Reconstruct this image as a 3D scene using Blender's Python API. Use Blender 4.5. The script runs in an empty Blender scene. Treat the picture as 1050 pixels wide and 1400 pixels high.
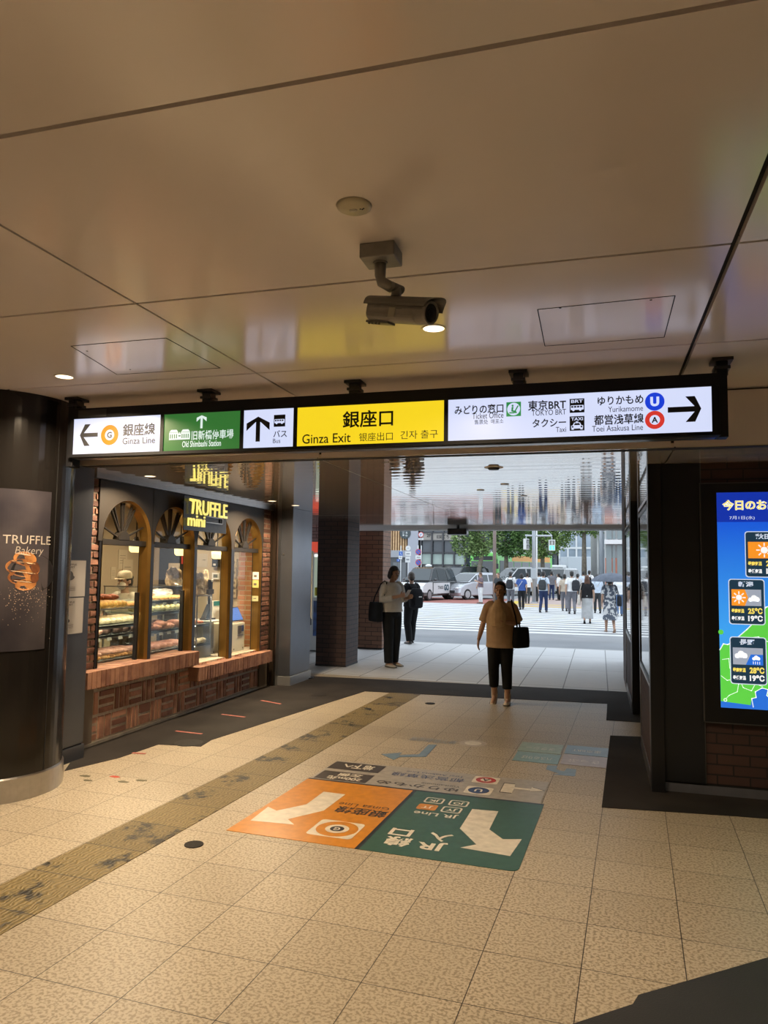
import bpy, bmesh, math, random
from math import sin, cos, pi, radians, sqrt
from mathutils import Vector, Matrix

random.seed(7)
SC = bpy.context.scene
COL = SC.collection
V3 = Vector

# ------------------------------------------------------------------ camera
EYE = V3((0.0, 0.0, 1.62))
F_PX = 1010.665
YAW, PITCH, ROLL = 0.283544239, 0.0767293462, 0.0134239408
def camera_axes():
    cy, sy = cos(YAW), sin(YAW)
    f = V3((-sy, cy, 0)); r = V3((cy, sy, 0)); u = V3((0, 0, 1))
    f2 = f * cos(PITCH) + u * sin(PITCH); u2 = u * cos(PITCH) - f * sin(PITCH)
    return r * cos(ROLL) + u2 * sin(ROLL), u2 * cos(ROLL) - r * sin(ROLL), f2
AX_R, AX_U, AX_F = camera_axes()
cam_data = bpy.data.cameras.new('camera')
cam = bpy.data.objects.new('camera', cam_data); COL.objects.link(cam)
cam_data.sensor_fit = 'VERTICAL'; cam_data.sensor_height = 36.0
cam_data.lens = F_PX / 1400 * 36.0
cam_data.clip_start = 0.05; cam_data.clip_end = 500
cm = Matrix((AX_R, AX_U, -AX_F)).transposed().to_4x4(); cm.translation = EYE
cam.matrix_world = cm
SC.camera = cam

# survey helpers: a direction seen from the eye, met with a real plane of the place
def _ray(x, y): return AX_R * ((x - 525) / F_PX) - AX_U * ((y - 700) / F_PX) + AX_F
def on_z(x, y, z=0.0):
    d = _ray(x, y); return EYE + d * ((z - EYE.z) / d.z)
def on_y(x, y, Y):
    d = _ray(x, y); return EYE + d * (Y / d.y)
def on_x(x, y, X):
    d = _ray(x, y); return EYE + d * (X / d.x)

# ------------------------------------------------------------------ exposure, sky, sun
SC.view_settings.view_transform = 'Standard'
SC.view_settings.look = 'None'
SC.view_settings.exposure = 0.0
SC.view_settings.gamma = 1.0
SC.view_settings.use_curve_mapping = False
SC.cycles.transparent_max_bounces = 32
SKY_STRENGTH = 1.15
SUN_ENERGY = 0.7
LAMP_W = 42.0
SHOP_W = 11.5
WARM = (1.0, 0.78, 0.52)

world = bpy.data.worlds.new('sky'); SC.world = world
world.use_nodes = True
wn = world.node_tree.nodes; wl = world.node_tree.links
for n in list(wn): wn.remove(n)
w_out = wn.new('ShaderNodeOutputWorld'); w_bg = wn.new('ShaderNodeBackground')
w_sky = wn.new('ShaderNodeTexSky'); w_sky.sky_type = 'HOSEK_WILKIE'
w_sky.turbidity = 6.0; w_sky.ground_albedo = 0.4
w_sky.sun_direction = V3((-0.25, -0.45, 1.0)).normalized()
w_mix = wn.new('ShaderNodeMix'); w_mix.data_type = 'RGBA'
w_mix.inputs[0].default_value = 0.65
w_mix.inputs[7].default_value = (2.0, 2.25, 2.5, 1)
wl.new(w_sky.outputs[0], w_mix.inputs[6]); wl.new(w_mix.outputs[2], w_bg.inputs[0])
w_bg.inputs[1].default_value = SKY_STRENGTH
wl.new(w_bg.outputs[0], w_out.inputs[0])

sun_d = bpy.data.lights.new('sun', 'SUN'); sun_d.energy = SUN_ENERGY; sun_d.angle = radians(3)
sun_d.color = (1.0, 0.96, 0.90)
sun = bpy.data.objects.new('sun', sun_d); COL.objects.link(sun)
sun.rotation_euler = V3((-0.10, -0.40, 1.0)).to_track_quat('Z', 'Y').to_euler()

# ------------------------------------------------------------------ materials
MATS = {}
def mat(name, color=(0.5, 0.5, 0.5), rough=0.5, metal=0.0, spec=0.5, emit=None, es=1.0,
        var=0.0, vscale=8.0, bump=0.0, bscale=60.0, coat=0.0, island=0.0, c2=None, alpha=None, trans=0.0):
    if name in MATS: return MATS[name]
    m = bpy.data.materials.new(name); m.use_nodes = True
    nt = m.node_tree; N = nt.nodes; L = nt.links
    b = N['Principled BSDF']
    b.inputs['Base Color'].default_value = (*color, 1)
    b.inputs['Roughness'].default_value = rough
    b.inputs['Metallic'].default_value = metal
    b.inputs['Specular IOR Level'].default_value = spec
    b.inputs['Coat Weight'].default_value = coat
    b.inputs['Transmission Weight'].default_value = trans
    if emit:
        b.inputs['Emission Color'].default_value = (*emit, 1); b.inputs['Emission Strength'].default_value = es
    tc = N.new('ShaderNodeTexCoord')
    if var or c2 or island:
        nz = N.new('ShaderNodeTexNoise'); nz.inputs['Scale'].default_value = vscale; nz.inputs['Detail'].default_value = 4
        L.new(tc.outputs['Object'], nz.inputs['Vector'])
        src = nz.outputs['Fac']
        if island:
            g = N.new('ShaderNodeNewGeometry'); ad = N.new('ShaderNodeMath'); ad.operation = 'MULTIPLY_ADD'
            sb = N.new('ShaderNodeMath'); sb.operation = 'SUBTRACT'; sb.inputs[1].default_value = 0.5
            L.new(g.outputs['Random Per Island'], sb.inputs[0])
            L.new(sb.outputs[0], ad.inputs[0]); ad.inputs[1].default_value = island; L.new(src, ad.inputs[2]); src = ad.outputs[0]
        rp = N.new('ShaderNodeValToRGB')
        ca = [max(0, c * (1 - var)) for c in color]; cb = list(c2) if c2 else [min(1, c * (1 + var)) for c in color]
        rp.color_ramp.elements[0].position = 0.3; rp.color_ramp.elements[1].position = 0.7
        rp.color_ramp.elements[0].color = (*ca, 1); rp.color_ramp.elements[1].color = (*cb, 1)
        L.new(src, rp.inputs[0]); L.new(rp.outputs[0], b.inputs['Base Color'])
    if bump:
        n2 = N.new('ShaderNodeTexNoise'); n2.inputs['Scale'].default_value = bscale; n2.inputs['Detail'].default_value = 3
        bp = N.new('ShaderNodeBump'); bp.inputs['Strength'].default_value = bump; bp.inputs['Distance'].default_value = 0.01
        L.new(tc.outputs['Object'], n2.inputs['Vector']); L.new(n2.outputs['Fac'], bp.inputs['Height']); L.new(bp.outputs[0], b.inputs['Normal'])
    MATS[name] = m
    return m

def nodes_of(m):
    return m.node_tree.nodes, m.node_tree.links, m.node_tree.nodes['Principled BSDF']

def mat_brick(name, c1, c2, mortar, scale_w=0.21, scale_h=0.065, rough=0.7, msize=0.012):
    if name in MATS: return MATS[name]
    m = mat(name, c1, rough); N, L, b = nodes_of(m)
    tc = N.new('ShaderNodeTexCoord'); sp = N.new('ShaderNodeSeparateXYZ'); L.new(tc.outputs['Object'], sp.inputs[0])
    ad = N.new('ShaderNodeMath'); L.new(sp.outputs[0], ad.inputs[0]); L.new(sp.outputs[1], ad.inputs[1])
    cb = N.new('ShaderNodeCombineXYZ'); L.new(ad.outputs[0], cb.inputs[0]); L.new(sp.outputs[2], cb.inputs[1])
    br = N.new('ShaderNodeTexBrick'); L.new(cb.outputs[0], br.inputs['Vector'])
    br.inputs['Color1'].default_value = (*c1, 1); br.inputs['Color2'].default_value = (*c2, 1); br.inputs['Mortar'].default_value = (*mortar, 1)
    br.inputs['Scale'].default_value = 1.0; br.inputs['Brick Width'].default_value = scale_w; br.inputs['Row Height'].default_value = scale_h
    br.inputs['Mortar Size'].default_value = msize * 0.5; br.inputs['Mortar Smooth'].default_value = 0.2
    L.new(br.outputs['Color'], b.inputs['Base Color'])
    bp = N.new('ShaderNodeBump'); bp.inputs['Strength'].default_value = 0.6; bp.inputs['Distance'].default_value = 0.006; bp.invert = True
    L.new(br.outputs['Fac'], bp.inputs['Height']); L.new(bp.outputs[0], b.inputs['Normal'])
    return m

def mat_glass(name, tint=(0.9, 0.95, 0.95), refl=0.12, rough=0.02):
    """thin shop glass: mostly clear, with a mirror share that grows at grazing angles"""
    if name in MATS: return MATS[name]
    m = bpy.data.materials.new(name); m.use_nodes = True; N = m.node_tree.nodes; L = m.node_tree.links
    for n in list(N): N.remove(n)
    o = N.new('ShaderNodeOutputMaterial'); t = N.new('ShaderNodeBsdfTransparent'); g = N.new('ShaderNodeBsdfGlossy'); x = N.new('ShaderNodeMixShader')
    lw = N.new('ShaderNodeLayerWeight'); lw.inputs[0].default_value = 0.5
    pw = N.new('ShaderNodeMath'); pw.operation = 'POWER'; pw.inputs[1].default_value = 4.0
    ma = N.new('ShaderNodeMath'); ma.operation = 'MULTIPLY_ADD'; ma.inputs[1].default_value = 0.4; ma.inputs[2].default_value = refl * 0.3
    t.inputs[0].default_value = (*tint, 1); g.inputs['Roughness'].default_value = rough
    L.new(lw.outputs['Facing'], pw.inputs[0]); L.new(pw.outputs[0], ma.inputs[0]); L.new(ma.outputs[0], x.inputs[0])
    L.new(t.outputs[0], x.inputs[1]); L.new(g.outputs[0], x.inputs[2]); L.new(x.outputs[0], o.inputs[0])
    MATS[name] = m
    return m

# ------------------------------------------------------------------ mesh building
ROOTM = {}
def top_matrix(o):
    while o.parent: o = o.parent
    return ROOTM.get(o.name, Matrix.Identity(4))

class MB:
    def __init__(s): s.v = []; s.f = []; s.m = []; s.mi = 0
    def add(s, vs, fs):
        k = len(s.v); s.v += [V3(p) for p in vs]; s.f += [tuple(i + k for i in f) for f in fs]; s.m += [s.mi] * len(fs); return s
    def box(s, x0, x1, y0, y1, z0, z1):
        if x0 > x1: x0, x1 = x1, x0
        if y0 > y1: y0, y1 = y1, y0
        if z0 > z1: z0, z1 = z1, z0
        return s.add([(x0,y0,z0),(x1,y0,z0),(x1,y1,z0),(x0,y1,z0),(x0,y0,z1),(x1,y0,z1),(x1,y1,z1),(x0,y1,z1)],
                     [(0,3,2,1),(4,5,6,7),(0,1,5,4),(1,2,6,5),(2,3,7,6),(3,0,4,7)])
    def obox(s, c, a, b, d):
        """box from centre and three half-edge vectors"""
        c, a, b, d = V3(c), V3(a), V3(b), V3(d)
        if a.cross(b).dot(d) < 0: a = -a
        return s.add([c-a-b-d, c+a-b-d, c+a+b-d, c-a+b-d, c-a-b+d, c+a-b+d, c+a+b+d, c-a+b+d],
                     [(0,3,2,1),(4,5,6,7),(0,1,5,4),(1,2,6,5),(2,3,7,6),(3,0,4,7)])
    def poly(s, pts): return s.add(pts, [tuple(range(len(pts)))])
    def prism(s, pts, vec):
        vec = V3(vec); pts = [V3(p) for p in pts]; n = len(pts)
        return s.add(pts + [p + vec for p in pts], [tuple(range(n))[::-1], tuple(range(n, 2*n))] + [(i, (i+1) % n, n+(i+1) % n, n+i) for i in range(n)])
    def loft(s, rings, cap=True):
        n = len(rings[0]); k = len(rings)
        vs = [p for r in rings for p in r]; fs = []
        for j in range(k-1):
            for i in range(n):
                a = j*n+i; b = j*n+(i+1) % n; fs.append((a, b, b+n, a+n))
        if cap: fs.append(tuple(range(n))[::-1]); fs.append(tuple((k-1)*n+i for i in range(n)))
        return s.add(vs, fs)
    def tube(s, path, rad, n=10, flat=None):
        """round (or flattened) sweep; rad is one radius or one per point, flat=(axis, ratio) squashes"""
        path = [V3(p) for p in path]; k = len(path)
        if not isinstance(rad, (list, tuple)): rad = [rad]*k
        up = None; rings = []
        for j in range(k):
            t = (path[min(j+1, k-1)] - path[max(j-1, 0)])
            if t.length < 1e-9: t = V3((0, 0, 1))
            t.normalize()
            if up is None:
                up = V3((0, 0, 1)) if abs(t.z) < 0.9 else V3((1, 0, 0))
            a = (up - t*up.dot(t)); a = a.normalized() if a.length > 1e-6 else t.orthogonal().normalized(); up = a
            b = t.cross(a)
            rings.append([path[j] + (a*cos(2*pi*i/n) + b*sin(2*pi*i/n))*rad[j] for i in range(n)])
        if flat:
            ax, ra = V3(flat[0]).normalized(), flat[1]
            rings = [[q - ax*((q-path[j]).dot(ax)*(1-ra)) for q in r] for j, r in enumerate(rings)]
        return s.loft(rings)
    def cyl(s, p0, p1, r0, r1=None, n=16): return s.tube([p0, p1], [r0, r0 if r1 is None else r1], n)
    def ell(s, c, rx, ry=None, rz=None, n=14, k=9, R=None):
        ry = rx if ry is None else ry; rz = rx if rz is None else rz; c = V3(c)
        vs = []; fs = []
        for j in range(1, k):
            th = pi*j/k
            for i in range(n):
                p = V3((rx*sin(th)*cos(2*pi*i/n), ry*sin(th)*sin(2*pi*i/n), rz*cos(th)))
                vs.append(c + (R @ p if R else p))
        tp = V3((0,0,rz)); vs += [c + (R @ tp if R else tp), c - (R @ tp if R else tp)]
        a, b = len(vs)-2, len(vs)-1
        for j in range(k-2):
            for i in range(n):
                q = j*n+i; w = j*n+(i+1) % n; fs.append((q, q+n, w+n, w))
        for i in range(n):
            fs.append((a, i, (i+1) % n)); fs.append((b, (k-2)*n+(i+1) % n, (k-2)*n+i))
        return s.add(vs, fs)
    def lathe(s, prof, c=(0,0,0), n=24, cap=True):
        c = V3(c); return s.loft([[c + V3((r*cos(2*pi*i/n), r*sin(2*pi*i/n), z)) for i in range(n)] for r, z in prof], cap)
    def build(s, name, mats, parent=None, label=None, bevel=0.0, smooth=False, local=False, at=None, seg=2):
        me = bpy.data.meshes.new(name); vs = s.v
        if at is not None: vs = [p - V3(at) for p in vs]
        me.from_pydata([tuple(p) for p in vs], [], s.f)
        if not isinstance(mats, (list, tuple)): mats = [mats]
        for m in mats: me.materials.append(m)
        if len(mats) > 1: me.polygons.foreach_set('material_index', s.m)
        if smooth: me.polygons.foreach_set('use_smooth', [True]*len(me.polygons))
        o = bpy.data.objects.new(name, me); COL.objects.link(o)
        if parent is not None:
            if not local:
                M = top_matrix(parent)
                if M != Matrix.Identity(4): me.transform(M.inverted())
            o.parent = parent
        elif at is not None:
            o.location = at; ROOTM[o.name] = Matrix.Translation(V3(at))
        if bevel:
            bm = o.modifiers.new('bevel', 'BEVEL'); bm.width = bevel; bm.segments = seg; bm.limit_method = 'ANGLE'; bm.angle_limit = radians(40)
        if label: o['label'] = label
        me.update()
        return o

def thing(name, label, cat, loc=(0, 0, 0), rz=0.0, group=None):
    o = bpy.data.objects.new(name, None); COL.objects.link(o)
    o.empty_display_size = 0.1
    o.location = loc; o.rotation_euler = (0, 0, rz)
    ROOTM[o.name] = Matrix.Translation(V3(loc)) @ Matrix.Rotation(rz, 4, 'Z')
    o['label'] = label; o['category'] = cat
    if group: o['group'] = group
    return o
def tag(o, label, cat, group=None, kind=None):
    o['label'] = label; o['category'] = cat
    if group: o['group'] = group
    if kind: o['kind'] = kind
    return o
def struct(o, label=None):
    o['kind'] = 'structure'
    if label: o['label'] = label
    return o
def struct_root(name, loc=(0, 0, 0)):
    o = bpy.data.objects.new(name, None); COL.objects.link(o); o.location = loc
    ROOTM[o.name] = Matrix.Translation(V3(loc)); o['kind'] = 'structure'; return o
def dup(root, loc, rz=0.0, label=None, group=None):
    r = root.copy(); COL.objects.link(r); r.location = loc; r.rotation_euler = (0, 0, rz)
    ROOTM[r.name] = Matrix.Translation(V3(loc)) @ Matrix.Rotation(rz, 4, 'Z')
    if label: r['label'] = label
    if group: r['group'] = group
    for ch in list(root.children):
        c = ch.copy(); COL.objects.link(c); c.parent = r
        for g in list(ch.children):
            d = g.copy(); COL.objects.link(d); d.parent = c
    return r

_glyph = {}
def glyphs(body, weight):
    key = (body, weight)
    if key not in _glyph:
        cu = bpy.data.curves.new('lettering', 'FONT'); cu.body = body; cu.offset = weight; cu.resolution_u = 3
        o = bpy.data.objects.new('lettering', cu); COL.objects.link(o)
        dg = bpy.context.evaluated_depsgraph_get(); me = bpy.data.meshes.new_from_object(o.evaluated_get(dg))
        vs = [(v.co.x, v.co.y) for v in me.vertices]; fs = [tuple(p.vertices) for p in me.polygons]
        bpy.data.objects.remove(o); bpy.data.curves.remove(cu); bpy.data.meshes.remove(me)
        _glyph[key] = (vs, fs)
    return _glyph[key]
def text(body, m, parent, p0, u, v, n, off=0.002, weight=0.0, name='lettering', depth=0.0):
    """writing fitted to the box p0, p0+u, p0+v; n is the face normal"""
    vs, fs = glyphs(body, weight)
    p0, u, v, n = V3(p0), V3(u), V3(v), V3(n).normalized()
    xa = min(p[0] for p in vs); xb = max(p[0] for p in vs); ya = min(p[1] for p in vs); yb = max(p[1] for p in vs)
    b = MB()
    pts = [p0 + u*((x-xa)/(xb-xa)) + v*((y-ya)/(yb-ya)) + n*off for x, y in vs]
    flip = u.cross(v).dot(n) < 0
    b.add(pts, [f[::-1] if flip else f for f in fs])
    if depth:
        o = b.build(name, m, parent)
        md = o.modifiers.new('depth', 'SOLIDIFY'); md.thickness = depth; md.offset = -1
        return o
    return b.build(name, m, parent)

class Frame:
    """a drawing frame on a real flat surface: origin, unit axes, normal"""
    def __init__(s, o, u, v):
        s.o, s.u, s.v = V3(o), V3(u).normalized(), V3(v).normalized(); s.n = s.u.cross(s.v)
    def p(s, a, b, off=0.0): return s.o + s.u*a + s.v*b + s.n*off
    def poly(s, pts, m, parent, name, off=0.002): 
        b = MB(); q = [s.p(x, y, off) for x, y in pts]
        ar = sum(pts[i][0]*pts[(i+1) % len(pts)][1]-pts[(i+1) % len(pts)][0]*pts[i][1] for i in range(len(pts)))
        b.poly(q if ar > 0 else q[::-1]); return b.build(name, m, parent)
    def disc(s, c, r, m, parent, name, off=0.002, ry=None, n=36):
        ry = ry or r
        return s.poly([(c[0]+r*cos(2*pi*i/n), c[1]+ry*sin(2*pi*i/n)) for i in range(n)], m, parent, name, off)
    def rect(s, x0, y0, x1, y1, m, parent, name, off=0.002, r=0.0):
        x0, x1 = min(x0, x1), max(x0, x1); y0, y1 = min(y0, y1), max(y0, y1)
        if r <= 0: return s.poly([(x0, y0), (x1, y0), (x1, y1), (x0, y1)], m, parent, name, off)
        pts = []
        for cx, cy, a0 in ((x1-r, y0+r, -90), (x1-r, y1-r, 0), (x0+r, y1-r, 90), (x0+r, y0+r, 180)):
            pts += [(cx+r*cos(radians(a0+k*22.5)), cy+r*sin(radians(a0+k*22.5))) for k in range(5)]
        return s.poly(pts, m, parent, name, off)
    def text(s, body, x0, y0, x1, y1, m, parent, off=0.003, weight=0.0, name='lettering', depth=0.0):
        return text(body, m, parent, s.p(x0, y0), s.u*(x1-x0), s.v*(y1-y0), s.n, off, weight, name, depth)

def lamp_light(parent, p, watts, color=WARM, size=0.12, spread=150, aim=(0, 0, -1)):
    d = bpy.data.lights.new('bulb', 'AREA'); d.shape = 'DISK'; d.size = size; d.energy = watts; d.color = color; d.spread = radians(spread)
    o = bpy.data.objects.new('bulb', d); COL.objects.link(o)
    o.location = top_matrix(parent).inverted() @ V3(p); o.parent = parent
    o.rotation_euler = (-V3(aim)).to_track_quat('Z', 'Y').to_euler()
    return o
# ------------------------------------------------------------------ palette
TILE_YAW = -0.0428237
CEIL = 2.83; SOFFIT = 2.45; FASCIA_Y = 5.21; EXIT_Y = 14.35
M_BLACK = mat('black_paint', (0.012, 0.012, 0.014), 0.35)
M_BLACKMATT = mat('black_matt', (0.01, 0.01, 0.01), 0.8)
M_STEEL = mat('brushed_steel', (0.42, 0.41, 0.40), 0.28, 1.0, var=0.06, vscale=20)
M_GREY = mat('grey_coated_steel', (0.13, 0.14, 0.165), 0.32, 0.7, var=0.08, vscale=3)
M_DGREY = mat('dark_grey_coated_steel', (0.028, 0.029, 0.034), 0.3, 0.3, var=0.1, vscale=4)
M_CHAR = mat('charcoal_panel', (0.009, 0.0095, 0.012), 0.35, 0.2)
M_WHITE = mat('white_plastic', (0.72, 0.71, 0.68), 0.4)
M_BRASS = mat('bronze_frame', (0.30, 0.17, 0.045), 0.3, 0.85, var=0.12, vscale=5)
M_GLASS = mat_glass('shop_glass')
M_PAPER = mat('paper', (0.75, 0.72, 0.66), 0.7)
M_INK = mat('black_ink', (0.012, 0.012, 0.014), 0.6)
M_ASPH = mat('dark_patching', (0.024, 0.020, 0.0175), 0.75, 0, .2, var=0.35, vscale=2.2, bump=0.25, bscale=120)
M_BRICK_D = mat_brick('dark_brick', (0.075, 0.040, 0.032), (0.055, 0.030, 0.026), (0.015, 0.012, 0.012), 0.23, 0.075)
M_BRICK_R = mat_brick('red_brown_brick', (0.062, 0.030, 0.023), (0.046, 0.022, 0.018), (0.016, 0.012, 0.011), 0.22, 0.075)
M_BRICK_G = mat_brick('grey_brick', (0.20, 0.20, 0.19), (0.15, 0.15, 0.145), (0.03, 0.03, 0.03), 0.22, 0.07)

# ceiling metal sheets
M_CEIL = mat('ceiling_sheet', (0.77, 0.70, 0.685), 0.18, 0.0, 0.9, var=0.03, vscale=1.2)
M_SOFF = mat('glossy_ceiling_sheet', (0.78, 0.70, 0.60), 0.035, 0.08, 1.0, coat=1.0)
N, L, b = nodes_of(M_SOFF)
b.inputs['Coat Roughness'].default_value = 0.03
_t = N.new('ShaderNodeTexCoord'); _w = N.new('ShaderNodeTexWave'); _w.bands_direction = 'Y'
_w.inputs['Scale'].default_value = 1.5; _w.inputs['Distortion'].default_value = 0.5; _w.inputs['Detail'].default_value = 1.0; _w.inputs['Detail Scale'].default_value = 0.6
_b = N.new('ShaderNodeBump'); _b.inputs['Strength'].default_value = 0.05; _b.inputs['Distance'].default_value = 0.012
L.new(_t.outputs['Object'], _w.inputs['Vector']); L.new(_w.outputs['Fac'], _b.inputs['Height'])
L.new(_b.outputs[0], b.inputs['Normal']); L.new(_b.outputs[0], b.inputs['Coat Normal'])

# terrazzo floor
M_TILE = mat('terrazzo_tile', (0.5, 0.45, 0.37), 0.3, 0.0, 0.5)
N, L, b = nodes_of(M_TILE)
_t = N.new('ShaderNodeTexCoord'); _mp = N.new('ShaderNodeMapping'); _mp.inputs['Location'].default_value = (0.225, -3.26 + 0.407 * 20, 0)
L.new(_t.outputs['Object'], _mp.inputs['Vector'])
_br = N.new('ShaderNodeTexBrick'); _br.offset = 0.0; _br.squash = 1.0
for k, v in (('Scale', 1.0), ('Brick Width', 0.405), ('Row Height', 0.407), ('Mortar Size', 0.0022), ('Mortar Smooth', 0.1), ('Bias', 0.0)): _br.inputs[k].default_value = v
_br.inputs['Color1'].default_value = (0.49, 0.42, 0.315, 1); _br.inputs['Color2'].default_value = (0.435, 0.37, 0.275, 1); _br.inputs['Mortar'].default_value = (0.05, 0.04, 0.03, 1)
L.new(_mp.outputs[0], _br.inputs['Vector'])
_vo = N.new('ShaderNodeTexNoise'); _vo.inputs['Scale'].default_value = 72.0; _vo.inputs['Detail'].default_value = 1.5
L.new(_t.outputs['Object'], _vo.inputs['Vector'])
_rp = N.new('ShaderNodeValToRGB'); _rp.color_ramp.interpolation = 'LINEAR'
_rp.color_ramp.elements[0].position = 0.40; _rp.color_ramp.elements[0].color = (0.34, 0.29, 0.22, 1)
_rp.color_ramp.elements[1].position = 0.54; _rp.color_ramp.elements[1].color = (1, 1, 1, 1)
L.new(_vo.outputs['Fac'], _rp.inputs[0])
_mx = N.new('ShaderNodeMix'); _mx.data_type = 'RGBA'; _mx.blend_type = 'MULTIPLY'; _mx.inputs[0].default_value = 0.62
L.new(_br.outputs['Color'], _mx.inputs[6]); L.new(_rp.outputs[0], _mx.inputs[7]); L.new(_mx.outputs[2], b.inputs['Base Color'])
b.inputs['Roughness'].default_value = 0.40; b.inputs['Specular IOR Level'].default_value = 0.55

# worn tactile paving
M_TACT = mat('worn_tactile_paving', (0.30, 0.22, 0.09), 0.5)
N, L, b = nodes_of(M_TACT)
_t = N.new('ShaderNodeTexCoord'); _n1 = N.new('ShaderNodeTexNoise'); _n1.inputs['Scale'].default_value = 3.2; _n1.inputs['Detail'].default_value = 6; _n1.inputs['Roughness'].default_value = 0.7
_wv = N.new('ShaderNodeTexWave'); _wv.inputs['Scale'].default_value = 12; _wv.inputs['Distortion'].default_value = 9; _wv.inputs['Detail'].default_value = 2; _wv.inputs['Detail Scale'].default_value = 1.2
_r1 = N.new('ShaderNodeValToRGB'); _r1.color_ramp.elements[0].position = 0.385; _r1.color_ramp.elements[0].color = (0.03, 0.025, 0.015, 1); _r1.color_ramp.elements[1].position = 0.45; _r1.color_ramp.elements[1].color = (1, 1, 1, 1)
_r2 = N.new('ShaderNodeValToRGB'); _r2.color_ramp.elements[0].color = (0.14, 0.10, 0.032, 1); _r2.color_ramp.elements[1].color = (0.24, 0.175, 0.065, 1)
_m2 = N.new('ShaderNodeMix'); _m2.data_type = 'RGBA'; _m2.blend_type = 'MULTIPLY'; _m2.inputs[0].default_value = 1.0
L.new(_t.outputs['Object'], _n1.inputs['Vector']); L.new(_t.outputs['Object'], _wv.inputs['Vector'])
L.new(_n1.outputs['Fac'], _r1.inputs[0]); L.new(_wv.outputs['Fac'], _r2.inputs[0])
_br2 = N.new('ShaderNodeTexBrick'); _br2.offset = 0.0
_mp2 = N.new('ShaderNodeMapping'); _mp2.inputs['Location'].default_value = (3.06, -3.26 + 0.407 * 20, 0); L.new(_t.outputs['Object'], _mp2.inputs['Vector']); L.new(_mp2.outputs[0], _br2.inputs['Vector'])
for k, v in (('Scale', 1.0), ('Brick Width', 0.42), ('Row Height', 0.407), ('Mortar Size', 0.004), ('Mortar Smooth', 0.1)): _br2.inputs[k].default_value = v
_br2.inputs['Color1'].default_value = (1, 1, 1, 1); _br2.inputs['Color2'].default_value = (0.8, 0.8, 0.8, 1); _br2.inputs['Mortar'].default_value = (0.15, 0.13, 0.1, 1)
_m3 = N.new('ShaderNodeMix'); _m3.data_type = 'RGBA'; _m3.blend_type = 'MULTIPLY'; _m3.inputs[0].default_value = 1.0
L.new(_r2.outputs[0], _m2.inputs[6]); L.new(_r1.outputs[0], _m2.inputs[7]); L.new(_m2.outputs[2], _m3.inputs[6]); L.new(_br2.outputs['Color'], _m3.inputs[7]); L.new(_m3.outputs[2], b.inputs['Base Color'])
_bp = N.new('ShaderNodeBump'); _bp.inputs['Strength'].default_value = 0.5; _bp.inputs['Distance'].default_value = 0.004
L.new(_wv.outputs['Fac'], _bp.inputs['Height']); L.new(_bp.outputs[0], b.inputs['Normal'])

# light grey pavers outside
M_PAVER = mat('grey_paver', (0.5, 0.5, 0.5), 0.55)
N, L, b = nodes_of(M_PAVER)
_t = N.new('ShaderNodeTexCoord'); _br = N.new('ShaderNodeTexBrick'); _br.offset = 0.0
_mp = N.new('ShaderNodeMapping'); _mp.inputs['Location'].default_value = (10.1, -9, 0); L.new(_t.outputs['Object'], _mp.inputs['Vector']); L.new(_mp.outputs[0], _br.inputs['Vector'])
for k, v in (('Scale', 1.0), ('Brick Width', 0.6), ('Row Height', 1.9), ('Mortar Size', 0.008), ('Mortar Smooth', 0.1)): _br.inputs[k].default_value = v
_br.inputs['Color1'].default_value = (0.68, 0.68, 0.68, 1); _br.inputs['Color2'].default_value = (0.60, 0.605, 0.61, 1); _br.inputs['Mortar'].default_value = (0.2, 0.2, 0.2, 1)
_st = N.new('ShaderNodeTexNoise'); _st.inputs['Scale'].default_value = 5; _mp3 = N.new('ShaderNodeMapping'); _mp3.inputs['Scale'].default_value = (1, 9, 1); L.new(_t.outputs['Object'], _mp3.inputs['Vector']); L.new(_mp3.outputs[0], _st.inputs['Vector'])
_m4 = N.new('ShaderNodeMix'); _m4.data_type = 'RGBA'; _m4.blend_type = 'SOFT_LIGHT'; _m4.inputs[0].default_value = 0.5
L.new(_br.outputs['Color'], _m4.inputs[6]); L.new(_st.outputs['Fac'], _m4.inputs[7]); L.new(_m4.outputs[2], b.inputs['Base Color'])

# ------------------------------------------------------------------ floor
def tile_pt(u, v, z=0.0): return V3((u*cos(TILE_YAW)-v*sin(TILE_YAW), u*sin(TILE_YAW)+v*cos(TILE_YAW), z))
def on_tile(x, y):
    q = on_z(x, y); return (q.x*cos(TILE_YAW)+q.y*sin(TILE_YAW), -q.x*sin(TILE_YAW)+q.y*cos(TILE_YAW))
def slab(pts, z0, z1):
    b = MB(); q = [V3((p[0], p[1], z0)) for p in pts]
    ar = sum(pts[i][0]*pts[(i+1) % len(pts)][1]-pts[(i+1) % len(pts)][0]*pts[i][1] for i in range(len(pts)))
    if ar < 0: q = q[::-1]
    b.prism(q, (0, 0, z1-z0)); return b
floor = MB().add([], [])
floor = slab([(-10, -7), (6, -7), (6, 10.6), (-10, 10.6)], -0.1, 0.0).build('floor', M_TILE)
floor['kind'] = 'structure'; floor.rotation_euler = (0, 0, TILE_YAW); ROOTM['floor'] = Matrix.Rotation(TILE_YAW, 4, 'Z')
floor['label'] = 'speckled beige terrazzo tile floor of the station passage'
slab([(-3.05, -6.9), (-2.645, -6.9), (-2.645, 9.62), (-3.05, 9.62)], -0.001, 0.003).build('tactile_strip', M_TACT, floor, local=True, label='worn yellow brown tactile guide strip')
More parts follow.
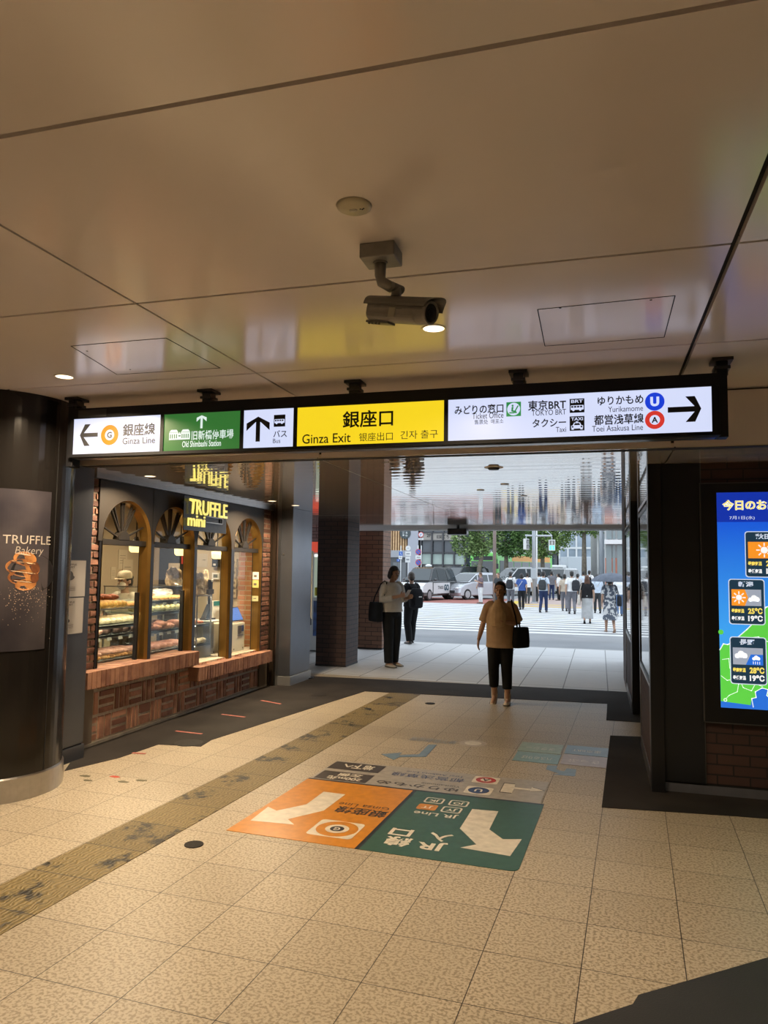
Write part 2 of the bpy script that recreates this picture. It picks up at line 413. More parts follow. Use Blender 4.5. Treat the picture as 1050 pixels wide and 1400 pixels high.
LP = [(-4.45, 5.72), (-4.05, 5.02), (-3.9, 5.5), (-3.86, 6.02), (-3.46, 6.08), (-3.5, 6.34), (-3.36, 7.2), (-3.2, 8.2), (-2.99, 9.47), (-1.5, 9.56), (0.08, 9.66), (0.06, 8.6), (0.8, 8.6), (0.8, 10.66), (0.2, 10.68), (-2, 10.6), (-4.05, 10.5), (-5.2, 10.45), (-5.2, 9.5), (-4.4, 9.5)]
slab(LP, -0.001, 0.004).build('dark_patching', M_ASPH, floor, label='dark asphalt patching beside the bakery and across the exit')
RP = [(0.002, 5.45), (0.09, 7.81), (0.8, 7.93), (0.8, 6.6), (2.6, 6.6), (2.6, 5.64), (0.88, 5.55)]
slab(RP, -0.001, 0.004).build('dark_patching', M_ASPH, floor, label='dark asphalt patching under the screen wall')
NP_ = [(-1.3, 1.75), (-0.09, 2.88), (0.107, 3.06), (0.13, 3.13), (0.67, 3.59), (1.8, 4.66), (3.6, 4.66), (3.6, 1.75)]
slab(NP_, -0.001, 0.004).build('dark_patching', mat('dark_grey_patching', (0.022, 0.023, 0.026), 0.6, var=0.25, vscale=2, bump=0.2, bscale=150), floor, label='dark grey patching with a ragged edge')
def floor_disc(px, py, r, name, m, label):
    u, v = on_tile(px, py); q = tile_pt(u, v)
    b = MB(); b.cyl((q.x, q.y, -0.001), (q.x, q.y, 0.005), r, n=28); return b.build(name, m, floor, label=label)
M_COVER = mat('cast_cover', (0.014, 0.011, 0.009), 0.6, 0.0, .25, bump=0.4, bscale=300)
floor_disc(265, 1155, 0.055, 'floor_cover', M_COVER, 'small black round floor cover')
floor_disc(258, 1016, 0.13, 'floor_cover', M_COVER, 'dark round cover in the patching')
floor_disc(588, 962, 0.06, 'floor_cover', M_COVER, 'small dark round cover near the exit')
floor_disc(436, 951, 0.10, 'floor_cover', M_COVER, 'dark round cover beside the tactile strip')
M_MARK = mat('faded_red_tape', (0.42, 0.13, 0.10), 0.6, var=0.3, vscale=30)
for (xa, ya, xb, yb) in ((240, 1000, 276, 1004), (303, 977, 335, 981), (357, 958, 384, 963), (181, 1030, 199, 1031)):
    a, c = on_z(xa, ya), on_z(xb, yb); d = (c-a).normalized(); n = V3((-d.y, d.x, 0))*0.016
    slab([(a-n).to_2d(), (c-n).to_2d(), (c+n).to_2d(), (a+n).to_2d()], 0.003, 0.0055).build('queue_marking', M_MARK, floor, label='faded red queue line')
rs = random.Random(3)
for (px, py, w, c, wd) in ((117, 1061, .05, (0.10, 0.09, 0.05), 'dark'), (120, 1067, .04, (0.10, 0.09, 0.05), 'dark'), (157, 1062, .045, (0.5, 0.06, 0.03), 'red'), (168, 1069, .05, (0.13, 0.12, 0.07), 'dark'), (193, 1067, .05, (0.10, 0.12, 0.06), 'dark')):
    q = on_z(px, py); slab([(q.x+w*rs.uniform(.7, 1.1)*cos(a), q.y+w*0.5*rs.uniform(.7, 1.1)*sin(a)) for a in [i*pi/5 for i in range(10)]], 0.0, 0.002).build('floor_stain', mat(wd+'_stain_%d' % int(c[1]*100), c, 0.6), floor)

# ------------------------------------------------------------------ ceilings
def panels(xs, ys, z0, z1, gx, gy):
    b = MB()
    for i in range(len(xs)-1):
        for j in range(len(ys)-1):
            b.box(xs[i]+gx[i]/2, xs[i+1]-gx[i+1]/2, ys[j]+gy/2, ys[j+1]-gy/2, z0, z1)
    return b
b = panels([-9.67, -7.13, -4.59, -2.05, 0.49, 3.03, 5.57], [-6.0, -4.7, -3.42, -2.15, -0.9, 0.37, 1.626, 2.885, 4.14, FASCIA_Y+0.03], CEIL, CEIL+0.03, [.012, .012, .012, .013, .026, .024, .012], 0.017)
b.mi = 1; b.box(-9.7, 5.6, -6.1, 5.3, CEIL+0.03, CEIL+0.14)
ceiling = struct(b.build('ceiling', [M_CEIL, M_BLACKMATT]), 'satin beige metal panel ceiling with dark joints')
b = panels([-7.2, -4.6, -2.05, 0.49, 3.2], [FASCIA_Y-0.005, 10.95, EXIT_Y], SOFFIT, SOFFIT+0.03, [.01, .01, .008, .01, .01], 0.012)
b.mi = 1; b.box(-7.2, 3.2, FASCIA_Y+.01, EXIT_Y, SOFFIT+0.03, SOFFIT+0.12)
soffit = struct(b.build('ceiling', [M_SOFF, M_BLACKMATT]), 'lower glossy ribbed metal ceiling over the exit')
# step between the two ceilings
b = MB()
for x0, x1 in ((-7.2, -2.04), (-2.02, 0.465), (0.485, 3.2)): b.box(x0, x1, FASCIA_Y, FASCIA_Y+0.03, SOFFIT+0.008, CEIL-0.012)
b.mi = 1; b.box(-7.2, 3.2, FASCIA_Y+0.028, FASCIA_Y+0.1, SOFFIT-0.002, CEIL+0.02)
struct(b.build('trim_1', [M_CEIL, M_BLACKMATT]), 'metal step face between the two ceiling heights')
def hatch(pts, parent):
    q = [V3((*on_z(x, y, CEIL).to_2d(), CEIL)) for x, y in pts]; b = MB()
    for i in range(4):
        a, c = q[i], q[(i+1) % 4]; d = (c-a).normalized(); n = V3((-d.y, d.x, 0))
        b.obox((a+c)/2 - V3((0, 0, 0.0005)), d*((c-a).length/2), n*0.0022, V3((0, 0, 0.001)))
    return b.build('hatch_joint', M_BLACKMATT, parent)
hatch([(97, 473), (227, 462), (301, 503), (160, 512)], ceiling)
hatch([(735, 423), (923, 404), (908, 461), (745, 473)], ceiling)
for k, (x, y) in enumerate(((766, 421), (890, 410), (119, 480), (178, 505))):
    q = on_z(x, y, CEIL); MB().cyl((q.x, q.y, CEIL-0.001), (q.x, q.y, CEIL+0.002), 0.006, n=12).build('hatch_lock', M_BLACKMATT, ceiling)

# downlights
M_LAMP = mat('downlight_diffuser', (0.9, 0.85, 0.75), 0.5, emit=(1.0, 0.80, 0.55), es=3.0)
M_RING = mat('downlight_ring', (0.6, 0.56, 0.5), 0.3, 0.3)
def downlight(x, y, z, label, watts, group='recessed downlights', r=0.062, size=0.12):
    t = thing('downlight', label, 'light', (x, y, z), 0, group)
    b = MB(); n = 28
    b.loft([[V3((x+rr*cos(2*pi*i/n), y+rr*sin(2*pi*i/n), zz)) for i in range(n)] for rr, zz in ((r*.86, z+.02), (r*.86, z-.003), (r, z-.004), (r*1.02, z), (r*1.02, z+.02))], cap=False)
    b.build('ring', M_RING, t, smooth=False)
    MB().cyl((x, y, z-.001), (x, y, z+.004), r*.86, n=24).build('diffuser', M_LAMP, t)
    if watts: lamp_light(t, (x, y, z-0.012), watts, size=size)
    return t
q = on_z(88, 515, CEIL); downlight(q.x, q.y, CEIL, 'round downlight in the upper ceiling above the black pillar', LAMP_W*1.6)
q = on_z(593, 449, CEIL); downlight(q.x, q.y, CEIL, 'round downlight in the upper ceiling just behind the security camera', LAMP_W*0.65)
for x, y, w in ((-3.3, 1.2, 0.5), (-0.8, 1.0, 0.28), (1.9, 1.2, 0.3), (-3.3, -1.6, 0.7), (-0.8, -1.6, 0.7), (1.9, 3.6, 0.25)):  # assumed lamps outside the view, added to light the foreground floor
    downlight(x, y, CEIL, 'added unseen round downlight in the upper ceiling, outside the view', LAMP_W*w)
for (px, py), lb, w in (((205, 651), 'oval looking downlight in the lower ceiling before the bakery arch', 0.9), ((372, 685), 'small downlight in the lower ceiling at the far end of the bakery', 1.2), ((404, 691), 'small downlight in the lower ceiling above the grey corner post', 0.3)):
    q = on_z(px, py, SOFFIT); downlight(q.x, q.y, SOFFIT, lb, LAMP_W*w, r=0.055)
# round ceiling fittings
def ceil_plate(px, py, z, r, name, label, cat):
    q = on_z(px, py, z); t = thing(name, label, cat, (q.x, q.y, z))
    b = MB(); b.lathe([(0.001, z-.016), (r*.8, z-.013), (r*.95, z-.008), (r, z)], (q.x, q.y, 0), 32); b.build('plate', mat('cream_plate', (0.55, 0.5, 0.36), 0.4), t, smooth=True)
    b = MB(); b.ell((q.x-.002, q.y, z-.015), .014, .009, .008); b.build('sensor', mat('clear_lens', (0.7, 0.68, 0.6), 0.15), t, smooth=True)
    b = MB()
    for dx, dy in ((.022, 0), (.028, .004), (.034, 0)): b.cyl((q.x+dx, q.y+dy, z-.0165), (q.x+dx, q.y+dy, z-.008), .0025, n=8)
    b.build('sensor_holes', M_BLACK, t); return t
ceil_plate(484, 281, CEIL, 0.060, 'emergency_light', 'cream round emergency light plate on the upper ceiling', 'ceiling fitting')
q = on_z(675, 639, SOFFIT)
t = thing('smoke_detector', 'dark rimmed round detector on the lower ceiling nearest the sign', 'detector', (q.x, q.y, SOFFIT))
MB().lathe([(.001, SOFFIT-.02), (.04, SOFFIT-.02), (.05, SOFFIT-.006), (.05, SOFFIT)], (q.x, q.y, 0)).build('cap', M_DGREY, t, smooth=True)
MB().lathe([(.05, SOFFIT-.005), (.075, SOFFIT-.004), (.078, SOFFIT)], (q.x, q.y, 0)).build('rim', M_WHITE, t)
for (px, py), lb in (((690, 662), 'flat round ceiling plate beyond the dark detector'), ((657, 670), 'small ceiling plate left of the other plates'), ((716, 678), 'round ceiling plate farthest along the lower ceiling')):
    q = on_z(px, py, SOFFIT); tag(MB().lathe([(.001, SOFFIT-.006), (.038, SOFFIT-.006), (.042, SOFFIT)], (q.x, q.y, 0)).build('ceiling_plate', M_RING, at=None), lb, 'ceiling fitting')

# ------------------------------------------------------------------ left: round pillar, grey panel, far corner post
PC = V3((-4.3, 4.5, 0)); PR = 0.5
t = thing('round_pillar', 'glossy black round pillar with a steel foot ring left of the bakery', 'pillar', PC)
b = MB(); b.lathe([(PR, 0.165), (PR, CEIL+0.02)], PC, 72); b.build('shaft', mat('glossy_black_steel', (0.014, 0.012, 0.011), 0.17, 0.3), t, smooth=False)
b = MB(); b.lathe([(PR+.012, 0), (PR+.012, .155), (PR+.004, .165)], PC, 72); b.build('foot_ring', M_STEEL, t)
b = MB()
for a in (-0.02, -1.25):
    b.obox(PC + V3((cos(a)*PR, sin(a)*PR, 1.5)), V3((0, 0, 1.33)), V3((-sin(a), cos(a), 0))*.003, V3((cos(a), sin(a), 0))*.002)
b.build('sheet_joint', M_BLACKMATT, t)
t.rotation_euler = (0, 0, 0)

gp = struct_root('wall_left', (-4.19, 5.2, 0))
MB().box(-4.6, -4.185, 4.98, 5.40, 0.13, SOFFIT).build('grey_panel', M_GREY, gp, bevel=.004)
MB().box(-4.6, -4.18, 4.97, 5.41, 0.0, 0.118).build('plinth', M_GREY, gp, bevel=.003)
MB().box(-4.6, -4.195, 4.99, 5.39, 0.115, 0.135).build('shadow_gap', M_BLACKMATT, gp)
MB().box(-4.7, -4.40, 5.40, 5.70, 0.0, SOFFIT).build('brick_pier', M_BRICK_R, gp)
# a solid core behind the pillar and panel so the bakery end is closed
MB().box(-7.2, -4.7, 4.6, 5.38, 0.0, CEIL).build('wall_core', M_DGREY, gp)

cp = struct_root('wall_left', (-4.2, 9.9, 0))
MB().box(-4.42, -4.095, 9.53, 10.25, 0.135, SOFFIT).build('corner_post', M_GREY, cp, bevel=.004)
MB().box(-4.42, -4.08, 9.515, 10.27, 0.0, 0.128).build('plinth', mat('light_grey_steel', (0.34, 0.34, 0.34), 0.35, 0.6), cp, bevel=.003)
MB().box(-4.42, -4.105, 9.54, 10.24, 0.125, 0.137).build('shadow_gap', M_BLACKMATT, cp)
MB().box(-4.44, -4.29, 9.44, 9.53, 0.0, SOFFIT).build('dark_jamb', mat('dark_bronze_jamb', (0.07, 0.05, 0.035), 0.3, 0.6), cp)
MB().box(-4.30, -4.27, 9.44, 9.54, 0.0, SOFFIT).build('bright_edge', M_STEEL, cp)
q = on_x(387, 758, -4.2); MB().cyl((q.x-.03, 9.525, q.z), (q.x-.03, 9.535, q.z), .012, n=14).build('key_switch', M_STEEL, cp)
MB().box(-7.2, -4.44, 9.62, 9.75, 0.0, SOFFIT+.4).build('wall_core', M_DGREY, cp)

# ------------------------------------------------------------------ right: screen wall, framed glass panels
wr = struct_root('wall_right', (0.5, 6.0, 0))
MB().box(0.36, 0.456, 5.945, 6.06, 0.0, SOFFIT).build('corner_post', M_CHAR, wr, bevel=.004)
MB().box(0.456, 0.735, 5.985, 6.4, 0.085, SOFFIT).build('dark_panel', mat('blue_black_panel', (0.006, 0.0075, 0.011), 0.4, var=0.2, vscale=3), wr)
wr = struct_root('wall_right', (1.6, 6.1, 0))
MB().box(0.735, 0.742, 5.99, 6.02, 0.085, SOFFIT).build('edge_strip', mat('dull_edge', (0.12, 0.12, 0.12), 0.4, 0.8), wr)
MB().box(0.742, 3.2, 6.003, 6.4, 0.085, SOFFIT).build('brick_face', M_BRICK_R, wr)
MB().box(0.46, 3.2, 6.001, 6.4, 0.0, 0.066).build('foot_strip', mat('foot_steel', (0.20, 0.21, 0.25), 0.35, 0.6, var=.15, vscale=6), wr)
MB().box(0.46, 3.2, 6.01, 6.4, 0.066, 0.085).build('shadow_gap', M_BLACKMATT, wr)
# first framed panel along the passage
def side_panel(x, y0, y1, name, zlo, ztop, brick_lo):
    p = struct_root(name, (x, (y0+y1)/2, 0))
    MB().box(x+.02, x+.5, y0, y1, 0.0, SOFFIT).build('wall_core', M_DGREY, p)
    MB().box(x+.004, x+.02, y0+.03, y1-.03, brick_lo, zlo-.05).build('brick_face', M_BRICK_R, p)
    b = MB(); b.box(x-.004, x+.03, y0, y0+.035, 0, SOFFIT-.002); b.box(x-.004, x+.03, y1-.035, y1, 0, SOFFIT-.002)
    b.box(x-.002, x+.03, y0, y1, zlo-.06, zlo-.03); b.box(x-.002, x+.03, y0, y1, ztop+.04, ztop+.07); b.box(x-.004, x+.03, y0, y1, 0, brick_lo)
    b.build('steel_frame', M_STEEL, p)
    b = MB(); b.box(x-.006, x+.025, y1-.12, y1-.06, zlo-.03, ztop); b.box(x-.006, x+.025, y0+.05, y1-.06, zlo-.03, zlo); b.box(x-.006, x+.025, y0+.05, y1-.06, ztop-.02, ztop+.01)
    b.build('poster_case', M_BLACK, p)
    MB().box(x+.002, x+.012, y0+.04, y1-.05, zlo, ztop).build('glass_front', mat('black_glass', (0.02, 0.022, 0.025), 0.03, 0.0, 0.8), p)
    MB().box(x+.006, x+.016, y0+.04, y1-.05, ztop+.07, SOFFIT-.03).build('upper_glass', mat('black_glass'), p)
    return p
side_panel(0.365, 6.065, 7.50, 'wall_right', 0.80, 2.15, 0.10)
wb = struct_root('wall_right', (0.4, 9.1, 0))
MB().box(0.352, 0.425, 9.04, 9.16, 0.0, SOFFIT).build('corner_post', M_CHAR, wb, bevel=.003)
MB().box(0.425, 3.2, 9.1, 9.25, 0.0, SOFFIT).build('wall_core', M_DGREY, wb)
MB().box(1.6, 1.75, 6.4, 9.1, 0.0, SOFFIT).build('recess_back', M_DGREY, wb)
side_panel(0.350, 9.165, 10.9, 'wall_right', 0.85, 2.15, 0.10)
wc = struct_root('wall_right', (0.5, 12.5, 0))
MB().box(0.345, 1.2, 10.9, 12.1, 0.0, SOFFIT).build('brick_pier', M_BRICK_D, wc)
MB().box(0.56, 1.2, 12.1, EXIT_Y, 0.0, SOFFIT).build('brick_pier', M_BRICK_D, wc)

# closing walls of the concourse behind the camera and at the sides
M_WALL = mat('concourse_wall', (0.42, 0.40, 0.37), 0.5, var=.05, vscale=2)
struct(MB().box(-9.7, 5.6, -6.2, -6.05, 0, CEIL).build('wall_back', M_WALL))
struct(MB().box(5.5, 5.65, -6.05, 6.4, 0, CEIL).build('wall_right', M_WALL))
struct(MB().box(-9.75, -9.6, -6.05, 5.0, 0, CEIL).build('wall_left', M_WALL))
struct(MB().box(-9.6, -7.2, 4.6, 4.75, 0, CEIL).build('wall_left', M_DGREY))
struct(MB().box(3.2, 5.5, 6.3, 6.45, 0, CEIL).build('wall_right', M_DGREY))

# brick pillars at the exit, the unseen building mass above the exit, put in to block the sky
def brick_pillar(x0, x1, y0, y1, label, m, z=SOFFIT):
    t = thing('brick_pillar', label, 'pillar', ((x0+x1)/2, (y0+y1)/2, 0), 0, 'brick pillars at the exit')
    MB().box(x0, x1, y0, y1, 0.0, z).build('brickwork', m, t)
    MB().box(x0-.004, x1+.004, y0-.004, y1+.004, 0.0, .03).build('foot_course', mat('dark_foot', (0.02, 0.016, 0.015), .6), t)
    return t
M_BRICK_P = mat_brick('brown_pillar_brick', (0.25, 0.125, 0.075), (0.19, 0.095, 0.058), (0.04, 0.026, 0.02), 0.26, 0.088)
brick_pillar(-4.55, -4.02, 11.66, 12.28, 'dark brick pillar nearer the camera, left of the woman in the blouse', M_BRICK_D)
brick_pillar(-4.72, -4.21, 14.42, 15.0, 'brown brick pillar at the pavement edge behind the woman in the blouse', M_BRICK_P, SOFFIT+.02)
bm_ = struct_root('wall_back', (-2, EXIT_Y, SOFFIT))
MB().box(-16, 12, EXIT_Y, EXIT_Y+.12, SOFFIT-.06, 9.0).build('unseen_upper_wall', mat('pale_cladding', (0.55, 0.55, 0.54), 0.5, var=.04), bm_)  # unseen wall, its height set for the shade on the pavement
MB().box(-16, 12, 5.3, EXIT_Y, SOFFIT+.5, 3.3).build('unseen_roof_deck', M_DGREY, bm_)  # unseen deck, keeps sky and sun from entering over the ceiling
MB().box(-5.2, 1.2, EXIT_Y-.1, EXIT_Y+.02, SOFFIT-.045, SOFFIT).build('edge_trim', mat('pale_edge', (0.62, 0.64, 0.66), 0.35, 0.2), bm_)
MB().box(1.2, 12, 9.25, EXIT_Y+.1, 0, SOFFIT+.6).build('side_block', M_BRICK_D, bm_)
b = on_z(626, 723, SOFFIT)
q = on_y(626, 727, EXIT_Y-.25)
t = thing('speaker', 'small black box hanging under the far ceiling edge', 'speaker', (q.x, q.y, SOFFIT))
MB().box(q.x-.19, q.x+.19, q.y-.12, q.y+.12, q.z-.06, q.z+.06).build('housing', M_BLACK, t, bevel=.02)
MB().cyl((q.x, q.y, q.z), (q.x, q.y, SOFFIT), .03).build('bracket', M_BLACK, t)
MB().box(q.x-.12, q.x+.12, q.y-.125, q.y-.119, q.z-.03, q.z+.03).build('front_grille', M_DGREY, t)
# ------------------------------------------------------------------ hanging direction sign
SY = 4.43
M_FRAME = mat('sign_frame', (0.008, 0.008, 0.0095), 0.5, 0, .25)
M_LITW = mat('lit_white', (0.1, 0.1, 0.1), 0.3, emit=(0.66, 0.72, 0.96), es=1.0)
M_LITG = mat('lit_green', (0.01, 0.05, 0.01), 0.3, emit=(0.030, 0.155, 0.030), es=1.0)
M_LITY = mat('lit_yellow', (0.1, 0.08, 0.01), 0.3, emit=(0.92, 0.66, 0.015), es=1.0)
M_LITINK = mat('sign_white', (0.1, 0.1, 0.1), 0.4, emit=(0.72, 0.85, 0.80), es=1.0)
M_ORANGE = mat('sign_orange', (0.1, 0.03, 0.0), 0.4, emit=(0.75, 0.25, 0.015), es=1.0)
M_BLUE = mat('sign_blue', (0.01, 0.05, 0.6), 0.4, emit=(0.008, 0.045, 0.62), es=1.0)
M_RED = mat('sign_red', (0.6, 0.04, 0.03), 0.4, emit=(0.58, 0.035, 0.025), es=1.0)
M_SGREEN = mat('sign_green', (0.03, 0.3, 0.08), 0.4, emit=(0.025, 0.22, 0.06), es=1.0)
sx = lambda x, y: (lambda q: (q.x, q.z))(on_y(x, y, SY))
t = thing('hanging_sign', 'long black light box direction sign with a yellow exit panel hanging from the ceiling', 'sign', (-1.5, SY+.06, 2.40))
FR = Frame((0, SY, 0), (1, 0, 0), (0, 0, 1))
XL, XR, ZB, ZT = -3.655, 0.655, 2.385, 2.742
MB().box(XL, XR, SY, SY+.13, ZB, ZT).build('housing', M_FRAME, t, bevel=.004)
b = MB()
b.box(XL-.002, XR, SY-.012, SY, 2.665, ZT-.004); b.box(XL-.002, XR, SY-.012, SY, ZB+.002, 2.408)
for x in (XL+.02, -2.895, -2.286, -1.9, -.898, .625): b.box(x-.013, x+.013, SY-.012, SY, 2.408, 2.665)
b.build('front_frame', M_FRAME, t)
MB().box(XR-.005, XR+.045, SY+.02, SY+.11, ZB-.005, CEIL).build('end_post', M_FRAME, t, bevel=.003)
MB().box(XL-.045, XL+.005, SY+.02, SY+.11, ZB-.06, CEIL).build('end_post', M_FRAME, t, bevel=.003)
for x in (-3.66, -2.58, -1.515, -.462, .675):
    b = MB(); b.box(x-.055, x+.055, SY-.005, SY+.125, CEIL-.018, CEIL); b.box(x-.03, x+.03, SY+.025, SY+.1, ZT-.01, CEIL-.01)
    b.box(x-.042, x+.042, SY+.015, SY+.11, CEIL-.062, CEIL-.045); b.build('hanger', M_BLACK, t)
MB().box(XL+.02, XR-.02, SY+.03, SY+.1, ZB-.004, ZB).build('bottom_trim', M_STEEL, t)
def panel(x0, x1, m, name, z0=2.408, z1=2.664):
    return MB().box(x0, x1, SY-.006, SY, z0, z1).build(name, m, t, label=name.replace('_', ' '))
pw1 = panel(-3.622, -2.908, M_LITW, 'white_panel'); pg = panel(-2.882, -2.299, M_LITG, 'green_panel')
pw2 = panel(-2.273, -1.913, M_LITW, 'white_panel'); py = panel(-1.887, -.911, M_LITY, 'yellow_panel')
pw3 = panel(-.885, .612, M_LITW, 'white_panel')
FS = Frame((0, SY-.007, 0), (1, 0, 0), (0, 0, 1))
def sbox(x0, y0, x1, y1):
    a, c = sx(x0, y1), sx(x1, y0); return a[0], a[1], c[0], c[1]
def stext(s, x0, y0, x1, y1, m, par, w=0.0):
    """x0..x1 the ends of the word, y0..y1 top and bottom at its middle"""
    xm = (x0+x1)/2; zt, zb = sx(xm, y0)[1], sx(xm, y1)[1]; xa, xb = sx(x0, (y0+y1)/2)[0], sx(x1, (y0+y1)/2)[0]
    return FS.text(s, xa, zb, xb, zt, m, par, .002, w)
def arrow(c, L_, w, head, ang, m, par, name='arrow', fr=None, off=.002):
    """shaft plus two slanted head strokes pointing along +x, turned by ang"""
    fr = fr or FS; R = lambda p: (c[0]+p[0]*cos(ang)-p[1]*sin(ang), c[1]+p[0]*sin(ang)+p[1]*cos(ang))
    h = head; k = w*1.25; s2 = sqrt(2)
    pts = [(-L_/2, -w/2), (L_/2-k*.9, -w/2), (L_/2-h-k*.25, -h), (L_/2-h+k*1.05, -h), (L_/2, 0), (L_/2-h+k*1.05, h), (L_/2-h-k*.25, h), (L_/2-k*.9, w/2), (-L_/2, w/2)]
    return fr.poly([R(p) for p in pts], m, par, name, off)
def ring(c, ro, ri, m, m2, par, name, fr=None, white=None, ry=1.0, off=.002):
    fr = fr or FS
    if white: fr.disc(c, ro*1.1, white, par, name+'_rim', off, ro*1.1*ry)
    fr.disc(c, ro, m, par, name, off+.0006, ro*ry)
    if ri: fr.disc(c, ri, m2, par, name+'_centre', off+.0012, ri*ry)
# white panel 1
arrow(sx(122.5, 595), .150, .029, .078, pi, M_INK, pw1)
c = sx(151, 595); ring(c, .072, .038, M_ORANGE, M_LITW, pw1, 'line_emblem')
FS.text('G', c[0]-.02, c[1]-.022, c[0]+.02, c[1]+.022, M_INK, pw1, .0045, .03)
stext('銀座線', 169, 579, 213, 596, M_INK, pw1, .018); stext('Ginza Line', 168.5, 598, 213, 607, M_INK, pw1, .008)
# green panel
c = sx(276.5, 577); arrow(c, .090, .017, .038, pi/2, M_LITINK, pg)
stext('旧新橋停車場', 263, 588, 320, 601, M_LITINK, pg, .012); stext('Old Shimbashi Station', 250, 602.5, 303, 611, M_LITINK, pg, .015)
x0, z0, x1, z1 = sbox(232, 587, 261, 602)
for k in (0, 1):
    xa = x0 + k*(x1-x0)*.56; wv = (x1-x0)*.44
    FS.rect(xa, z0, xa+wv, z0+(z1-z0)*.72, M_LITINK, pg, 'station_drawing'); FS.poly([(xa, z0+(z1-z0)*.75), (xa+wv, z0+(z1-z0)*.75), (xa+wv*.8, z1), (xa+wv*.2, z1)], M_LITINK, pg, 'station_drawing')
    for j in range(4): FS.rect(xa+wv*(.1+.22*j), z0+.01, xa+wv*(.2+.22*j), z0+(z1-z0)*.55, M_LITG, pg, 'station_drawing', .003)
FS.rect(x0, z0, x1, z0+(z1-z0)*.32, M_LITINK, pg, 'station_drawing', .0022)
FS.poly([(x0+(x1-x0)*.42, z0+.03), (x0+(x1-x0)*.58, z0+.03), (x0+(x1-x0)*.5, z0+.055)], M_LITINK, pg, 'station_drawing', .0024)
# bus panel
arrow(sx(353.5, 587), .168, .031, .084, pi/2, M_INK, pw2)
stext('バス', 374.5, 588.5, 393, 598, M_INK, pw2, .012); stext('Bus', 374, 600, 384, 606, M_INK, pw2)
def pictogram(box, m, par, kind, word=None):
    x0, z0, x1, z1 = box; w, h = x1-x0, z1-z0
    FS.rect(x0, z0, x1, z1, m, par, 'pictogram_ground'); F = lambda a, b_: (x0+a*w, z0+b_*h)
    if word: FS.text(word, *F(.1, .7), *F(.9, .92), M_LITW, par, .004, .02)
    if kind == 'bus':
        lo = .2 if word else .3
        FS.rect(*F(.06, lo), *F(.95, lo+.33), M_LITW, par, 'bus_drawing', .0032, .004)
        for k in range(4): FS.rect(*F(.1+k*.2, lo+.16), *F(.25+k*.2, lo+.28), m, par, 'bus_drawing', .0038)
        for k in (.25, .72): FS.disc(F(k, lo), w*.085, M_LITW, par, 'bus_drawing', .0034)
    if kind == 'taxi':
        FS.rect(*F(.1, .14), *F(.9, .36), M_LITW, par, 'taxi_drawing', .0032, .004)
        FS.poly([F(.2, .36), F(.8, .36), F(.7, .56), F(.3, .56)], M_LITW, par, 'taxi_drawing', .0032)
        FS.poly([F(.29, .38), F(.71, .38), F(.65, .51), F(.35, .51)], m, par, 'taxi_drawing', .0038)
        FS.rect(*F(.42, .57), *F(.58, .64), M_LITW, par, 'taxi_drawing', .0032)
        for k in (.2, .8): FS.disc(F(k, .27), w*.06, m, par, 'taxi_drawing', .0038); FS.rect(*F(k-.08, .07), *F(k+.08, .16), M_LITW, par, 'taxi_drawing', .0034)
    if kind == 'seat':
        FS.disc(F(.5, .5), w*.44, M_LITW, par, 'seat_drawing', .0032)
        FS.disc(F(.43, .74), w*.07, m, par, 'seat_drawing', .0038)
        FS.poly([F(.36, .64), F(.50, .66), F(.46, .42), F(.66, .36), F(.74, .22), F(.62, .2), F(.56, .28), F(.34, .34)], m, par, 'seat_drawing', .0038)
        FS.poly([F(.2, .2), F(.56, .2), F(.85, .72), F(.76, .74), F(.52, .29), F(.2, .29)], m, par, 'seat_drawing', .0037)
pictogram(sbox(375, 567, 391, 584), M_INK, pw2, 'bus')
# yellow exit panel
stext('銀座口', 469, 561, 538, 584.5, M_INK, py, .018); stext('Ginza Exit', 414, 593, 480, 606, M_INK, py, .006)
stext('银座出口', 491.5, 591.5, 537.5, 603, M_INK, py); stext('긴자 출구', 548, 588.5, 599, 600, M_INK, py)
# wide white panel
stext('みどりの窓口', 622, 553.5, 688.5, 566, M_INK, pw3, .018); stext('Ticket Office', 646, 564.5, 688.5, 572.5, M_INK, pw3)
stext('售票处  매표소', 649, 573.5, 688.5, 580, M_INK, pw3)
pictogram(sbox(692.5, 549.5, 712.5, 570), M_SGREEN, pw3, 'seat')
stext('東京BRT', 722, 547, 774, 561, M_INK, pw3, .018); stext('TOKYO BRT', 727, 560.5, 774, 568, M_INK, pw3)
stext('タクシー', 728, 572.5, 774, 584, M_INK, pw3, .018); stext('Taxi', 760, 584, 774, 591, M_INK, pw3)
pictogram(sbox(779, 545, 799, 565), M_INK, pw3, 'bus', 'BRT'); pictogram(sbox(779, 569, 799, 589.5), M_INK, pw3, 'taxi', 'TAXI')
stext('ゆりかもめ', 817, 541.5, 879.5, 553.5, M_INK, pw3, .018); stext('Yurikamome', 831.5, 555.5, 879, 563, M_INK, pw3)
stext('都営浅草線', 812, 566.5, 880, 580.5, M_INK, pw3, .018); stext('Toei Asakusa Line', 809.5, 581.5, 879, 589.5, M_INK, pw3)
c = sx(895, 549.5); FS.disc(c, .0525, M_BLUE, pw3, 'line_emblem'); FS.text('U', c[0]-.024, c[1]-.028, c[0]+.024, c[1]+.028, M_LITW, pw3, .0035, .06)
c = sx(895, 574.5); ring(c, .0525, .028, M_RED, M_LITW, pw3, 'line_emblem'); FS.text('A', c[0]-.017, c[1]-.017, c[0]+.017, c[1]+.017, M_INK, pw3, .0045, .03)
arrow(sx(935.5, 560), .176, .031, .073, 0, M_INK, pw3)
MB().box(*[sx(109, 562)[0], sx(147, 562)[0]], SY-.0135, SY-.012, sx(120, 571)[1], sx(120, 561)[1]).build('maker_plate', mat('dark_plate', (0.03, 0.03, 0.03), .5), t)

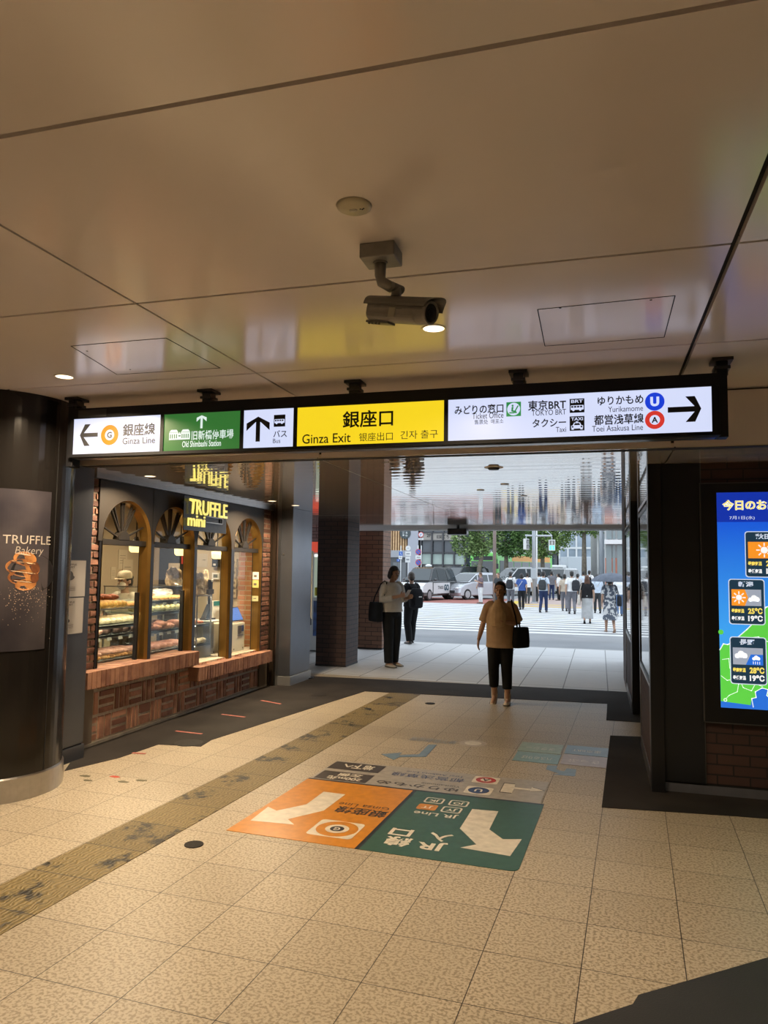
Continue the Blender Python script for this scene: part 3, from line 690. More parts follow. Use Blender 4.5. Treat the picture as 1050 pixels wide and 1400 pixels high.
# ------------------------------------------------------------------ surveillance camera
M_CAM = mat('camera_grey', (0.26, 0.25, 0.24), 0.42, 0.2, var=.08, vscale=30)
M_CAMD = mat('camera_dark', (0.15, 0.145, 0.14), 0.4)
cq = on_z(523, 340, CEIL)
t = thing('security_camera', 'grey bullet security camera with a sunshield on a bent ceiling arm', 'camera', (cq.x, cq.y, CEIL))
Yc = 2.56
bc = on_y(523, 348, 2.5)
MB().box(-.85, -.715, 2.54, 2.66, CEIL-.055, CEIL).build('ceiling_box', M_CAM, t, bevel=.004)
ax0 = V3((-.785, 2.60, CEIL-.055))
MB().cyl(ax0 + V3((0, 0, .004)), ax0 - V3((0, 0, .006)), .028).build('arm_flange', M_CAM, t)
tail = on_y(511, 424, 2.67); nose = on_y(590, 428, 2.54)
d = (nose-tail).normalized(); side = d.cross(V3((0, 0, 1))).normalized(); up = side.cross(d)
ctr = (tail+nose)/2
j = ctr + up*.062 - d*.045
MB().tube([ax0, ax0 - V3((0, 0, .05)), ax0 + V3((.005, 0, -.075)), (ax0 + V3((.03, .01, -.10)))*.55 + (j + V3((0, 0, .03)))*.45, j + V3((0, 0, .02)), j - up*.01], [.0225, .021, .021, .021, .019, .021], 14).build('arm', M_CAM, t, smooth=True)
MB().cyl(j + V3((0, 0, .025)) - side*.028, j + V3((0, 0, .025)) + side*.028, .017).build('arm_joint', M_CAMD, t)
def cring(c, w, h, n=20, e=3.2):
    o = []
    for i in range(n):
        a = 2*pi*i/n; ca, sa = cos(a), sin(a)
        o.append(c + side*(w*math.copysign(abs(ca)**(2/e), ca)) + up*(h*math.copysign(abs(sa)**(2/e), sa)))
    return o
b = MB(); b.loft([cring(tail, .038, .036), cring(tail+d*.006, .045, .043), cring(nose-d*.055, .045, .043), cring(nose-d*.05, .043, .041)])
body = b.build('camera_body', M_CAM, t, smooth=False)
b = MB(); b.loft([[nose-d*.055 + (side*cos(2*pi*i/24)+up*sin(2*pi*i/24))*.045 for i in range(24)], [nose-d*.01 + (side*cos(2*pi*i/24)+up*sin(2*pi*i/24))*.044 for i in range(24)], [nose + (side*cos(2*pi*i/24)+up*sin(2*pi*i/24))*.040 for i in range(24)], [nose + (side*cos(2*pi*i/24)+up*sin(2*pi*i/24))*.034 for i in range(24)], [nose-d*.008 + (side*cos(2*pi*i/24)+up*sin(2*pi*i/24))*.032 for i in range(24)]])
b.build('front_ring', M_CAM, t)
MB().tube([nose-d*.012, nose-d*.004], [.032, .032], 24).build('window', mat('black_glass'), t)
MB().tube([nose-d*.006, nose-d*.001], [.017, .015], 20).build('lens', mat('lens_glass', (.01, .01, .02), .02, 0, 1), t)
b = MB(); rows = []
for s0 in (0, 1):
    rr = []
    base = tail - d*.008 if s0 == 0 else nose + d*.045
    for k in range(13):
        a = pi*(k/12)*1.08 - .125; w = .054; rr.append(base + side*(-w*cos(a)) + up*(.05*max(0, sin(a))**.6 + (.004 if sin(a) > 0 else .012)) - (d*.04*abs(cos(a))**2 if s0 else V3((0, 0, 0))))
    rows.append(rr)
vs = rows[0]+rows[1]; n = 13
b.add(vs, [(i, i+1, n+i+1, n+i) for i in range(n-1)])
o = b.build('sunshield', M_CAMD, t); md = o.modifiers.new('depth', 'SOLIDIFY'); md.thickness = .003
b = MB()
for k in range(4): b.cyl(tail + d*(.01+.018*k) - up*.048 + side*.02, tail + d*(.01+.018*k) - up*.058 + side*.02, .005, n=8)
b.obox(tail + d*.05 - up*.047, d*.06, side*.02, up*.004)
b.build('underside_fittings', M_CAMD, t)
lc = ctr - side*0 ; sgn_ = -1 if side.y > 0 else 1
o = ctr - d*.006 + side*sgn_*.0458 - up*.014
MB().obox(o, d*.016, up*.018, side*.0006).build('rating_label', mat('faded_label', (0.36, 0.34, 0.28), .6), t)
text('Panasonic', M_INK, t, o + d*.02 + up*.012, d*.03, up*.005, side*sgn_, .0006)

# ------------------------------------------------------------------ printed wrap on the round pillar
M_WRAP = mat('dark_mottled_print', (0.020, 0.020, 0.034), 0.28, 0.0, 0.4, var=0.5, vscale=1.6, c2=(0.085, 0.072, 0.075))
AW0, AW1 = -2.2, -0.12
def cyl_pt(a, z, off=0.0): return PC + V3((cos(a)*(PR+off), sin(a)*(PR+off), z))
b = MB(); n = 48
b.add([cyl_pt(AW0+(AW1-AW0)*i/n, z, .004) for z in (1.02, 2.14) for i in range(n+1)], [(i, i+1, n+2+i, n+1+i) for i in range(n)])
w = b.build('wrap_poster', M_WRAP, None, at=tuple(cyl_pt((AW0+AW1)/2, 1.02)))
tag(w, 'dark printed wrap with a croissant and lettering around the black pillar', 'poster')
def ang_at(x, y):
    """where the sight line meets the pillar skin: (angle, height)"""
    d = _ray(x, y); o = EYE - PC; A = d.x**2+d.y**2; B = 2*(o.x*d.x+o.y*d.y); C = o.x**2+o.y**2-PR**2
    D = max(0.0, B*B-4*A*C); s = (-B-sqrt(D))/(2*A); p = EYE+d*s
    return math.atan2(p.y-PC.y, p.x-PC.x), p.z
def wrap_text(s, a0, z0, a1, z1, m, weight=0.0, name='lettering', shear=0.0):
    vs, fs = glyphs(s, weight)
    xa = min(p[0] for p in vs); xb = max(p[0] for p in vs); ya = min(p[1] for p in vs); yb = max(p[1] for p in vs)
    b = MB(); b.add([cyl_pt(a0+(a1-a0)*((x-xa)/(xb-xa)+shear*(y-ya)/(yb-ya)), z0+(z1-z0)*(y-ya)/(yb-ya), .0055) for x, y in vs], fs)
    return b.build(name, m, w)
M_CREAM = mat('cream_ink', (0.36, 0.325, 0.275), .5)
a0, zt = ang_at(4, 731); a1, zb = ang_at(68, 745)
wrap_text('TRUFFLE', a0, zb, a1, zt, M_CREAM, .0)
a0b, zt2 = ang_at(20, 747); a1b, zb2 = ang_at(57, 761)
wrap_text('Bakery', a0b, zb2, a1b, zt2, M_CREAM, -.012, shear=.06)
# the printed croissant: four overlapping bands
cc = ang_at(36, 780); M_CR = mat('printed_crust', (0.26, 0.085, 0.02), .5, var=.4, vscale=9, c2=(0.50, 0.22, 0.065)); M_CRD = mat('printed_dark_crust', (0.11, 0.035, 0.012), .5, var=.5, vscale=20)
def blob(da, dz, ra, rz, m, off, rot=0.0, name='printed_croissant', n=28):
    b = MB(); pts = []
    for i in range(n):
        t_ = 2*pi*i/n; x = ra*cos(t_); z = rz*sin(t_); x, z = x*cos(rot)-z*sin(rot), x*sin(rot)+z*cos(rot)
        pts.append(cyl_pt(cc[0]+(da+x)/PR, cc[1]+dz+z, off))
    b.poly(pts); return b.build(name, m, w)
blob(.055, -.02, .16, .135, mat('printed_black', (0.010, 0.009, 0.010), .4), .0048)
blob(-.012, .082, .078, .050, M_CR, .0054, -.15); blob(-.022, .018, .116, .062, M_CR, .0056, -.12); blob(-.016, -.050, .104, .056, M_CR, .0058, -.05); blob(.0, -.098, .072, .040, M_CR, .0060, .12)
for dz, r in ((.050, .094), (-.016, .108), (-.074, .084)): blob(-.016, dz, r, .009, M_CRD, .0064, -.12)
blob(.060, .02, .032, .040, M_CRD, .0066, .2); blob(.058, -.05, .030, .034, M_CRD, .0066, .2)
for dz, r in ((.112, .045), (.056, .08), (-.012, .085), (-.076, .06)): blob(-.02, dz, r, .0032, mat('printed_sugar', (0.62, 0.46, 0.32), .5), .0070, -.12)
rs = random.Random(5); b = MB()
for k in range(170):
    dz = -.12 - abs(rs.gauss(0, .10)); da = rs.gauss(0.0, .05 + .35*abs(dz+.1)); r = rs.uniform(.0012, .003)
    b.poly([cyl_pt(cc[0]+(da+r*cos(i*pi/3))/PR, cc[1]+dz+r*sin(i*pi/3), .0056) for i in range(6)])
o = b.build('printed_sugar_dust', MATS['printed_sugar'], w); o['kind'] = 'stuff'

# posters on the grey panel and the notice on the brick pier
def small_poster(z0, z1, y0, y1, label, kind):
    xx = -4.185; t = thing('paper_poster', label, 'poster', (xx, (y0+y1)/2, z0), 0, 'posters on the grey panel')
    sh = MB().box(xx, xx+.003, y0, y1, z0, z1).build('sheet', mat('poster_paper', (0.42, 0.40, 0.39), .6), t)
    fr = Frame((xx+.003, y0, z0), (0, 1, 0), (0, 0, 1)); W, H = y1-y0, z1-z0
    fr.text('TRUFFLE', .12*W, .86*H, .62*W, .91*H, M_INK, sh, .001, .01); fr.text('BAKERY', .12*W, .79*H, .55*W, .84*H, M_INK, sh, .001, .01)
    if kind == 0:
        fr.poly([(W*(.37+.2*sin(t_)*(1-.35*(cos(t_) > 0))), H*(.58+.13*cos(t_))) for t_ in [2*pi*i/24 for i in range(24)]], mat('poster_grey', (0.07, 0.07, 0.075), .6), sh, 'printed_truffle', .001)
    else:
        for c, r in (((.35, .53), .07), ((.33, .43), .09), ((.40, .37), .06)): fr.disc((W*c[0], H*c[1]), r*H*.75, M_INK, sh, 'printed_truffle', .001)
    for k in range(4): fr.rect(.15*W, (.26-.03*k)*H, .6*W, (.268-.03*k)*H, mat('poster_grey', (0.07, 0.07, 0.075)), sh, 'text_lines', .001)
    return t
small_poster(1.355, 1.655, 5.03, 5.335, 'white poster with a grey truffle, upper of two on the grey panel', 0)
small_poster(1.05, 1.345, 5.03, 5.325, 'white poster with dark truffles, lower of two on the grey panel', 1)
t = thing('paper_notice', 'white notice with a black arrow on the brick pier', 'notice', (-4.398, 5.6, 1.33))
sh = MB().box(-4.40, -4.397, 5.62, 5.72, 1.325, 1.525).build('sheet', M_PAPER, t)
fr = Frame((-4.397, 5.60, 1.325), (0, 1, 0), (0, 0, 1)); fr.poly([(.03, .07), (.07, .10), (.03, .13)], M_INK, sh, 'arrow', .001); fr.text('入口', .03, .15, .09, .18, M_INK, sh, .001)

# ------------------------------------------------------------------ floor graphic
TF = Frame(tile_pt(0, 0, 0.0), tile_pt(1, 0), tile_pt(0, 1))
t = thing('floor_sticker', 'large orange and green wayfinding sticker with pale arrows on the tile floor', 'floor sticker', tile_pt(-1.5, 4.75), TILE_YAW)
MS = lambda n, c: mat('sticker_'+n, c, 0.3, 0, .5, var=.12, vscale=18)
S_OR, S_GR, S_CR, S_DK, S_GY = MS('orange', (0.56, 0.215, 0.014)), MS('green', (0.035, 0.095, 0.070)), MS('cream', (0.66, 0.60, 0.50)), MS('black', (0.02, 0.022, 0.026)), MS('grey', (0.35, 0.32, 0.28))
S_BG, S_BL, S_RD = MS('dark_brown', (0.06, 0.05, 0.045)), MS('blue', (0.02, 0.05, 0.16)), MS('red', (0.45, 0.03, 0.03))
def tslab(u0, v0, u1, v1, m, name, h=.002, r=0.0):
    pts = [(u0, v0), (u1, v0), (u1, v1), (u0, v1)]
    if r: pts = [(u0, v0)] + [(u1-r+r*cos(a), v0+r+r*sin(a)) for a in [-pi/2+k*pi/8 for k in range(5)]] + [(u1, v1), (u0, v1)]
    b = MB(); b.prism([tile_pt(u, v, .0005) for u, v in pts], (0, 0, h)); return b.build(name, m, t)
og = tslab(-2.40, 4.14, -1.555, 5.345, S_OR, 'orange_panel'); dv = tslab(-1.555, 4.14, -1.528, 5.345, S_DK, 'dark_divider'); gg = tslab(-1.528, 4.14, -.612, 5.345, S_GR, 'green_panel', r=.05)
eb = tslab(-2.40, 5.345, -.612, 5.372, S_DK, 'dark_edge'); gy = tslab(-2.39, 5.372, -.64, 5.93, S_GY, 'grey_panel')
ZO = .0032
def ttext(s, u0, v0, u1, v1, m, par, w=0.0):
    """reads the right way up for people walking towards the camera"""
    u0, u1 = min(u0, u1), max(u0, u1); v0, v1 = min(v0, v1), max(v0, v1)
    return text(s, m, par, TF.p(u1, v1), TF.u*(u0-u1), TF.v*(v0-v1), V3((0, 0, 1)), ZO, w)
TF.poly([(-2.152, 5.079), (-1.982, 5.076), (-1.986, 4.691), (-2.134, 4.455), (-2.052, 4.377), (-2.346, 4.345), (-2.369, 4.632), (-2.278, 4.579), (-2.148, 4.771)], S_CR, og, 'arrow', ZO)
TF.poly([(-1.06, 5.085), (-.885, 5.1), (-.878, 4.732), (-.77, 4.594), (-.662, 4.636), (-.687, 4.345), (-.981, 4.371), (-.903, 4.453), (-1.055, 4.683)], S_CR, gg, 'arrow', ZO)
TF.rect(-1.925, 4.258, -1.627, 4.54, S_CR, og, 'emblem_ground', ZO, .03)
TF.disc((-1.77, 4.402), .133, S_OR, og, 'emblem', ZO+.0004); TF.disc((-1.77, 4.402), .075, S_CR, og, 'emblem', ZO+.0008); TF.disc((-1.77, 4.402), .045, S_DK, og, 'emblem', ZO+.0012)
text('G', S_CR, og, TF.p(-1.75, 4.425), TF.u*-.04, TF.v*-.05, V3((0, 0, 1)), ZO+.0016, .03)
ttext('銀座線', -1.925, 4.69, -1.565, 4.83, S_DK, og, .02); ttext('Ginza Line', -1.95, 4.84, -1.585, 4.905, S_DK, og)
ttext('JR Line', -1.415, 4.85, -1.115, 4.93, S_CR, gg, .015)
for s, u0, v0, c in (('JK', -1.415, 5.11, S_CR), ('JO', -1.24, 5.11, S_CR), ('JT', -1.425, 4.955, S_OR), ('JY', -1.255, 4.955, S_CR)):
    TF.rect(u0, v0, u0+.135, v0+.12, c, gg, 'line_badge', ZO, .02); TF.rect(u0+.012, v0+.012, u0+.123, v0+.108, S_GR if c is S_CR else S_OR, gg, 'line_badge', ZO+.0004, .015)
    ttext(s, u0+.03, v0+.03, u0+.105, v0+.09, S_CR, gg, .03).location.z += .0008
ttext('JR', -1.235, 4.27, -1.06, 4.41, S_CR, gg, .03); ttext('線', -1.435, 4.26, -1.275, 4.41, S_CR, gg, .03); ttext('入', -1.205, 4.42, -1.06, 4.56, S_CR, gg, .03); ttext('口', -1.45, 4.43, -1.31, 4.55, S_CR, gg, .03)
d1 = TF.rect(-2.385, 5.68, -1.945, 5.90, S_BG, gy, 'dark_box', ZO); d2 = TF.rect(-2.37, 5.385, -1.945, 5.61, S_BG, gy, 'dark_box', ZO)
ttext('地下へ', -2.29, 5.73, -2.02, 5.87, S_CR, gy, .03).location.z += .0006; ttext('200m先', -2.28, 5.40, -2.0, 5.49, S_CR, gy, .03).location.z += .0006; ttext('左側', -2.22, 5.50, -2.03, 5.59, S_CR, gy, .03).location.z += .0006
ttext('ゆりかもめ', -1.88, 5.42, -1.245, 5.51, S_BG, gy, .02); ttext('Yurikamome', -1.55, 5.53, -1.25, 5.57, S_BG, gy)
ttext('都営浅草線', -1.84, 5.67, -1.255, 5.77, S_BL, gy); ttext('Toei Asakusa Line', -1.75, 5.80, -1.28, 5.84, S_BL, gy)
for v0, m, s in ((5.43, S_BL, 'U'), (5.715, S_RD, 'A')):
    TF.rect(-1.203, v0, -1.005, v0+.18, S_CR, gy, 'emblem_ground', ZO, .02); TF.disc((-1.104, v0+.09), .078, m, gy, 'emblem', ZO+.0004)
    if s == 'A': TF.disc((-1.104, v0+.09), .042, S_CR, gy, 'emblem', ZO+.0008)
    text(s, S_CR if s == 'U' else S_DK, gy, TF.p(-1.075, v0+.125), TF.u*-.058, TF.v*-.07, V3((0, 0, 1)), ZO+.0012, .03)
AR = [(-.964, 5.769), (-.875, 5.766), (-.87, 5.687), (-.745, 5.743), (-.655, 5.74), (-.73, 5.663), (-.863, 5.611), (-.863, 5.545), (-.948, 5.542)]
AR = [(-.955, 5.775), (-.875, 5.775), (-.868, 5.70), (-.745, 5.70), (-.745, 5.745), (-.65, 5.685), (-.745, 5.63), (-.745, 5.655), (-.865, 5.655), (-.865, 5.545), (-.95, 5.545)]
TF.poly([(x+(x+.85)*.06, y+(y-5.66)*.12) for x, y in AR], S_BG, gy, 'arrow_outline', ZO); TF.poly(AR, S_CR, gy, 'arrow', ZO+.0005)
# paler stickers farther on
P_BL, P_GN, P_TL, P_GY, P_TX = MS('pale_blue', (0.16, 0.24, 0.32)), MS('pale_green', (0.27, 0.36, 0.27)), MS('pale_teal', (0.19, 0.32, 0.34)), MS('pale_mauve', (0.36, 0.30, 0.29)), MS('pale_text', (0.30, 0.33, 0.36))
t = thing('floor_sticker', 'faded blue bent arrow sticker on the tiles beyond the orange panel', 'floor sticker', tile_pt(-1.85, 6.4), TILE_YAW)
o = MB().prism([tile_pt(u, v, .0005) for u, v in [(-1.824, 6.77), (-1.75, 6.79), (-1.729, 6.329), (-1.941, 6.235), (-1.955, 6.128), (-2.116, 6.267), (-1.966, 6.395), (-1.965, 6.30), (-1.81, 6.385)][::-1]], (0, 0, .002)).build('arrow', P_BL, t)
ttext('地下鉄銀座線', -2.05, 6.85, -1.6, 7.02, P_TX, t); TF.disc((-1.45, 6.98), .13, MS('pale_ring', (0.42, 0.36, 0.30)), t, 'emblem', .001); TF.disc((-1.45, 6.98), .08, S_CR, t, 'emblem', .0015)
t = thing('floor_sticker', 'faded sticker of green, blue and mauve squares with a blue arrow on the tiles', 'floor sticker', tile_pt(-.63, 6.7), TILE_YAW)
for (u0, v0, u1, v1, m, s) in ((-1.02, 6.85, -.64, 7.21, P_GN, 'タクシー'), (-1.01, 6.49, -.63, 6.83, P_TL, 'バスのりば'), (-.61, 6.90, -.24, 7.24, P_BL, '東京BRT'), (-.61, 6.52, -.24, 6.88, P_GY, 'きっぷ')):
    MB().prism([tile_pt(u, v, .0005) for u, v in ((u0, v0), (u1, v0), (u1, v1), (u0, v1))], (0, 0, .002)).build('square', m, t)
    ttext(s, u0+.06, v0+.10, u1-.06, v0+.2, S_CR, t)
TF.poly([(-.705, 6.44), (-.625, 6.45), (-.624, 6.334), (-.558, 6.29), (-.545, 6.40), (-.468, 6.395), (-.463, 6.177), (-.635, 6.16), (-.590, 6.215), (-.705, 6.30)][::-1], P_BL, t, 'arrow', .0012)

# ------------------------------------------------------------------ weather screen on the right wall
t = thing('weather_screen', 'tall lit screen with a blue and green weather map in a black surround', 'screen', (1.35, 6.0, .53))
SF = 5.965
MB().box(.735, 1.97, SF, 6.0, .535, 2.29).build('surround', mat('screen_surround', (.005, .0055, .007), .35), t, bevel=.004)
b = MB()
for x0, x1, z0, z1 in ((.728, 1.977, 2.288, 2.296), (.728, 1.977, .528, .536), (.728, .736, .528, 2.296), (1.969, 1.977, .528, 2.296)): b.box(x0, x1, SF-.004, SF+.02, z0, z1)
b.build('edge_trim', mat('dull_edge'), t)
M_SCR = mat('screen_sky', (.01, .05, .3), .2, emit=(0.005, 0.11, 0.72), es=1.0)
N, L, b_ = nodes_of(M_SCR); _t = N.new('ShaderNodeTexCoord'); _s = N.new('ShaderNodeSeparateXYZ'); _r = N.new('ShaderNodeValToRGB'); _m = N.new('ShaderNodeMapRange')
_m.inputs[1].default_value = 1.2-.53; _m.inputs[2].default_value = 2.15-.53
L.new(_t.outputs['Object'], _s.inputs[0]); L.new(_s.outputs[2], _m.inputs[0]); L.new(_m.outputs[0], _r.inputs[0])
_r.color_ramp.elements[0].color = (0.05, 0.36, 0.85, 1); _r.color_ramp.elements[1].color = (0.002, 0.045, 0.62, 1); L.new(_r.outputs[0], b_.inputs['Emission Color'])
def glow(n, c, s=1.0): return mat('screen_'+n, c, .3, emit=c, es=s)
scr = MB().box(.845, 1.86, SF-.003, SF+.004, .645, 2.22).build('display', M_SCR, t)
SFm = Frame((0, SF-.003, 0), (1, 0, 0), (0, 0, 1))
G_NAVY, G_GRN, G_SEA, G_WHT, G_YEL, G_CARD, G_OR, G_GRY, G_LB = glow('navy', (0.006, 0.03, 0.36)), glow('green', (0.10, 0.55, 0.06)), glow('sea', (0.02, 0.14, 0.62)), glow('white', (0.85, 0.88, 0.9)), glow('yellow', (0.85, 0.68, 0.12)), glow('card', (0.012, 0.035, 0.06)), glow('orange', (0.85, 0.28, 0.02)), glow('grey', (0.30, 0.34, 0.42)), glow('pale', (0.55, 0.62, 0.75))
SFm.rect(.845, 2.0, 1.86, 2.22, G_NAVY, scr, 'header', .0005)
SFm.text('今日のお出かけ天気', .882, 2.085, 1.56, 2.165, G_WHT, scr, .0012, .05); SFm.text('今日のお出かけ天気', .884, 2.087, 1.558, 2.163, G_YEL, scr, .0018, .012)
SFm.text('7月1日(水)', .93, 2.015, 1.10, 2.045, G_LB, scr, .0012, .01)
coast = [(.845, .66), (1.86, .66), (1.86, 1.75), (1.62, 1.66), (1.45, 1.45), (1.28, 1.42), (1.16, 1.38), (1.08, 1.27), (1.03, 1.215), (.94, 1.13), (.90, 1.10), (.87, 1.105), (.845, 1.06)]
SFm.poly(coast, G_GRN, scr, 'land', .0006)
SFm.poly([(1.04, .655), (1.05, .72), (1.08, .73), (1.075, .77), (1.12, .80), (1.16, .79), (1.15, .75), (1.175, .72), (1.16, .69), (1.18, .655)], G_SEA, scr, 'bay', .0011); SFm.poly([(1.195, .72), (1.22, .80), (1.30, .84), (1.32, .66), (1.19, .66)], G_SEA, scr, 'bay', .0011)
SFm.poly([(.845, .645), (1.86, .645), (1.86, .665), (1.10, .668), (.845, .69)], G_SEA, scr, 'bay', .0012)
def line(pts, m, par, w=.004, off=.0014, name='border_line'):
    b = MB()
    for i in range(len(pts)-1):
        a, c = SFm.p(*pts[i], off), SFm.p(*pts[i+1], off); d = (c-a).normalized(); n = SFm.n.cross(d)*w/2; b.poly([a-n-d*w*.3, c-n+d*w*.3, c+n+d*w*.3, a+n-d*w*.3])
    return b.build(name, m, par)
line(coast[2:], G_WHT, scr, .006)
rs = random.Random(11)
for pts in ([(.86, .99), (.90, 1.0), (.91, .93), (.95, .90), (.93, .85), (.97, .82), (.96, .76), (.90, .74), (.87, .70)], [(.95, .90), (1.0, .80), (1.05, .78), (1.08, .83), (1.13, .81)], [(.85, .87), (.89, .84), (.93, .85)], [(1.0, 1.15), (1.10, 1.16), (1.18, 1.12), (1.24, 1.2), (1.3, 1.18)], [(1.18, 1.12), (1.2, 1.0), (1.28, .95), (1.3, .85)], [(.97, .82), (1.02, .86), (1.1, .88)]): line([(x+rs.uniform(-.005, .005), z+rs.uniform(-.005, .005)) for x, z in pts], G_WHT, scr, .0035)
line([(1.06, .66), (1.05, .72), (1.08, .73), (1.075, .77), (1.12, .80), (1.16, .79), (1.15, .75), (1.175, .72), (1.16, .67)], G_WHT, scr, .005)
SFm.disc((.875, .70), .012, G_WHT, scr, 'city_mark', .0015); SFm.disc((.875, .70), .007, G_GRN, scr, 'city_mark', .0018); SFm.disc((.855, 1.19), .018, G_GRN, scr, 'island', .0012)
def wcard(x0, z0, w, h, city, sky, hi, lo):
    SFm.rect(x0-.006, z0-.006, x0+w+.006, z0+h+.006, G_LB, scr, 'card_rim', .0018, .02); SFm.rect(x0, z0, x0+w, z0+h, G_CARD, scr, 'card', .0022, .018)
    SFm.text(city, x0+.26*w, z0+.84*h, x0+.70*w, z0+.965*h, G_LB, scr, .0027, .03)
    px0, pz0, px1, pz1 = x0+.06*w, z0+.41*h, x0+.92*w, z0+.78*h; mid = (px0+px1)/2
    def sun_(cx, cz, r):
        SFm.disc((cx, cz), r, G_WHT, scr, 'sun_symbol', .0033)
        for k in range(8):
            a = k*pi/4; line([(cx+r*1.35*cos(a), cz+r*1.35*sin(a)), (cx+r*2.1*cos(a), cz+r*2.1*sin(a))], G_WHT, scr, .008, .0033, 'sun_symbol')
    def cloud(cx, cz, s):
        for dx, dz, r in ((-.9, -.1, .55), (0, .35, .75), (.8, 0, .6)): SFm.disc((cx+dx*s, cz+dz*s), r*s, G_WHT, scr, 'cloud_symbol', .0033)
        SFm.rect(cx-1.3*s, cz-.62*s, cx+1.3*s, cz-.1*s, G_WHT, scr, 'cloud_symbol', .0033)
    ph = pz1-pz0
    if sky == 'sun': SFm.rect(px0, pz0, px1, pz1, G_OR, scr, 'sky_box', .0027); sun_(mid, (pz0+pz1)/2, ph*.2)
    if sky == 'suncloud':
        SFm.rect(px0, pz0, px1, pz1, G_GRY, scr, 'sky_box', .0025); SFm.poly([(px0, pz0), (mid-.01, pz0), (mid+.012, (pz0+pz1)/2), (mid-.01, pz1), (px0, pz1)], G_OR, scr, 'sky_box', .0028); sun_((px0+mid)/2, (pz0+pz1)/2, ph*.17); cloud(mid+(px1-mid)*.52, pz0+ph*.42, ph*.22)
    if sky == 'cloudrain':
        SFm.rect(px0, pz0, px1, pz1, G_GRY, scr, 'sky_box', .0025); SFm.poly([(mid-.015, pz0), (px1, pz0), (px1, pz0+.62*ph), (mid+.02, pz0+.62*ph)], G_SEA, scr, 'sky_box', .0028); cloud(px0+(mid-px0)*.55, pz0+ph*.55, ph*.24); cloud(mid+(px1-mid)*.55, pz0+ph*.40, ph*.15)
        for k in range(4): line([(mid+.035+k*.014, pz0+.06*ph), (mid+.035+k*.014, pz0+.2*ph)], G_WHT, scr, .004, .0033, 'rain_symbol')
    SFm.text('最高気温', x0+.05*w, z0+.245*h, x0+.42*w, z0+.34*h, G_YEL, scr, .0027, .03); SFm.text('最低気温', x0+.05*w, z0+.075*h, x0+.42*w, z0+.17*h, G_WHT, scr, .0027, .03)
    SFm.text(hi+'℃', x0+.53*w, z0+.23*h, x0+.95*w, z0+.365*h, G_YEL, scr, .0027, .04); SFm.text(lo+'℃', x0+.53*w, z0+.06*h, x0+.95*w, z0+.195*h, G_WHT, scr, .0027, .04)
wcard(1.035, 1.60, .25, .325, '秋田', 'sun', '29', '19'); wcard(.918, 1.255, .23, .32, '新潟', 'suncloud', '25', '19'); wcard(.918, .825, .232, .33, '長野', 'cloudrain', '28', '19')
wcard(1.225, 1.19, .23, .32, '仙台', 'suncloud', '27', '20')
# ------------------------------------------------------------------ bakery shopfront
FX = -4.36                      # outer face of the posts
GX = -4.455                      # glass plane
BAYS = [(5.78, 6.545), (6.60, 7.385), (7.445, 8.255), (8.335, 9.12)]
M_MORTAR = mat('mortar', (0.52, 0.44, 0.34), 0.9, var=.2, vscale=30, bump=.3, bscale=150)
M_KBRICK = mat('old_red_brick', (0.40, 0.18, 0.115), 0.8, var=.4, vscale=9, bump=.5, bscale=90, island=.7, c2=(0.56, 0.29, 0.19))  # colour raised to make up for the little light below the sill
M_PBRICK = mat('dimmed_pier_brick', (0.14, 0.055, 0.036), 0.8, var=.4, vscale=9, bump=.5, bscale=90, island=.7, c2=(0.24, 0.11, 0.07))  # darker copy of the red brick, tones down the nearby downlights
M_SILLB = mat('sill_brick', (0.28, 0.12, 0.075), 0.75, var=.3, vscale=12, bump=.5, bscale=100, island=.5, c2=(0.36, 0.18, 0.11))
M_HEAD = mat('dark_header_metal', (0.034, 0.028, 0.023), 0.5, 0.3, var=.1, vscale=3)
sf = struct_root('wall_left', (-4.4, 7.5, 0))
rs = random.Random(21)
def brick(b, y0, y1, z0, z1, x, d=.012):
    j = lambda: rs.uniform(-.004, .004)
    e = .004
    f = [(x+d+j(), y0+e, z0+e), (x+d+j(), y1-e, z0+e), (x+d+j(), y1-e, z1-e), (x+d+j(), y0+e, z1-e)]
    k = [(x-.02, y0+j(), z0+j()), (x-.02, y1+j(), z0+j()), (x-.02, y1+j(), z1+j()), (x-.02, y0+j(), z1+j())]
    b.add(k+f, [(4, 5, 6, 7), (0, 1, 5, 4), (1, 2, 6, 5), (2, 3, 7, 6), (3, 0, 4, 7)])
bx = -4.405
m_ = MB().box(-4.7, bx, 5.62, 9.46, 0.0, 0.52).build('brick_wall', M_MORTAR, sf, label='low wall of old red bricks in a basket pattern')
b = MB(); S = .225; row = 0; z = .03
while z < .5:
    y = 5.63; col = 0; off = 0 if row % 2 == 0 else 0
    while y < 9.44:
        g = .022; k = rs.choice((2, 3)) if rs.random() < .4 else 3
        w_ = S*rs.uniform(.86, 1.1)
        if (col+row) % 2 == 0:
            for i in range(k): brick(b, y+g/2, min(y+w_-g/2, 9.45), z+i*S/k+g/2, min(z+(i+1)*S/k-g/2, .515), bx) if z+i*S/k+g < .5 else None
        else:
            for i in range(k): brick(b, y+i*w_/k+g/2, min(y+(i+1)*w_/k-g/2, 9.45), z+g/2, min(z+S-g/2, .515), bx) if y+i*w_/k+g < 9.43 else None
        y += w_; col += 1
    z += S; row += 1
b.build('bricks', M_KBRICK, m_)
MB().box(-4.42, -4.375, 5.62, 9.5, 0.0, .028).build('foot_strip', mat('pale_foot_strip', (0.34, 0.30, 0.24), .6, var=.2, vscale=10), sf)
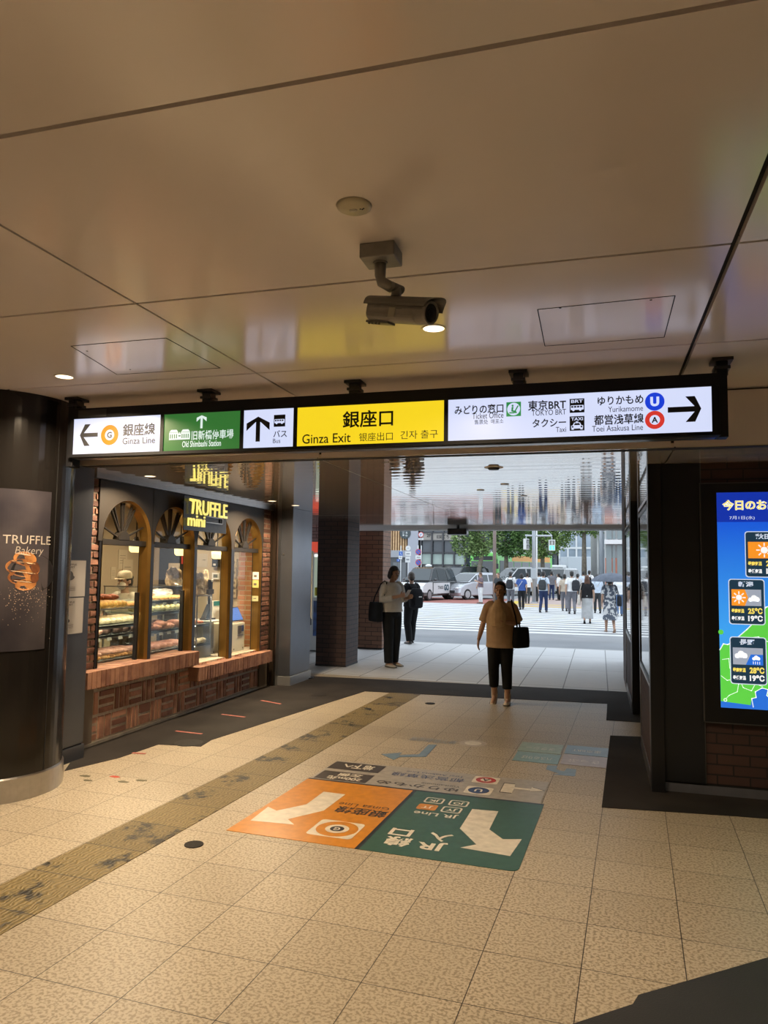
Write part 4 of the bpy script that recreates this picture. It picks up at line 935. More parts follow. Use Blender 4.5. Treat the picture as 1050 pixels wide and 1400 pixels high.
# brick sills, soldier course
def sill(y0, y1, zt, h, label):
    core = MB().box(-4.75, -4.275, y0+.012, y1-.012, zt-h+.004, zt-.004).build('brick_sill', M_MORTAR, sf, label=label)
    b = MB(); y = y0
    while y < y1-.01:
        w_ = .063*rs.uniform(.92, 1.08); ye = min(y+w_, y1); j = rs.uniform(-.003, .003)
        b.box(-4.62+j, -4.262+j, y+.004, ye-.004, zt-h+rs.uniform(0, .004), zt+rs.uniform(-.002, .002)); y = ye
    o = b.build('bricks', M_SILLB, core, bevel=.003, seg=1)
sill(5.52, 7.40, .685, .15, 'upper brick sill under the first two windows'); sill(7.40, 9.32, .50, .155, 'lower brick sill under the last two windows')
MB().box(-4.75, -4.408, 7.36, 7.42, .34, .68).build('sill_return', M_SILLB, sf)
# brick piers at both ends
def pier(y0, y1, z0, x, label, hh=.066):
    core = MB().box(-4.50, x-.003, y0, y1, 0, SOFFIT).build('brick_pier', mat('dark_mortar', (.20, .16, .12), .9), sf, label=label)
    b = MB(); z = z0; r = 0
    while z < SOFFIT-.02:
        if r % 2 == 0: brick(b, y0+.004, y1-.004, z+.006, min(z+hh-.006, SOFFIT), x-.006)
        else:
            ym = y0+(y1-y0)*rs.uniform(.35, .65); brick(b, y0+.004, ym-.006, z+.006, min(z+hh-.006, SOFFIT), x-.006); brick(b, ym+.006, y1-.004, z+.006, min(z+hh-.006, SOFFIT), x-.006)
        z += hh; r += 1
    b.build('bricks', M_PBRICK, core)
pier(5.60, 5.775, .69, -4.385, 'narrow red brick pier left of the first window'); pier(9.165, 9.40, .50, -4.375, 'red brick pier right of the last window')
MB().box(-4.45, -4.36, 9.40, 9.445, 0.0, SOFFIT).build('bronze_edge', mat('dark_bronze_jamb'), sf)
# header with the arched cut-outs
b = MB(); ZS = 1.86; ZH = 2.405
edges = [5.72] + [e for a in BAYS for e in a] + [9.165]
for x0, sgn in ((FX-.005, 1), (FX-.05, -1)):
    for (ya, yb) in BAYS:
        c, r = (ya+yb)/2, (yb-ya)/2
        P = [(c - r*cos(pi*i/24), ZS + r*sin(pi*i/24)) for i in range(25)]
        for i in range(24):
            q = [V3((x0, *P[i])), V3((x0, *P[i+1])), V3((x0, P[i+1][0], ZH)), V3((x0, P[i][0], ZH))]; b.poly(q if sgn > 0 else q[::-1])
b.build('header_panel', M_HEAD, sf, label='dark metal header with four arched openings')
b = MB()
gaps = [(5.72, 5.78), (6.545, 6.60), (7.385, 7.445), (8.255, 8.335), (9.12, 9.165)]
for g0, g1 in gaps: b.box(FX-.06, FX-.005, g0, g1, ZS-.02, ZH)
b.build('header_infill', M_HEAD, sf)
MB().box(-4.52, -4.33, 5.62, 9.445, ZH, SOFFIT).build('header_trim', M_STEEL, sf)
for k, (g0, g1) in enumerate(gaps[1:4]): MB().box(GX-.05, FX, g0, g1, (.66, .66, .48)[k], ZS-.02).build('window_post', M_BLACK, sf, bevel=.003)
for k, (g0, g1) in enumerate((gaps[0], gaps[4])): MB().box(GX-.05, FX-.01, g0+.03*(k == 0), g1, (.66, .48)[k], ZS+.3).build('window_post', M_BLACK, sf)
MB().box(FX-.004, FX-.003, 6.56, 6.566, ZS, ZH).build('header_joint', M_BLACKMATT, sf)
M_BAR = mat('dark_glazing_bar', (0.03, 0.025, 0.02), .4, .4)
for wi, (ya, yb) in enumerate(BAYS):
    zb = .685 if wi < 2 else .50; c, r = (ya+yb)/2, (yb-ya)/2
    wn_ = struct_root('window_%d' % (wi+1), (GX, c, zb))
    P = [(ya, zb), (ya, ZS)] + [(c - r*cos(pi*i/24), ZS + r*sin(pi*i/24)) for i in range(1, 24)] + [(yb, ZS), (yb, zb)]
    b = MB(); n = len(P)
    inner = [(c+(y-c)*.955, z if z <= ZS else ZS+(z-ZS)*.955) for y, z in P]
    vs = [V3((FX-.002, *p)) for p in P] + [V3((GX-.03, *p)) for p in P] + [V3((FX-.03, *p)) for p in inner] + [V3((GX-.03, *p)) for p in inner]
    fs = []
    for i in range(n-1): fs += [(2*n+i, 2*n+i+1, 3*n+i+1, 3*n+i), (i, i+1, 2*n+i+1, 2*n+i)]
    b.add(vs, fs); b.build('bronze_lining', M_BRASS, wn_)
    b = MB(); b.box(GX-.02, FX-.05, ya+.01, yb-.01, 1.81, 1.865); b.build('transom', M_BAR, wn_, bevel=.004)
    gh = MB(); gh.loft([[V3((xx, c-.085*cos(pi*i/16), 1.865+.085*sin(pi*i/16))) for i in range(17)] for xx in (GX-.02, GX+.05)]); gh.build('fan_hub', M_BAR, wn_)
    for a in (22, 58, 66, 87, 93, 114, 122, 158):
        ar = radians(a); u = V3((0, -cos(ar), sin(ar))); base = V3((GX+.015, c, 1.865))
        MB().obox(base+u*((.06+r*.955)/2), u*((r*.955-.06)/2), V3((.012, 0, 0)), V3((1, 0, 0)).cross(u)*.006).build('fan_bar', M_BAR, wn_)
    MB().poly([V3((GX, ya+.01, zb)), V3((GX, yb-.01, zb)), V3((GX, yb-.01, 1.815)), V3((GX, ya+.01, 1.815))]).build('glass_pane', M_GLASS, wn_)
    gp_ = MB(); gp_.poly([V3((GX, c-(r-.02)*cos(pi*i/24), 1.86+(r-.02)*sin(pi*i/24))) for i in range(25)][::-1]); gp_.build('fan_glass', M_GLASS, wn_)
    if wi in (0, 1): MB().box(GX-.02, GX+.02, yb-.085, yb-.06, zb, 1.35).build('bar_handle', M_BLACK, wn_)
# inside walls
si = struct_root('wall_left', (-6.4, 7.5, 0))
M_SHOPW = mat('shop_wall', (0.42, 0.34, 0.23), .6, var=.05, vscale=2)
MB().box(-6.55, -6.4, 5.38, 9.62, 0, SOFFIT).build('shop_back_wall', M_SHOPW, si)
MB().box(-6.4, -4.7, 5.36, 5.40, 0, SOFFIT).build('shop_end_wall', M_SHOPW, si)
bxw = on_y(326, 800, 9.47).x
MB().box(-6.4, bxw, 9.47, 9.60, 0, SOFFIT).build('shop_end_wall', M_SHOPW, si)
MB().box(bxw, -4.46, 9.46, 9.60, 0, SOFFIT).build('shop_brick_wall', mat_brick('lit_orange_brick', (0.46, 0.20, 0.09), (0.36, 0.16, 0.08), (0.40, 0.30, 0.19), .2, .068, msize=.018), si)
b = MB()
for y in (6.35, 6.42, 6.85, 6.92): 
    for k in range(12): b.obox(V3((-6.39, y, .9+k*.11)), V3((0, .045, .045)), V3((.008, 0, 0)), V3((0, -.003, .003)))
    b.box(-6.395, -6.38, y-.05, y-.045, .8, 2.3); b.box(-6.395, -6.38, y+.045, y+.05, .8, 2.3)
b.build('wall_lattice', mat('dark_lattice', (0.16, 0.11, 0.06), .6), si)
# pendant lamps
M_SHADE = mat('lit_shade', (0.9, 0.8, 0.5), .4, emit=(1.0, 0.80, 0.36), es=1.6)
for (px_, py_), lb in (((186, 749), 'glowing cup pendant lamp in the first bakery window'), ((247, 754), 'glowing cup pendant lamp in the second bakery window'), ((297, 759), 'glowing cup pendant lamp in the third bakery window')):
    q = on_x(px_, py_, -4.8); t = thing('pendant_lamp', lb, 'lamp', (q.x, q.y, q.z), 0, 'pendant lamps in the bakery')
    MB().lathe([(.001, q.z-.05), (.05, q.z-.05), (.07, q.z-.03), (.078, q.z+.05), (.001, q.z+.052)], (q.x, q.y, 0), 24).build('shade', M_SHADE, t, smooth=True)
    MB().lathe([(.08, q.z+.05), (.03, q.z+.085), (.02, q.z+.12)], (q.x, q.y, 0), 20).build('cap', M_BAR, t); MB().cyl((q.x, q.y, q.z+.11), (q.x, q.y, SOFFIT), .007, n=8).build('rod', M_BAR, t)
    lamp_light(t, (q.x, q.y, q.z-.06), SHOP_W*.55, (1, .74, .42), .1)
for k, (x, y) in enumerate(((-5.5, 6.3), (-5.5, 7.5), (-5.4, 8.7))):  # no lamps seen here; added to light the shop interior
    downlight(x, y, SOFFIT, ('added unseen downlight over the clerk side of the bakery counter', 'added unseen downlight over the middle of the bakery', 'added unseen downlight near the bakery brick wall')[k], SHOP_W*(.9, .9, 1.9)[k], 'downlights added inside the bakery')
# notices and boxes on the back wall
def wall_item(name, x0, y0, x1, y1, m, label, cat, X=-6.4, d=.006, group=None):
    a, c = on_x(x0, y1, X), on_x(x1, y0, X); t = thing(name, label, cat, (X, (a.y+c.y)/2, a.z), 0, group)
    o = MB().box(X, X+d, a.y, c.y, a.z, c.z).build('body', m, t); fr = Frame((X+d, a.y, a.z), (0, 1, 0), (0, 0, 1)); return t, o, fr, c.y-a.y, c.z-a.z
M_NOTE = mat('tan_paper', (0.50, 0.42, 0.30), .7)
for box, lb in (((151, 775, 158, 792), 'small tan notice above the cap of the clerk'), ((161, 752, 174, 778), 'large tan notice with lines on the back wall'), ((166, 765, 181, 800), 'tall tan sheet on the back wall beside the doorway')):
    t, o, fr, w_, h_ = wall_item('wall_notice', *box, M_NOTE, lb, 'notice', -6.4, .012 if box[0] == 166 else .006)
    for k in range(4): fr.rect(.15*w_, h_*(.3+.13*k), .8*w_, h_*(.32+.13*k), mat('faint_ink', (.15, .12, .09)), o, 'text_lines', .001)
def end_item(name, x0, y0, x1, y1, m, label, cat, Y=9.47, d=.006, group=None):
    a, c = on_y(x0, y1, Y), on_y(x1, y0, Y); t = thing(name, label, cat, ((a.x+c.x)/2, Y, a.z), 0, group)
    o = MB().box(a.x, c.x, Y-d, Y, a.z, c.z).build('body', m, t); fr = Frame((a.x, Y-d, a.z), (1, 0, 0), (0, 0, 1)); return t, o, fr, c.x-a.x, c.z-a.z
a, c = on_y(213, 920, 9.47), on_y(253, 750, 9.47)
MB().box(a.x, c.x, 9.455, 9.47, 0, 2.05).build('doorway_shade_panel', mat('doorway_shade', (0.02, 0.017, 0.015), .6), si)  # flat dark panel stands for the unlit depth of the opening
t, o, fr, w_, h_ = end_item('wall_notice', 230, 770, 246, 796, M_NOTE, 'pale notice in the dark doorway of the bakery', 'notice', 9.455)
for k in range(4): fr.rect(.15*w_, h_*(.3+.13*k), .8*w_, h_*(.32+.13*k), mat('faint_ink'), o, 'text_lines', .001)
t, o, fr, w_, h_ = end_item('wall_notice', 248, 759, 262, 771, mat('red_paper', (.45, .05, .04), .6), 'small red notice high beside the bakery doorway', 'notice', 9.455)
fr.rect(.2*w_, .4*h_, .8*w_, .6*h_, M_PAPER, o, 'text_lines', .001)
t, o, fr, w_, h_ = end_item('wall_notice', 269, 757, 284, 775, mat('board_paper', (.40, .36, .30), .6), 'grey paper board on the wall above the bagged bread', 'notice')
fr.rect(.55*w_, .5*h_, .85*w_, .54*h_, M_INK, o, 'text_lines', .001)
t, o, fr, w_, h_ = end_item('intercom', 292, 764, 301, 775, M_BLACK, 'black intercom box on the bakery wall', 'intercom', d=.05); fr.rect(.2*w_, .15*h_, .6*w_, .4*h_, M_PAPER, o, 'screen', .001)
t, o, fr, w_, h_ = end_item('wall_panel', 291, 783, 301, 792, M_WHITE, 'white control panel under the black intercom', 'panel', d=.03); fr.rect(.2*w_, .25*h_, .8*w_, .75*h_, mat('dull_lcd', (.10, .11, .07), .3), o, 'display', .001)
for k in range(4):
    t, o, fr, w_, h_ = end_item('wall_plate', 318.5, 764+14*k, 324.5, 775+14*k, mat('tan_plate', (.42, .34, .22), .5), 'tan square plate, %s from the top of a column beside the brick wall' % ('first', 'second', 'third', 'fourth')[k], 'plate', d=.03)
    fr.disc((w_*.5, h_*.55), h_*.18, mat('dark_tan', (.2, .15, .09)), o, 'round_mark', .001)  # darker tan disc on each plate
# papers on the last window post
for k, (z0, z1, m, lb) in enumerate(((1.455, 1.555, M_PAPER, 'white card'), (1.345, 1.445, mat('yellow_card', (.55, .50, .15), .6), 'yellow green card'), (1.165, 1.235, mat('olive_card', (.50, .48, .25), .6), 'small two-tone card'))):
    t = thing('window_card', '%s on the bronze jamb of the last window, %s of three' % (lb, ('topmost', 'middle', 'lowest')[k]), 'card', (-4.42, 9.10, z0), 0, 'cards on the window jamb')
    o = MB().box(-4.475, -4.385, 9.088, 9.092, z0, z1).build('sheet', m, t); fr = Frame((-4.475, 9.088, z0), (1, 0, 0), (0, 0, 1)); fr.rect(.02, .03, .06, (z1-z0)*.6, mat('faint_ink'), o, 'printing', .001)
# projecting letters of the shop sign
LX = -4.27
M_GLOWY = mat('lit_letters', (.8, .75, .3), .4, emit=(0.95, 0.80, 0.20), es=1.0); M_GLOWE = mat('letter_sides', (.35, .30, .08), .4, emit=(.55, .45, .08), es=.8)
p0, p1, p2 = on_x(256, 703, LX), on_x(308, 707, LX), on_x(256, 681, LX)
t = thing('shop_sign', 'glowing yellow letter sign on a dark board under the bakery ceiling', 'shop sign', (LX, p0.y, p0.z))
bd = MB(); bd.box(LX-.012, LX-.006, p0.y-.06, p1.y+.04, p0.z-.17, p2.z+.03); bd.build('backing_board', mat('smoked_board', (.015, .013, .01), .25), t)
b = MB()
for y in (p0.y+.05, p1.y-.05): b.box(LX-.10, LX-.012, y-.01, y+.01, p2.z-.05, p2.z-.03)
b.build('wall_bracket', M_STEEL, t)
KF = Frame((LX, 0, 0), (0, 1, 0), (0, 0, 1))
o = KF.text('TRUFFLE', p0.y, p0.z+.008, p1.y, p2.z, M_GLOWY, t, 0.03, .006, depth=.012)
q0, q1 = on_x(254, 720, LX), on_x(278, 705, LX); KF.text('mini', q0.y, q0.z+.012, q1.y, q1.z-.012, M_GLOWY, t, .03, .008, depth=.012)
r0, r1 = on_x(280, 717, LX), on_x(303, 706, LX)
b = MB(); b.box(LX, LX+.02, r0.y, r1.y, r0.z+.085, r0.z+.095); b.box(LX, LX+.02, r0.y, r1.y, r0.z+.02, r0.z+.03); b.box(LX, LX+.02, r1.y-.01, r1.y, r0.z+.02, r0.z+.095)
b.build('small_frame', M_STEEL, t)

# ------------------------------------------------------------------ display cases
M_CASE = mat('case_metal', (0.30, 0.28, 0.25), .3, .8); M_SHELF = mat('glass_shelf', (0.35, 0.40, 0.38), .1, 0, .6); M_CLEAR = mat_glass('case_glass', (.975, .99, .985), .06)
M_LED = mat('added_led_strip', (.9, .9, .8), .4, emit=(1.0, .84, .62), es=14.0); M_DECK = mat('case_deck', (0.16, 0.13, 0.10), .5)
def display_case(y0, y1, x0, x1, ztop, shelves, label, base=.66):
    t = thing('display_case', label, 'display case', ((x0+x1)/2, (y0+y1)/2, 0))
    MB().box(x0, x1, y0, y1, .02, base).build('base', M_CASE, t, bevel=.006)
    b = MB()
    for x in (x0+.012, x1-.012):
        for y in (y0+.012, y1-.012): b.box(x-.007, x+.007, y-.007, y+.007, base, ztop)
    for z in (ztop-.012,):
        b.box(x0, x1, y0, y0+.02, z, ztop); b.box(x0, x1, y1-.02, y1, z, ztop); b.box(x1-.02, x1, y0, y1, z, ztop)
    b.build('frame', M_CASE, t)
    for k, z in enumerate(shelves):
        s = MB().box(x0+.03, x1-.015, y0+.015, y1-.015, z-.012, z).build('shelf', M_SHELF, t)
        MB().box(x1-.020, x1-.015, y0+.015, y1-.015, z-.030, z+.004).build('strip_cover_lip', M_CASE, s); MB().box(x1-.075, x1-.045, y0+.02, y1-.02, z-.022, z-.013).build('added_led_strip', M_LED, s)  # strip added to brighten the bread, lip added to hide the strip
    MB().box(x1-.006, x1-.001, y0+.02, y1-.02, base, ztop-.01).build('front_glass', M_CLEAR, t)
    MB().box(x0+.02, x1-.02, y0+.002, y0+.006, base, ztop-.01).build('side_glass', M_CLEAR, t); MB().box(x0+.02, x1-.02, y1-.006, y1-.002, base, ztop-.01).build('side_glass', M_CLEAR, t)
    MB().box(x0+.02, x1-.02, y0+.02, y1-.02, ztop-.010, ztop-.004).build('top_glass', M_CLEAR, t)
    MB().box(x0+.004, x0+.008, y0+.02, y1-.02, base, ztop-.01).build('back_glass', M_CLEAR, t)
    d = bpy.data.lights.new('added_strip_light', 'AREA'); d.shape = 'RECTANGLE'; d.size = .04; d.size_y = (y1-y0)*.9; d.energy = SHOP_W*.22; d.color = (1, .80, .55)  # bodiless lamp added under the case top to light the bread
    o = bpy.data.objects.new('added_strip_light', d); COL.objects.link(o); o.location = (x1-.06-(x0+x1)/2, 0, ztop-.02); o.parent = t
    return t
display_case(5.80, 6.82, -5.15, -4.56, 1.20, (.70, .94, 1.03), 'glass display case of bread in the first bakery window')
display_case(6.87, 7.66, -5.15, -4.56, 1.40, (.70, .92, 1.12, 1.24), 'taller glass display case in the second bakery window')
display_case(7.93, 8.29, -5.10, -4.62, 1.27, (.68, .92), 'narrow black framed display case in the third bakery window')

# breads: one of each kind, then copies
def crust(name, c, c2, bump=.4): return mat(name, c, .6, var=.25, vscale=22, c2=c2, bump=bump, bscale=70)
M_ROLLC = crust('golden_crust', (.46, .22, .04), (.72, .44, .10)); M_PINKC = crust('pink_crust', (.50, .22, .15), (.72, .42, .30)); M_REDC = crust('red_brown_crust', (.26, .06, .03), (.45, .14, .06))
M_STICKC = crust('orange_crust', (.55, .24, .06), (.75, .42, .15)); M_DARKC = crust('dark_crust', (.045, .025, .02), (.14, .08, .06)); M_PALEC = crust('pale_dough', (.62, .50, .32), (.76, .66, .46)); M_HAMC = crust('salmon_crust', (.52, .20, .13), (.70, .36, .25))
def m_roll(b, s=1.0): b.ell((0, 0, .03*s), .05*s, .04*s, .032*s); return b
def bread_mesh(kind):
    b = MB()
    if kind == 'roll': b.ell((0, 0, .032), .055, .042, .034)
    elif kind == 'stick': b.tube([(-.10, 0, .018), (-.08, .004, .022), (0, 0, .026), (.08, -.004, .022), (.10, 0, .018)], [.008, .018, .021, .018, .008], 10)
    elif kind == 'baguette': b.tube([(-.17, 0, .03), (-.14, 0, .035), (0, 0, .042), (.14, 0, .035), (.17, 0, .03)], [.008, .028, .036, .028, .008], 12)
    elif kind == 'croissant':
        pts = []; rad = []
        for i in range(15):
            a = -1.1+2.2*i/14; pts.append((.075*sin(a), .06*(1-cos(a))-.02, .03)); rad.append((.008+.026*cos(a*1.15))*(1.0 if i % 2 else .86))
        b.tube(pts, rad, 12)
    elif kind == 'loaf': b.loft([[V3((x, .05*k*cos(t_), .04+.045*k*max(-.85, sin(t_)))) for t_ in [2*pi*i/14 for i in range(14)]] for x, k in ((-.11, .35), (-.10, .8), (-.05, 1), (.05, 1), (.10, .8), (.11, .35))])
    return b
_proto = {}
def bread(kind, m, p, rz, label, group, name, cat='bread', rx=0.0):
    key = (kind, m.name)
    if key not in _proto: o = bread_mesh(kind).build(name, m, None, smooth=True); _proto[key] = o
    else: o = _proto[key].copy(); COL.objects.link(o)
    o.location = p; o.rotation_euler = (rx, 0, rz); tag(o, label, cat, group); return o
rs = random.Random(8)
def tray(kind, m, ys, xs, z, label, group, name, rz=0.0, jit=.3, pile=0.0):
    for iy, y in enumerate(ys):
        for ix, x in enumerate(xs):
            zz = z + (pile if (ix+iy) % 3 == 0 else 0)
            bread(kind, m, (x+rs.uniform(-.006, .006), y+rs.uniform(-.006, .006), zz), rz+rs.uniform(-jit, jit), label, group, name)
fr_ = lambda a, c, n: [a+(c-a)*i/(n-1) for i in range(n)] if n > 1 else [a]
tray('stick', M_STICKC, fr_(5.87, 6.72, 13), (-4.70, -4.86), .704, 'orange bread stick on the bottom shelf of the first display case', 'orange bread sticks on the bottom shelf', 'bread_stick', 0, .35)
tray('stick', M_PINKC, fr_(5.90, 6.70, 9), (-4.66, -4.80), .745, 'pinkish bread stick lying on the pile in the bottom of the first display case', 'pinkish bread sticks on top of the pile', 'bread_stick', .5, .5)
tray('roll', M_PINKC, fr_(5.93, 6.15, 3), (-4.66, -4.78, -4.9), .944, 'pink bun on the middle shelf of the first display case', 'pink buns on the middle shelf', 'bun')
tray('loaf', M_DARKC, fr_(6.26, 6.70, 4), (-4.70, -4.94), .944, 'dark loaf on the middle shelf of the first display case', 'dark loaves on the middle shelf', 'loaf', .4, .2)
tray('baguette', M_PALEC, fr_(6.20, 6.72, 7), (-4.80,), 1.034, 'pale baguette on the upper shelf of the first display case', 'pale baguettes on the upper shelf', 'baguette', .25, .12)
tray('roll', M_ROLLC, fr_(5.87, 6.5, 9), (-4.64, -4.74, -4.84), 1.202, 'golden roll on top of the first display case', 'golden rolls on the case top', 'bread_roll', 1.2, .3)
tray('stick', M_STICKC, fr_(6.56, 6.74, 5), (-4.68,), 1.202, 'orange bread stick beside the golden rolls on the case top', 'orange sticks on the case top', 'bread_stick', .2, .2)
tray('croissant', M_REDC, fr_(6.05, 6.75, 7), (-4.95, -5.06), 1.245, 'red brown croissant heaped behind the golden rolls', 'red brown croissants behind the rolls', 'croissant', 0, .6)
for o_ in [o for o in bpy.data.objects if o.get('group') == 'red brown croissants behind the rolls']: o_.location.z = 1.256
bt = thing('bread_tray', 'dark tray under the red brown croissants on the first display case', 'tray', (-5.0, 6.4, 1.2)); MB().box(-5.12, -4.895, 5.98, 6.81, 1.20, 1.253).build('tray_base', M_DECK, bt, bevel=.004)
tray('baguette', M_HAMC, fr_(6.95, 7.58, 6), (-4.74,), .704, 'salmon pink loaf on the bottom shelf of the second display case', 'salmon pink loaves on the bottom shelf', 'loaf', .5, .2)
tray('croissant', M_HAMC, fr_(6.94, 7.58, 8), (-4.66, -4.80), .924, 'salmon pink croissant on the middle shelf of the second display case', 'salmon pink croissants on the middle shelf', 'croissant', .3, .7, .03)
tray('roll', crust('green_filling', (.42, .38, .12), (.62, .55, .30)), fr_(6.94, 7.56, 7), (-4.68, -4.82), 1.124, 'small filled roll on the upper shelf of the second display case', 'filled rolls on the upper shelf', 'bread_roll')
tray('stick', M_STICKC, fr_(7.0, 7.58, 8), (-4.70,), 1.244, 'toasted bread stick on the top shelf of the second display case', 'toasted sticks on the top shelf', 'bread_stick', .1, .3)
tray('roll', M_PALEC, fr_(7.98, 8.2, 4), (-4.70, -4.84), .684, 'pale bun on the bottom shelf of the third display case', 'pale buns in the third case', 'bun')
tray('stick', M_REDC, fr_(7.97, 8.1, 3), (-4.72, -4.86), .924, 'red brown stick on the middle shelf of the third display case', 'red brown sticks in the third case', 'bread_stick')
# price tags along the shelf edges
k = 0
for (y0, y1, z, n, lb) in ((5.88, 6.74, .935, 6, 'first case, middle shelf'), (5.9, 6.7, .69, 5, 'first case, bottom shelf'), (6.95, 7.58, .915, 5, 'second case, middle shelf'), (6.95, 7.58, 1.235, 4, 'second case, top shelf'), (6.95, 7.58, .69, 4, 'second case, bottom shelf')):
    proto = None
    for y in fr_(y0, y1, n):
        if proto is None:
            b = MB(); b.obox((0, 0, .022), V3((.002, 0, .001)), V3((0, .032, 0)), V3((-.004, 0, .021))); proto = b.build('price_tag', mat('tag_card', (.55, .56, .52), .5), None); o = proto
        else: o = proto.copy(); COL.objects.link(o)
        o.location = (-4.575, y, z-.045); tag(o, 'small pale price tag on the shelf edge of the ' + lb, 'price tag', 'price tags, ' + lb)
# bags of bread on the cases
def bag(px_, py_, w_, h_, label, X, z0, seed, m):
    q = on_x(px_, py_, X); r = random.Random(seed); n = 14; rows = []
    for j in range(8):
        f = j/7; ww = w_/2*(.85+.3*sin(pi*f)*.6) * (1 if j < 7 else .7); dd = .07*(1-f*.75)+.01
        rows.append([V3((X+dd*sin(2*pi*i/n)*(1+r.uniform(-.2, .2)), q.y+ww*cos(2*pi*i/n)*(1+r.uniform(-.1, .1)), z0+h_*f+r.uniform(-.008, .008))) for i in range(n)])
    b = MB(); b.loft(rows); o = b.build('bread_bag', m, None, at=(X, q.y, z0)); tag(o, label, 'bag', 'bags of bread on the cases'); return o
M_BAGP = mat('crinkled_bag', (.50, .36, .20), .25, 0, .8, var=.6, vscale=18, c2=(.78, .64, .46), bump=.6, bscale=30)
bag(238, 780, .30, .20, 'crinkled bag of rusks on top of the second display case', -4.75, 1.402, 1, M_BAGP); bag(258, 782, .22, .22, 'crinkled bag beside the post on top of the second display case', -4.80, 1.402, 2, M_BAGP)
bag(272, 800, .20, .27, 'tall crinkled bag at the left on the third display case', -4.78, 1.272, 3, M_BAGP); bag(280, 800, .14, .30, 'tallest crinkled bag at the right on the third display case', -4.90, 1.272, 4, M_BAGP)
M_WRAPC = mat('clear_wrap', (.62, .62, .60), .15, 0, .9, var=.4, vscale=10, bump=.5, bscale=25)
bag(222, 800, .40, .09, 'pale plastic wrapped tray inside the top of the second display case', -4.78, 1.272, 5, M_WRAPC)
# counter with the card stand
t = thing('steel_counter', 'brushed steel counter in the third bakery window', 'counter', (-4.85, 8.55, 0))
MB().box(-5.15, -4.77, 8.34, 8.62, .02, .93).build('body', mat('lit_steel', (.40, .38, .32), .3, .9, var=.2, vscale=4), t, bevel=.008); MB().box(-5.17, -4.62, 8.32, 8.62, .93, .945).build('worktop', mat('white_top', (.65, .66, .64), .3), t, bevel=.003)
t = thing('payment_stand', 'black upright payment stand on the steel counter', 'payment terminal', (-4.80, 8.52, .945))
MB().box(-4.86, -4.74, 8.40, 8.60, .945, .965).build('foot', M_BLACK, t, bevel=.004); MB().box(-4.82, -4.78, 8.52, 8.57, .965, 1.45).build('post', M_BLACK, t, bevel=.004)
b = MB(); b.prism([V3((-4.83, 8.38, .965)), V3((-4.83, 8.52, .965)), V3((-4.83, 8.52, 1.14))], (.07, 0, 0)); b.build('slanted_holder', M_BLACK, t)
MB().box(-4.80, -4.765, 8.44, 8.58, 1.27, 1.33).build('reader', M_BLACK, t, bevel=.004); MB().ell((-4.775, 8.545, 1.44), .018).build('camera_eye', mat('pale_eye', (.7, .75, .8), .2), t, smooth=True)
# automatic cash register with tablet on the lower sill
t = thing('cash_machine', 'cream cash machine on the lower brick sill in the last window', 'payment machine', (-4.68, 8.98, .502))
MB().box(-4.90, -4.56, 8.72, 9.07, .515, .885).build('housing', mat('cream_plastic', (.60, .54, .42), .4), t, bevel=.012)
b = MB()
for y in (8.76, 9.03): b.cyl((-4.6, y, .5), (-4.6, y, .516), .012); b.cyl((-4.85, y, .5), (-4.85, y, .516), .012)
b.build('feet', M_BLACK, t)
MB().box(-4.562, -4.552, 8.86, 8.96, .74, .85).build('coin_unit', M_STEEL, t, bevel=.003); MB().box(-4.562, -4.548, 8.975, 9.02, .77, .85).build('note_slot', mat('navy_plastic', (.03, .04, .12), .3), t)
MB().box(-4.562, -4.545, 8.86, 9.0, .715, .735).build('slot_lip', M_STEEL, t)
for y in (8.77, 9.02):
    b = MB(); b.poly([V3((-4.5585, y-.02, .56)), V3((-4.5585, y, .535)), V3((-4.5585, y+.02, .56))]); b.build('corner_mark', mat('brown_mark', (.12, .07, .04)), t)
t = thing('tablet', 'tablet with a blue screen tilted on the cash machine', 'tablet', (-4.68, 8.93, .885))
R_ = Matrix.Rotation(radians(-20), 3, 'Y'); fwd = V3((cos(radians(28)), 0, sin(radians(28)))); upv = V3((-sin(radians(28)), 0, cos(radians(28))))
c_ = V3((-4.64, 8.93, .995)); MB().obox(c_, V3((0, .155, 0)), upv*.10, fwd*.006).build('case', M_BLACK, t, bevel=.003); MB().obox(c_+fwd*.0065, V3((0, .142, 0)), upv*.088, fwd*.001).build('screen', mat('tablet_screen', (.05, .1, .3), .2, emit=(.06, .14, .42), es=1.0), t)
MB().tube([(-4.72, 8.93, .885), (-4.70, 8.93, .95), c_-fwd*.006], .018).build('stand', M_BLACK, t)
t = thing('price_card', 'white leaning card behind the tablet', 'card', (-4.72, 8.90, 1.09)); MB().obox((-4.78, 8.90, 1.145), V3((0, .09, .02)), V3((-.02, 0, .05)), V3((.002, 0, .0008))).build('sheet', M_PAPER, t); MB().tube([(-4.79, 8.90, 1.10), (-4.79, 8.92, .886)], .004, 6).build('wire_stem', M_STEEL, t)
t = thing('teal_box', 'white box with a teal band left of the cash machine', 'box', (-4.95, 8.98, .9)); MB().box(-5.02, -4.92, 8.86, 9.05, .0, 1.16).build('body', M_WHITE, t, bevel=.006); MB().box(-4.921, -4.916, 8.86, 9.05, 1.10, 1.16).build('teal_band', mat('teal', (.03, .20, .22), .4), t)
t = thing('small_stand', 'small black card reader beside the cash machine', 'card reader', (-4.62, 8.66, .50)); MB().box(-4.68, -4.57, 8.63, 8.70, .50, .86).build('column', M_CASE, t, bevel=.004); MB().ell((-4.62, 8.665, .89), .04, .035, .03).build('reader_head', M_BLACK, t, smooth=True)
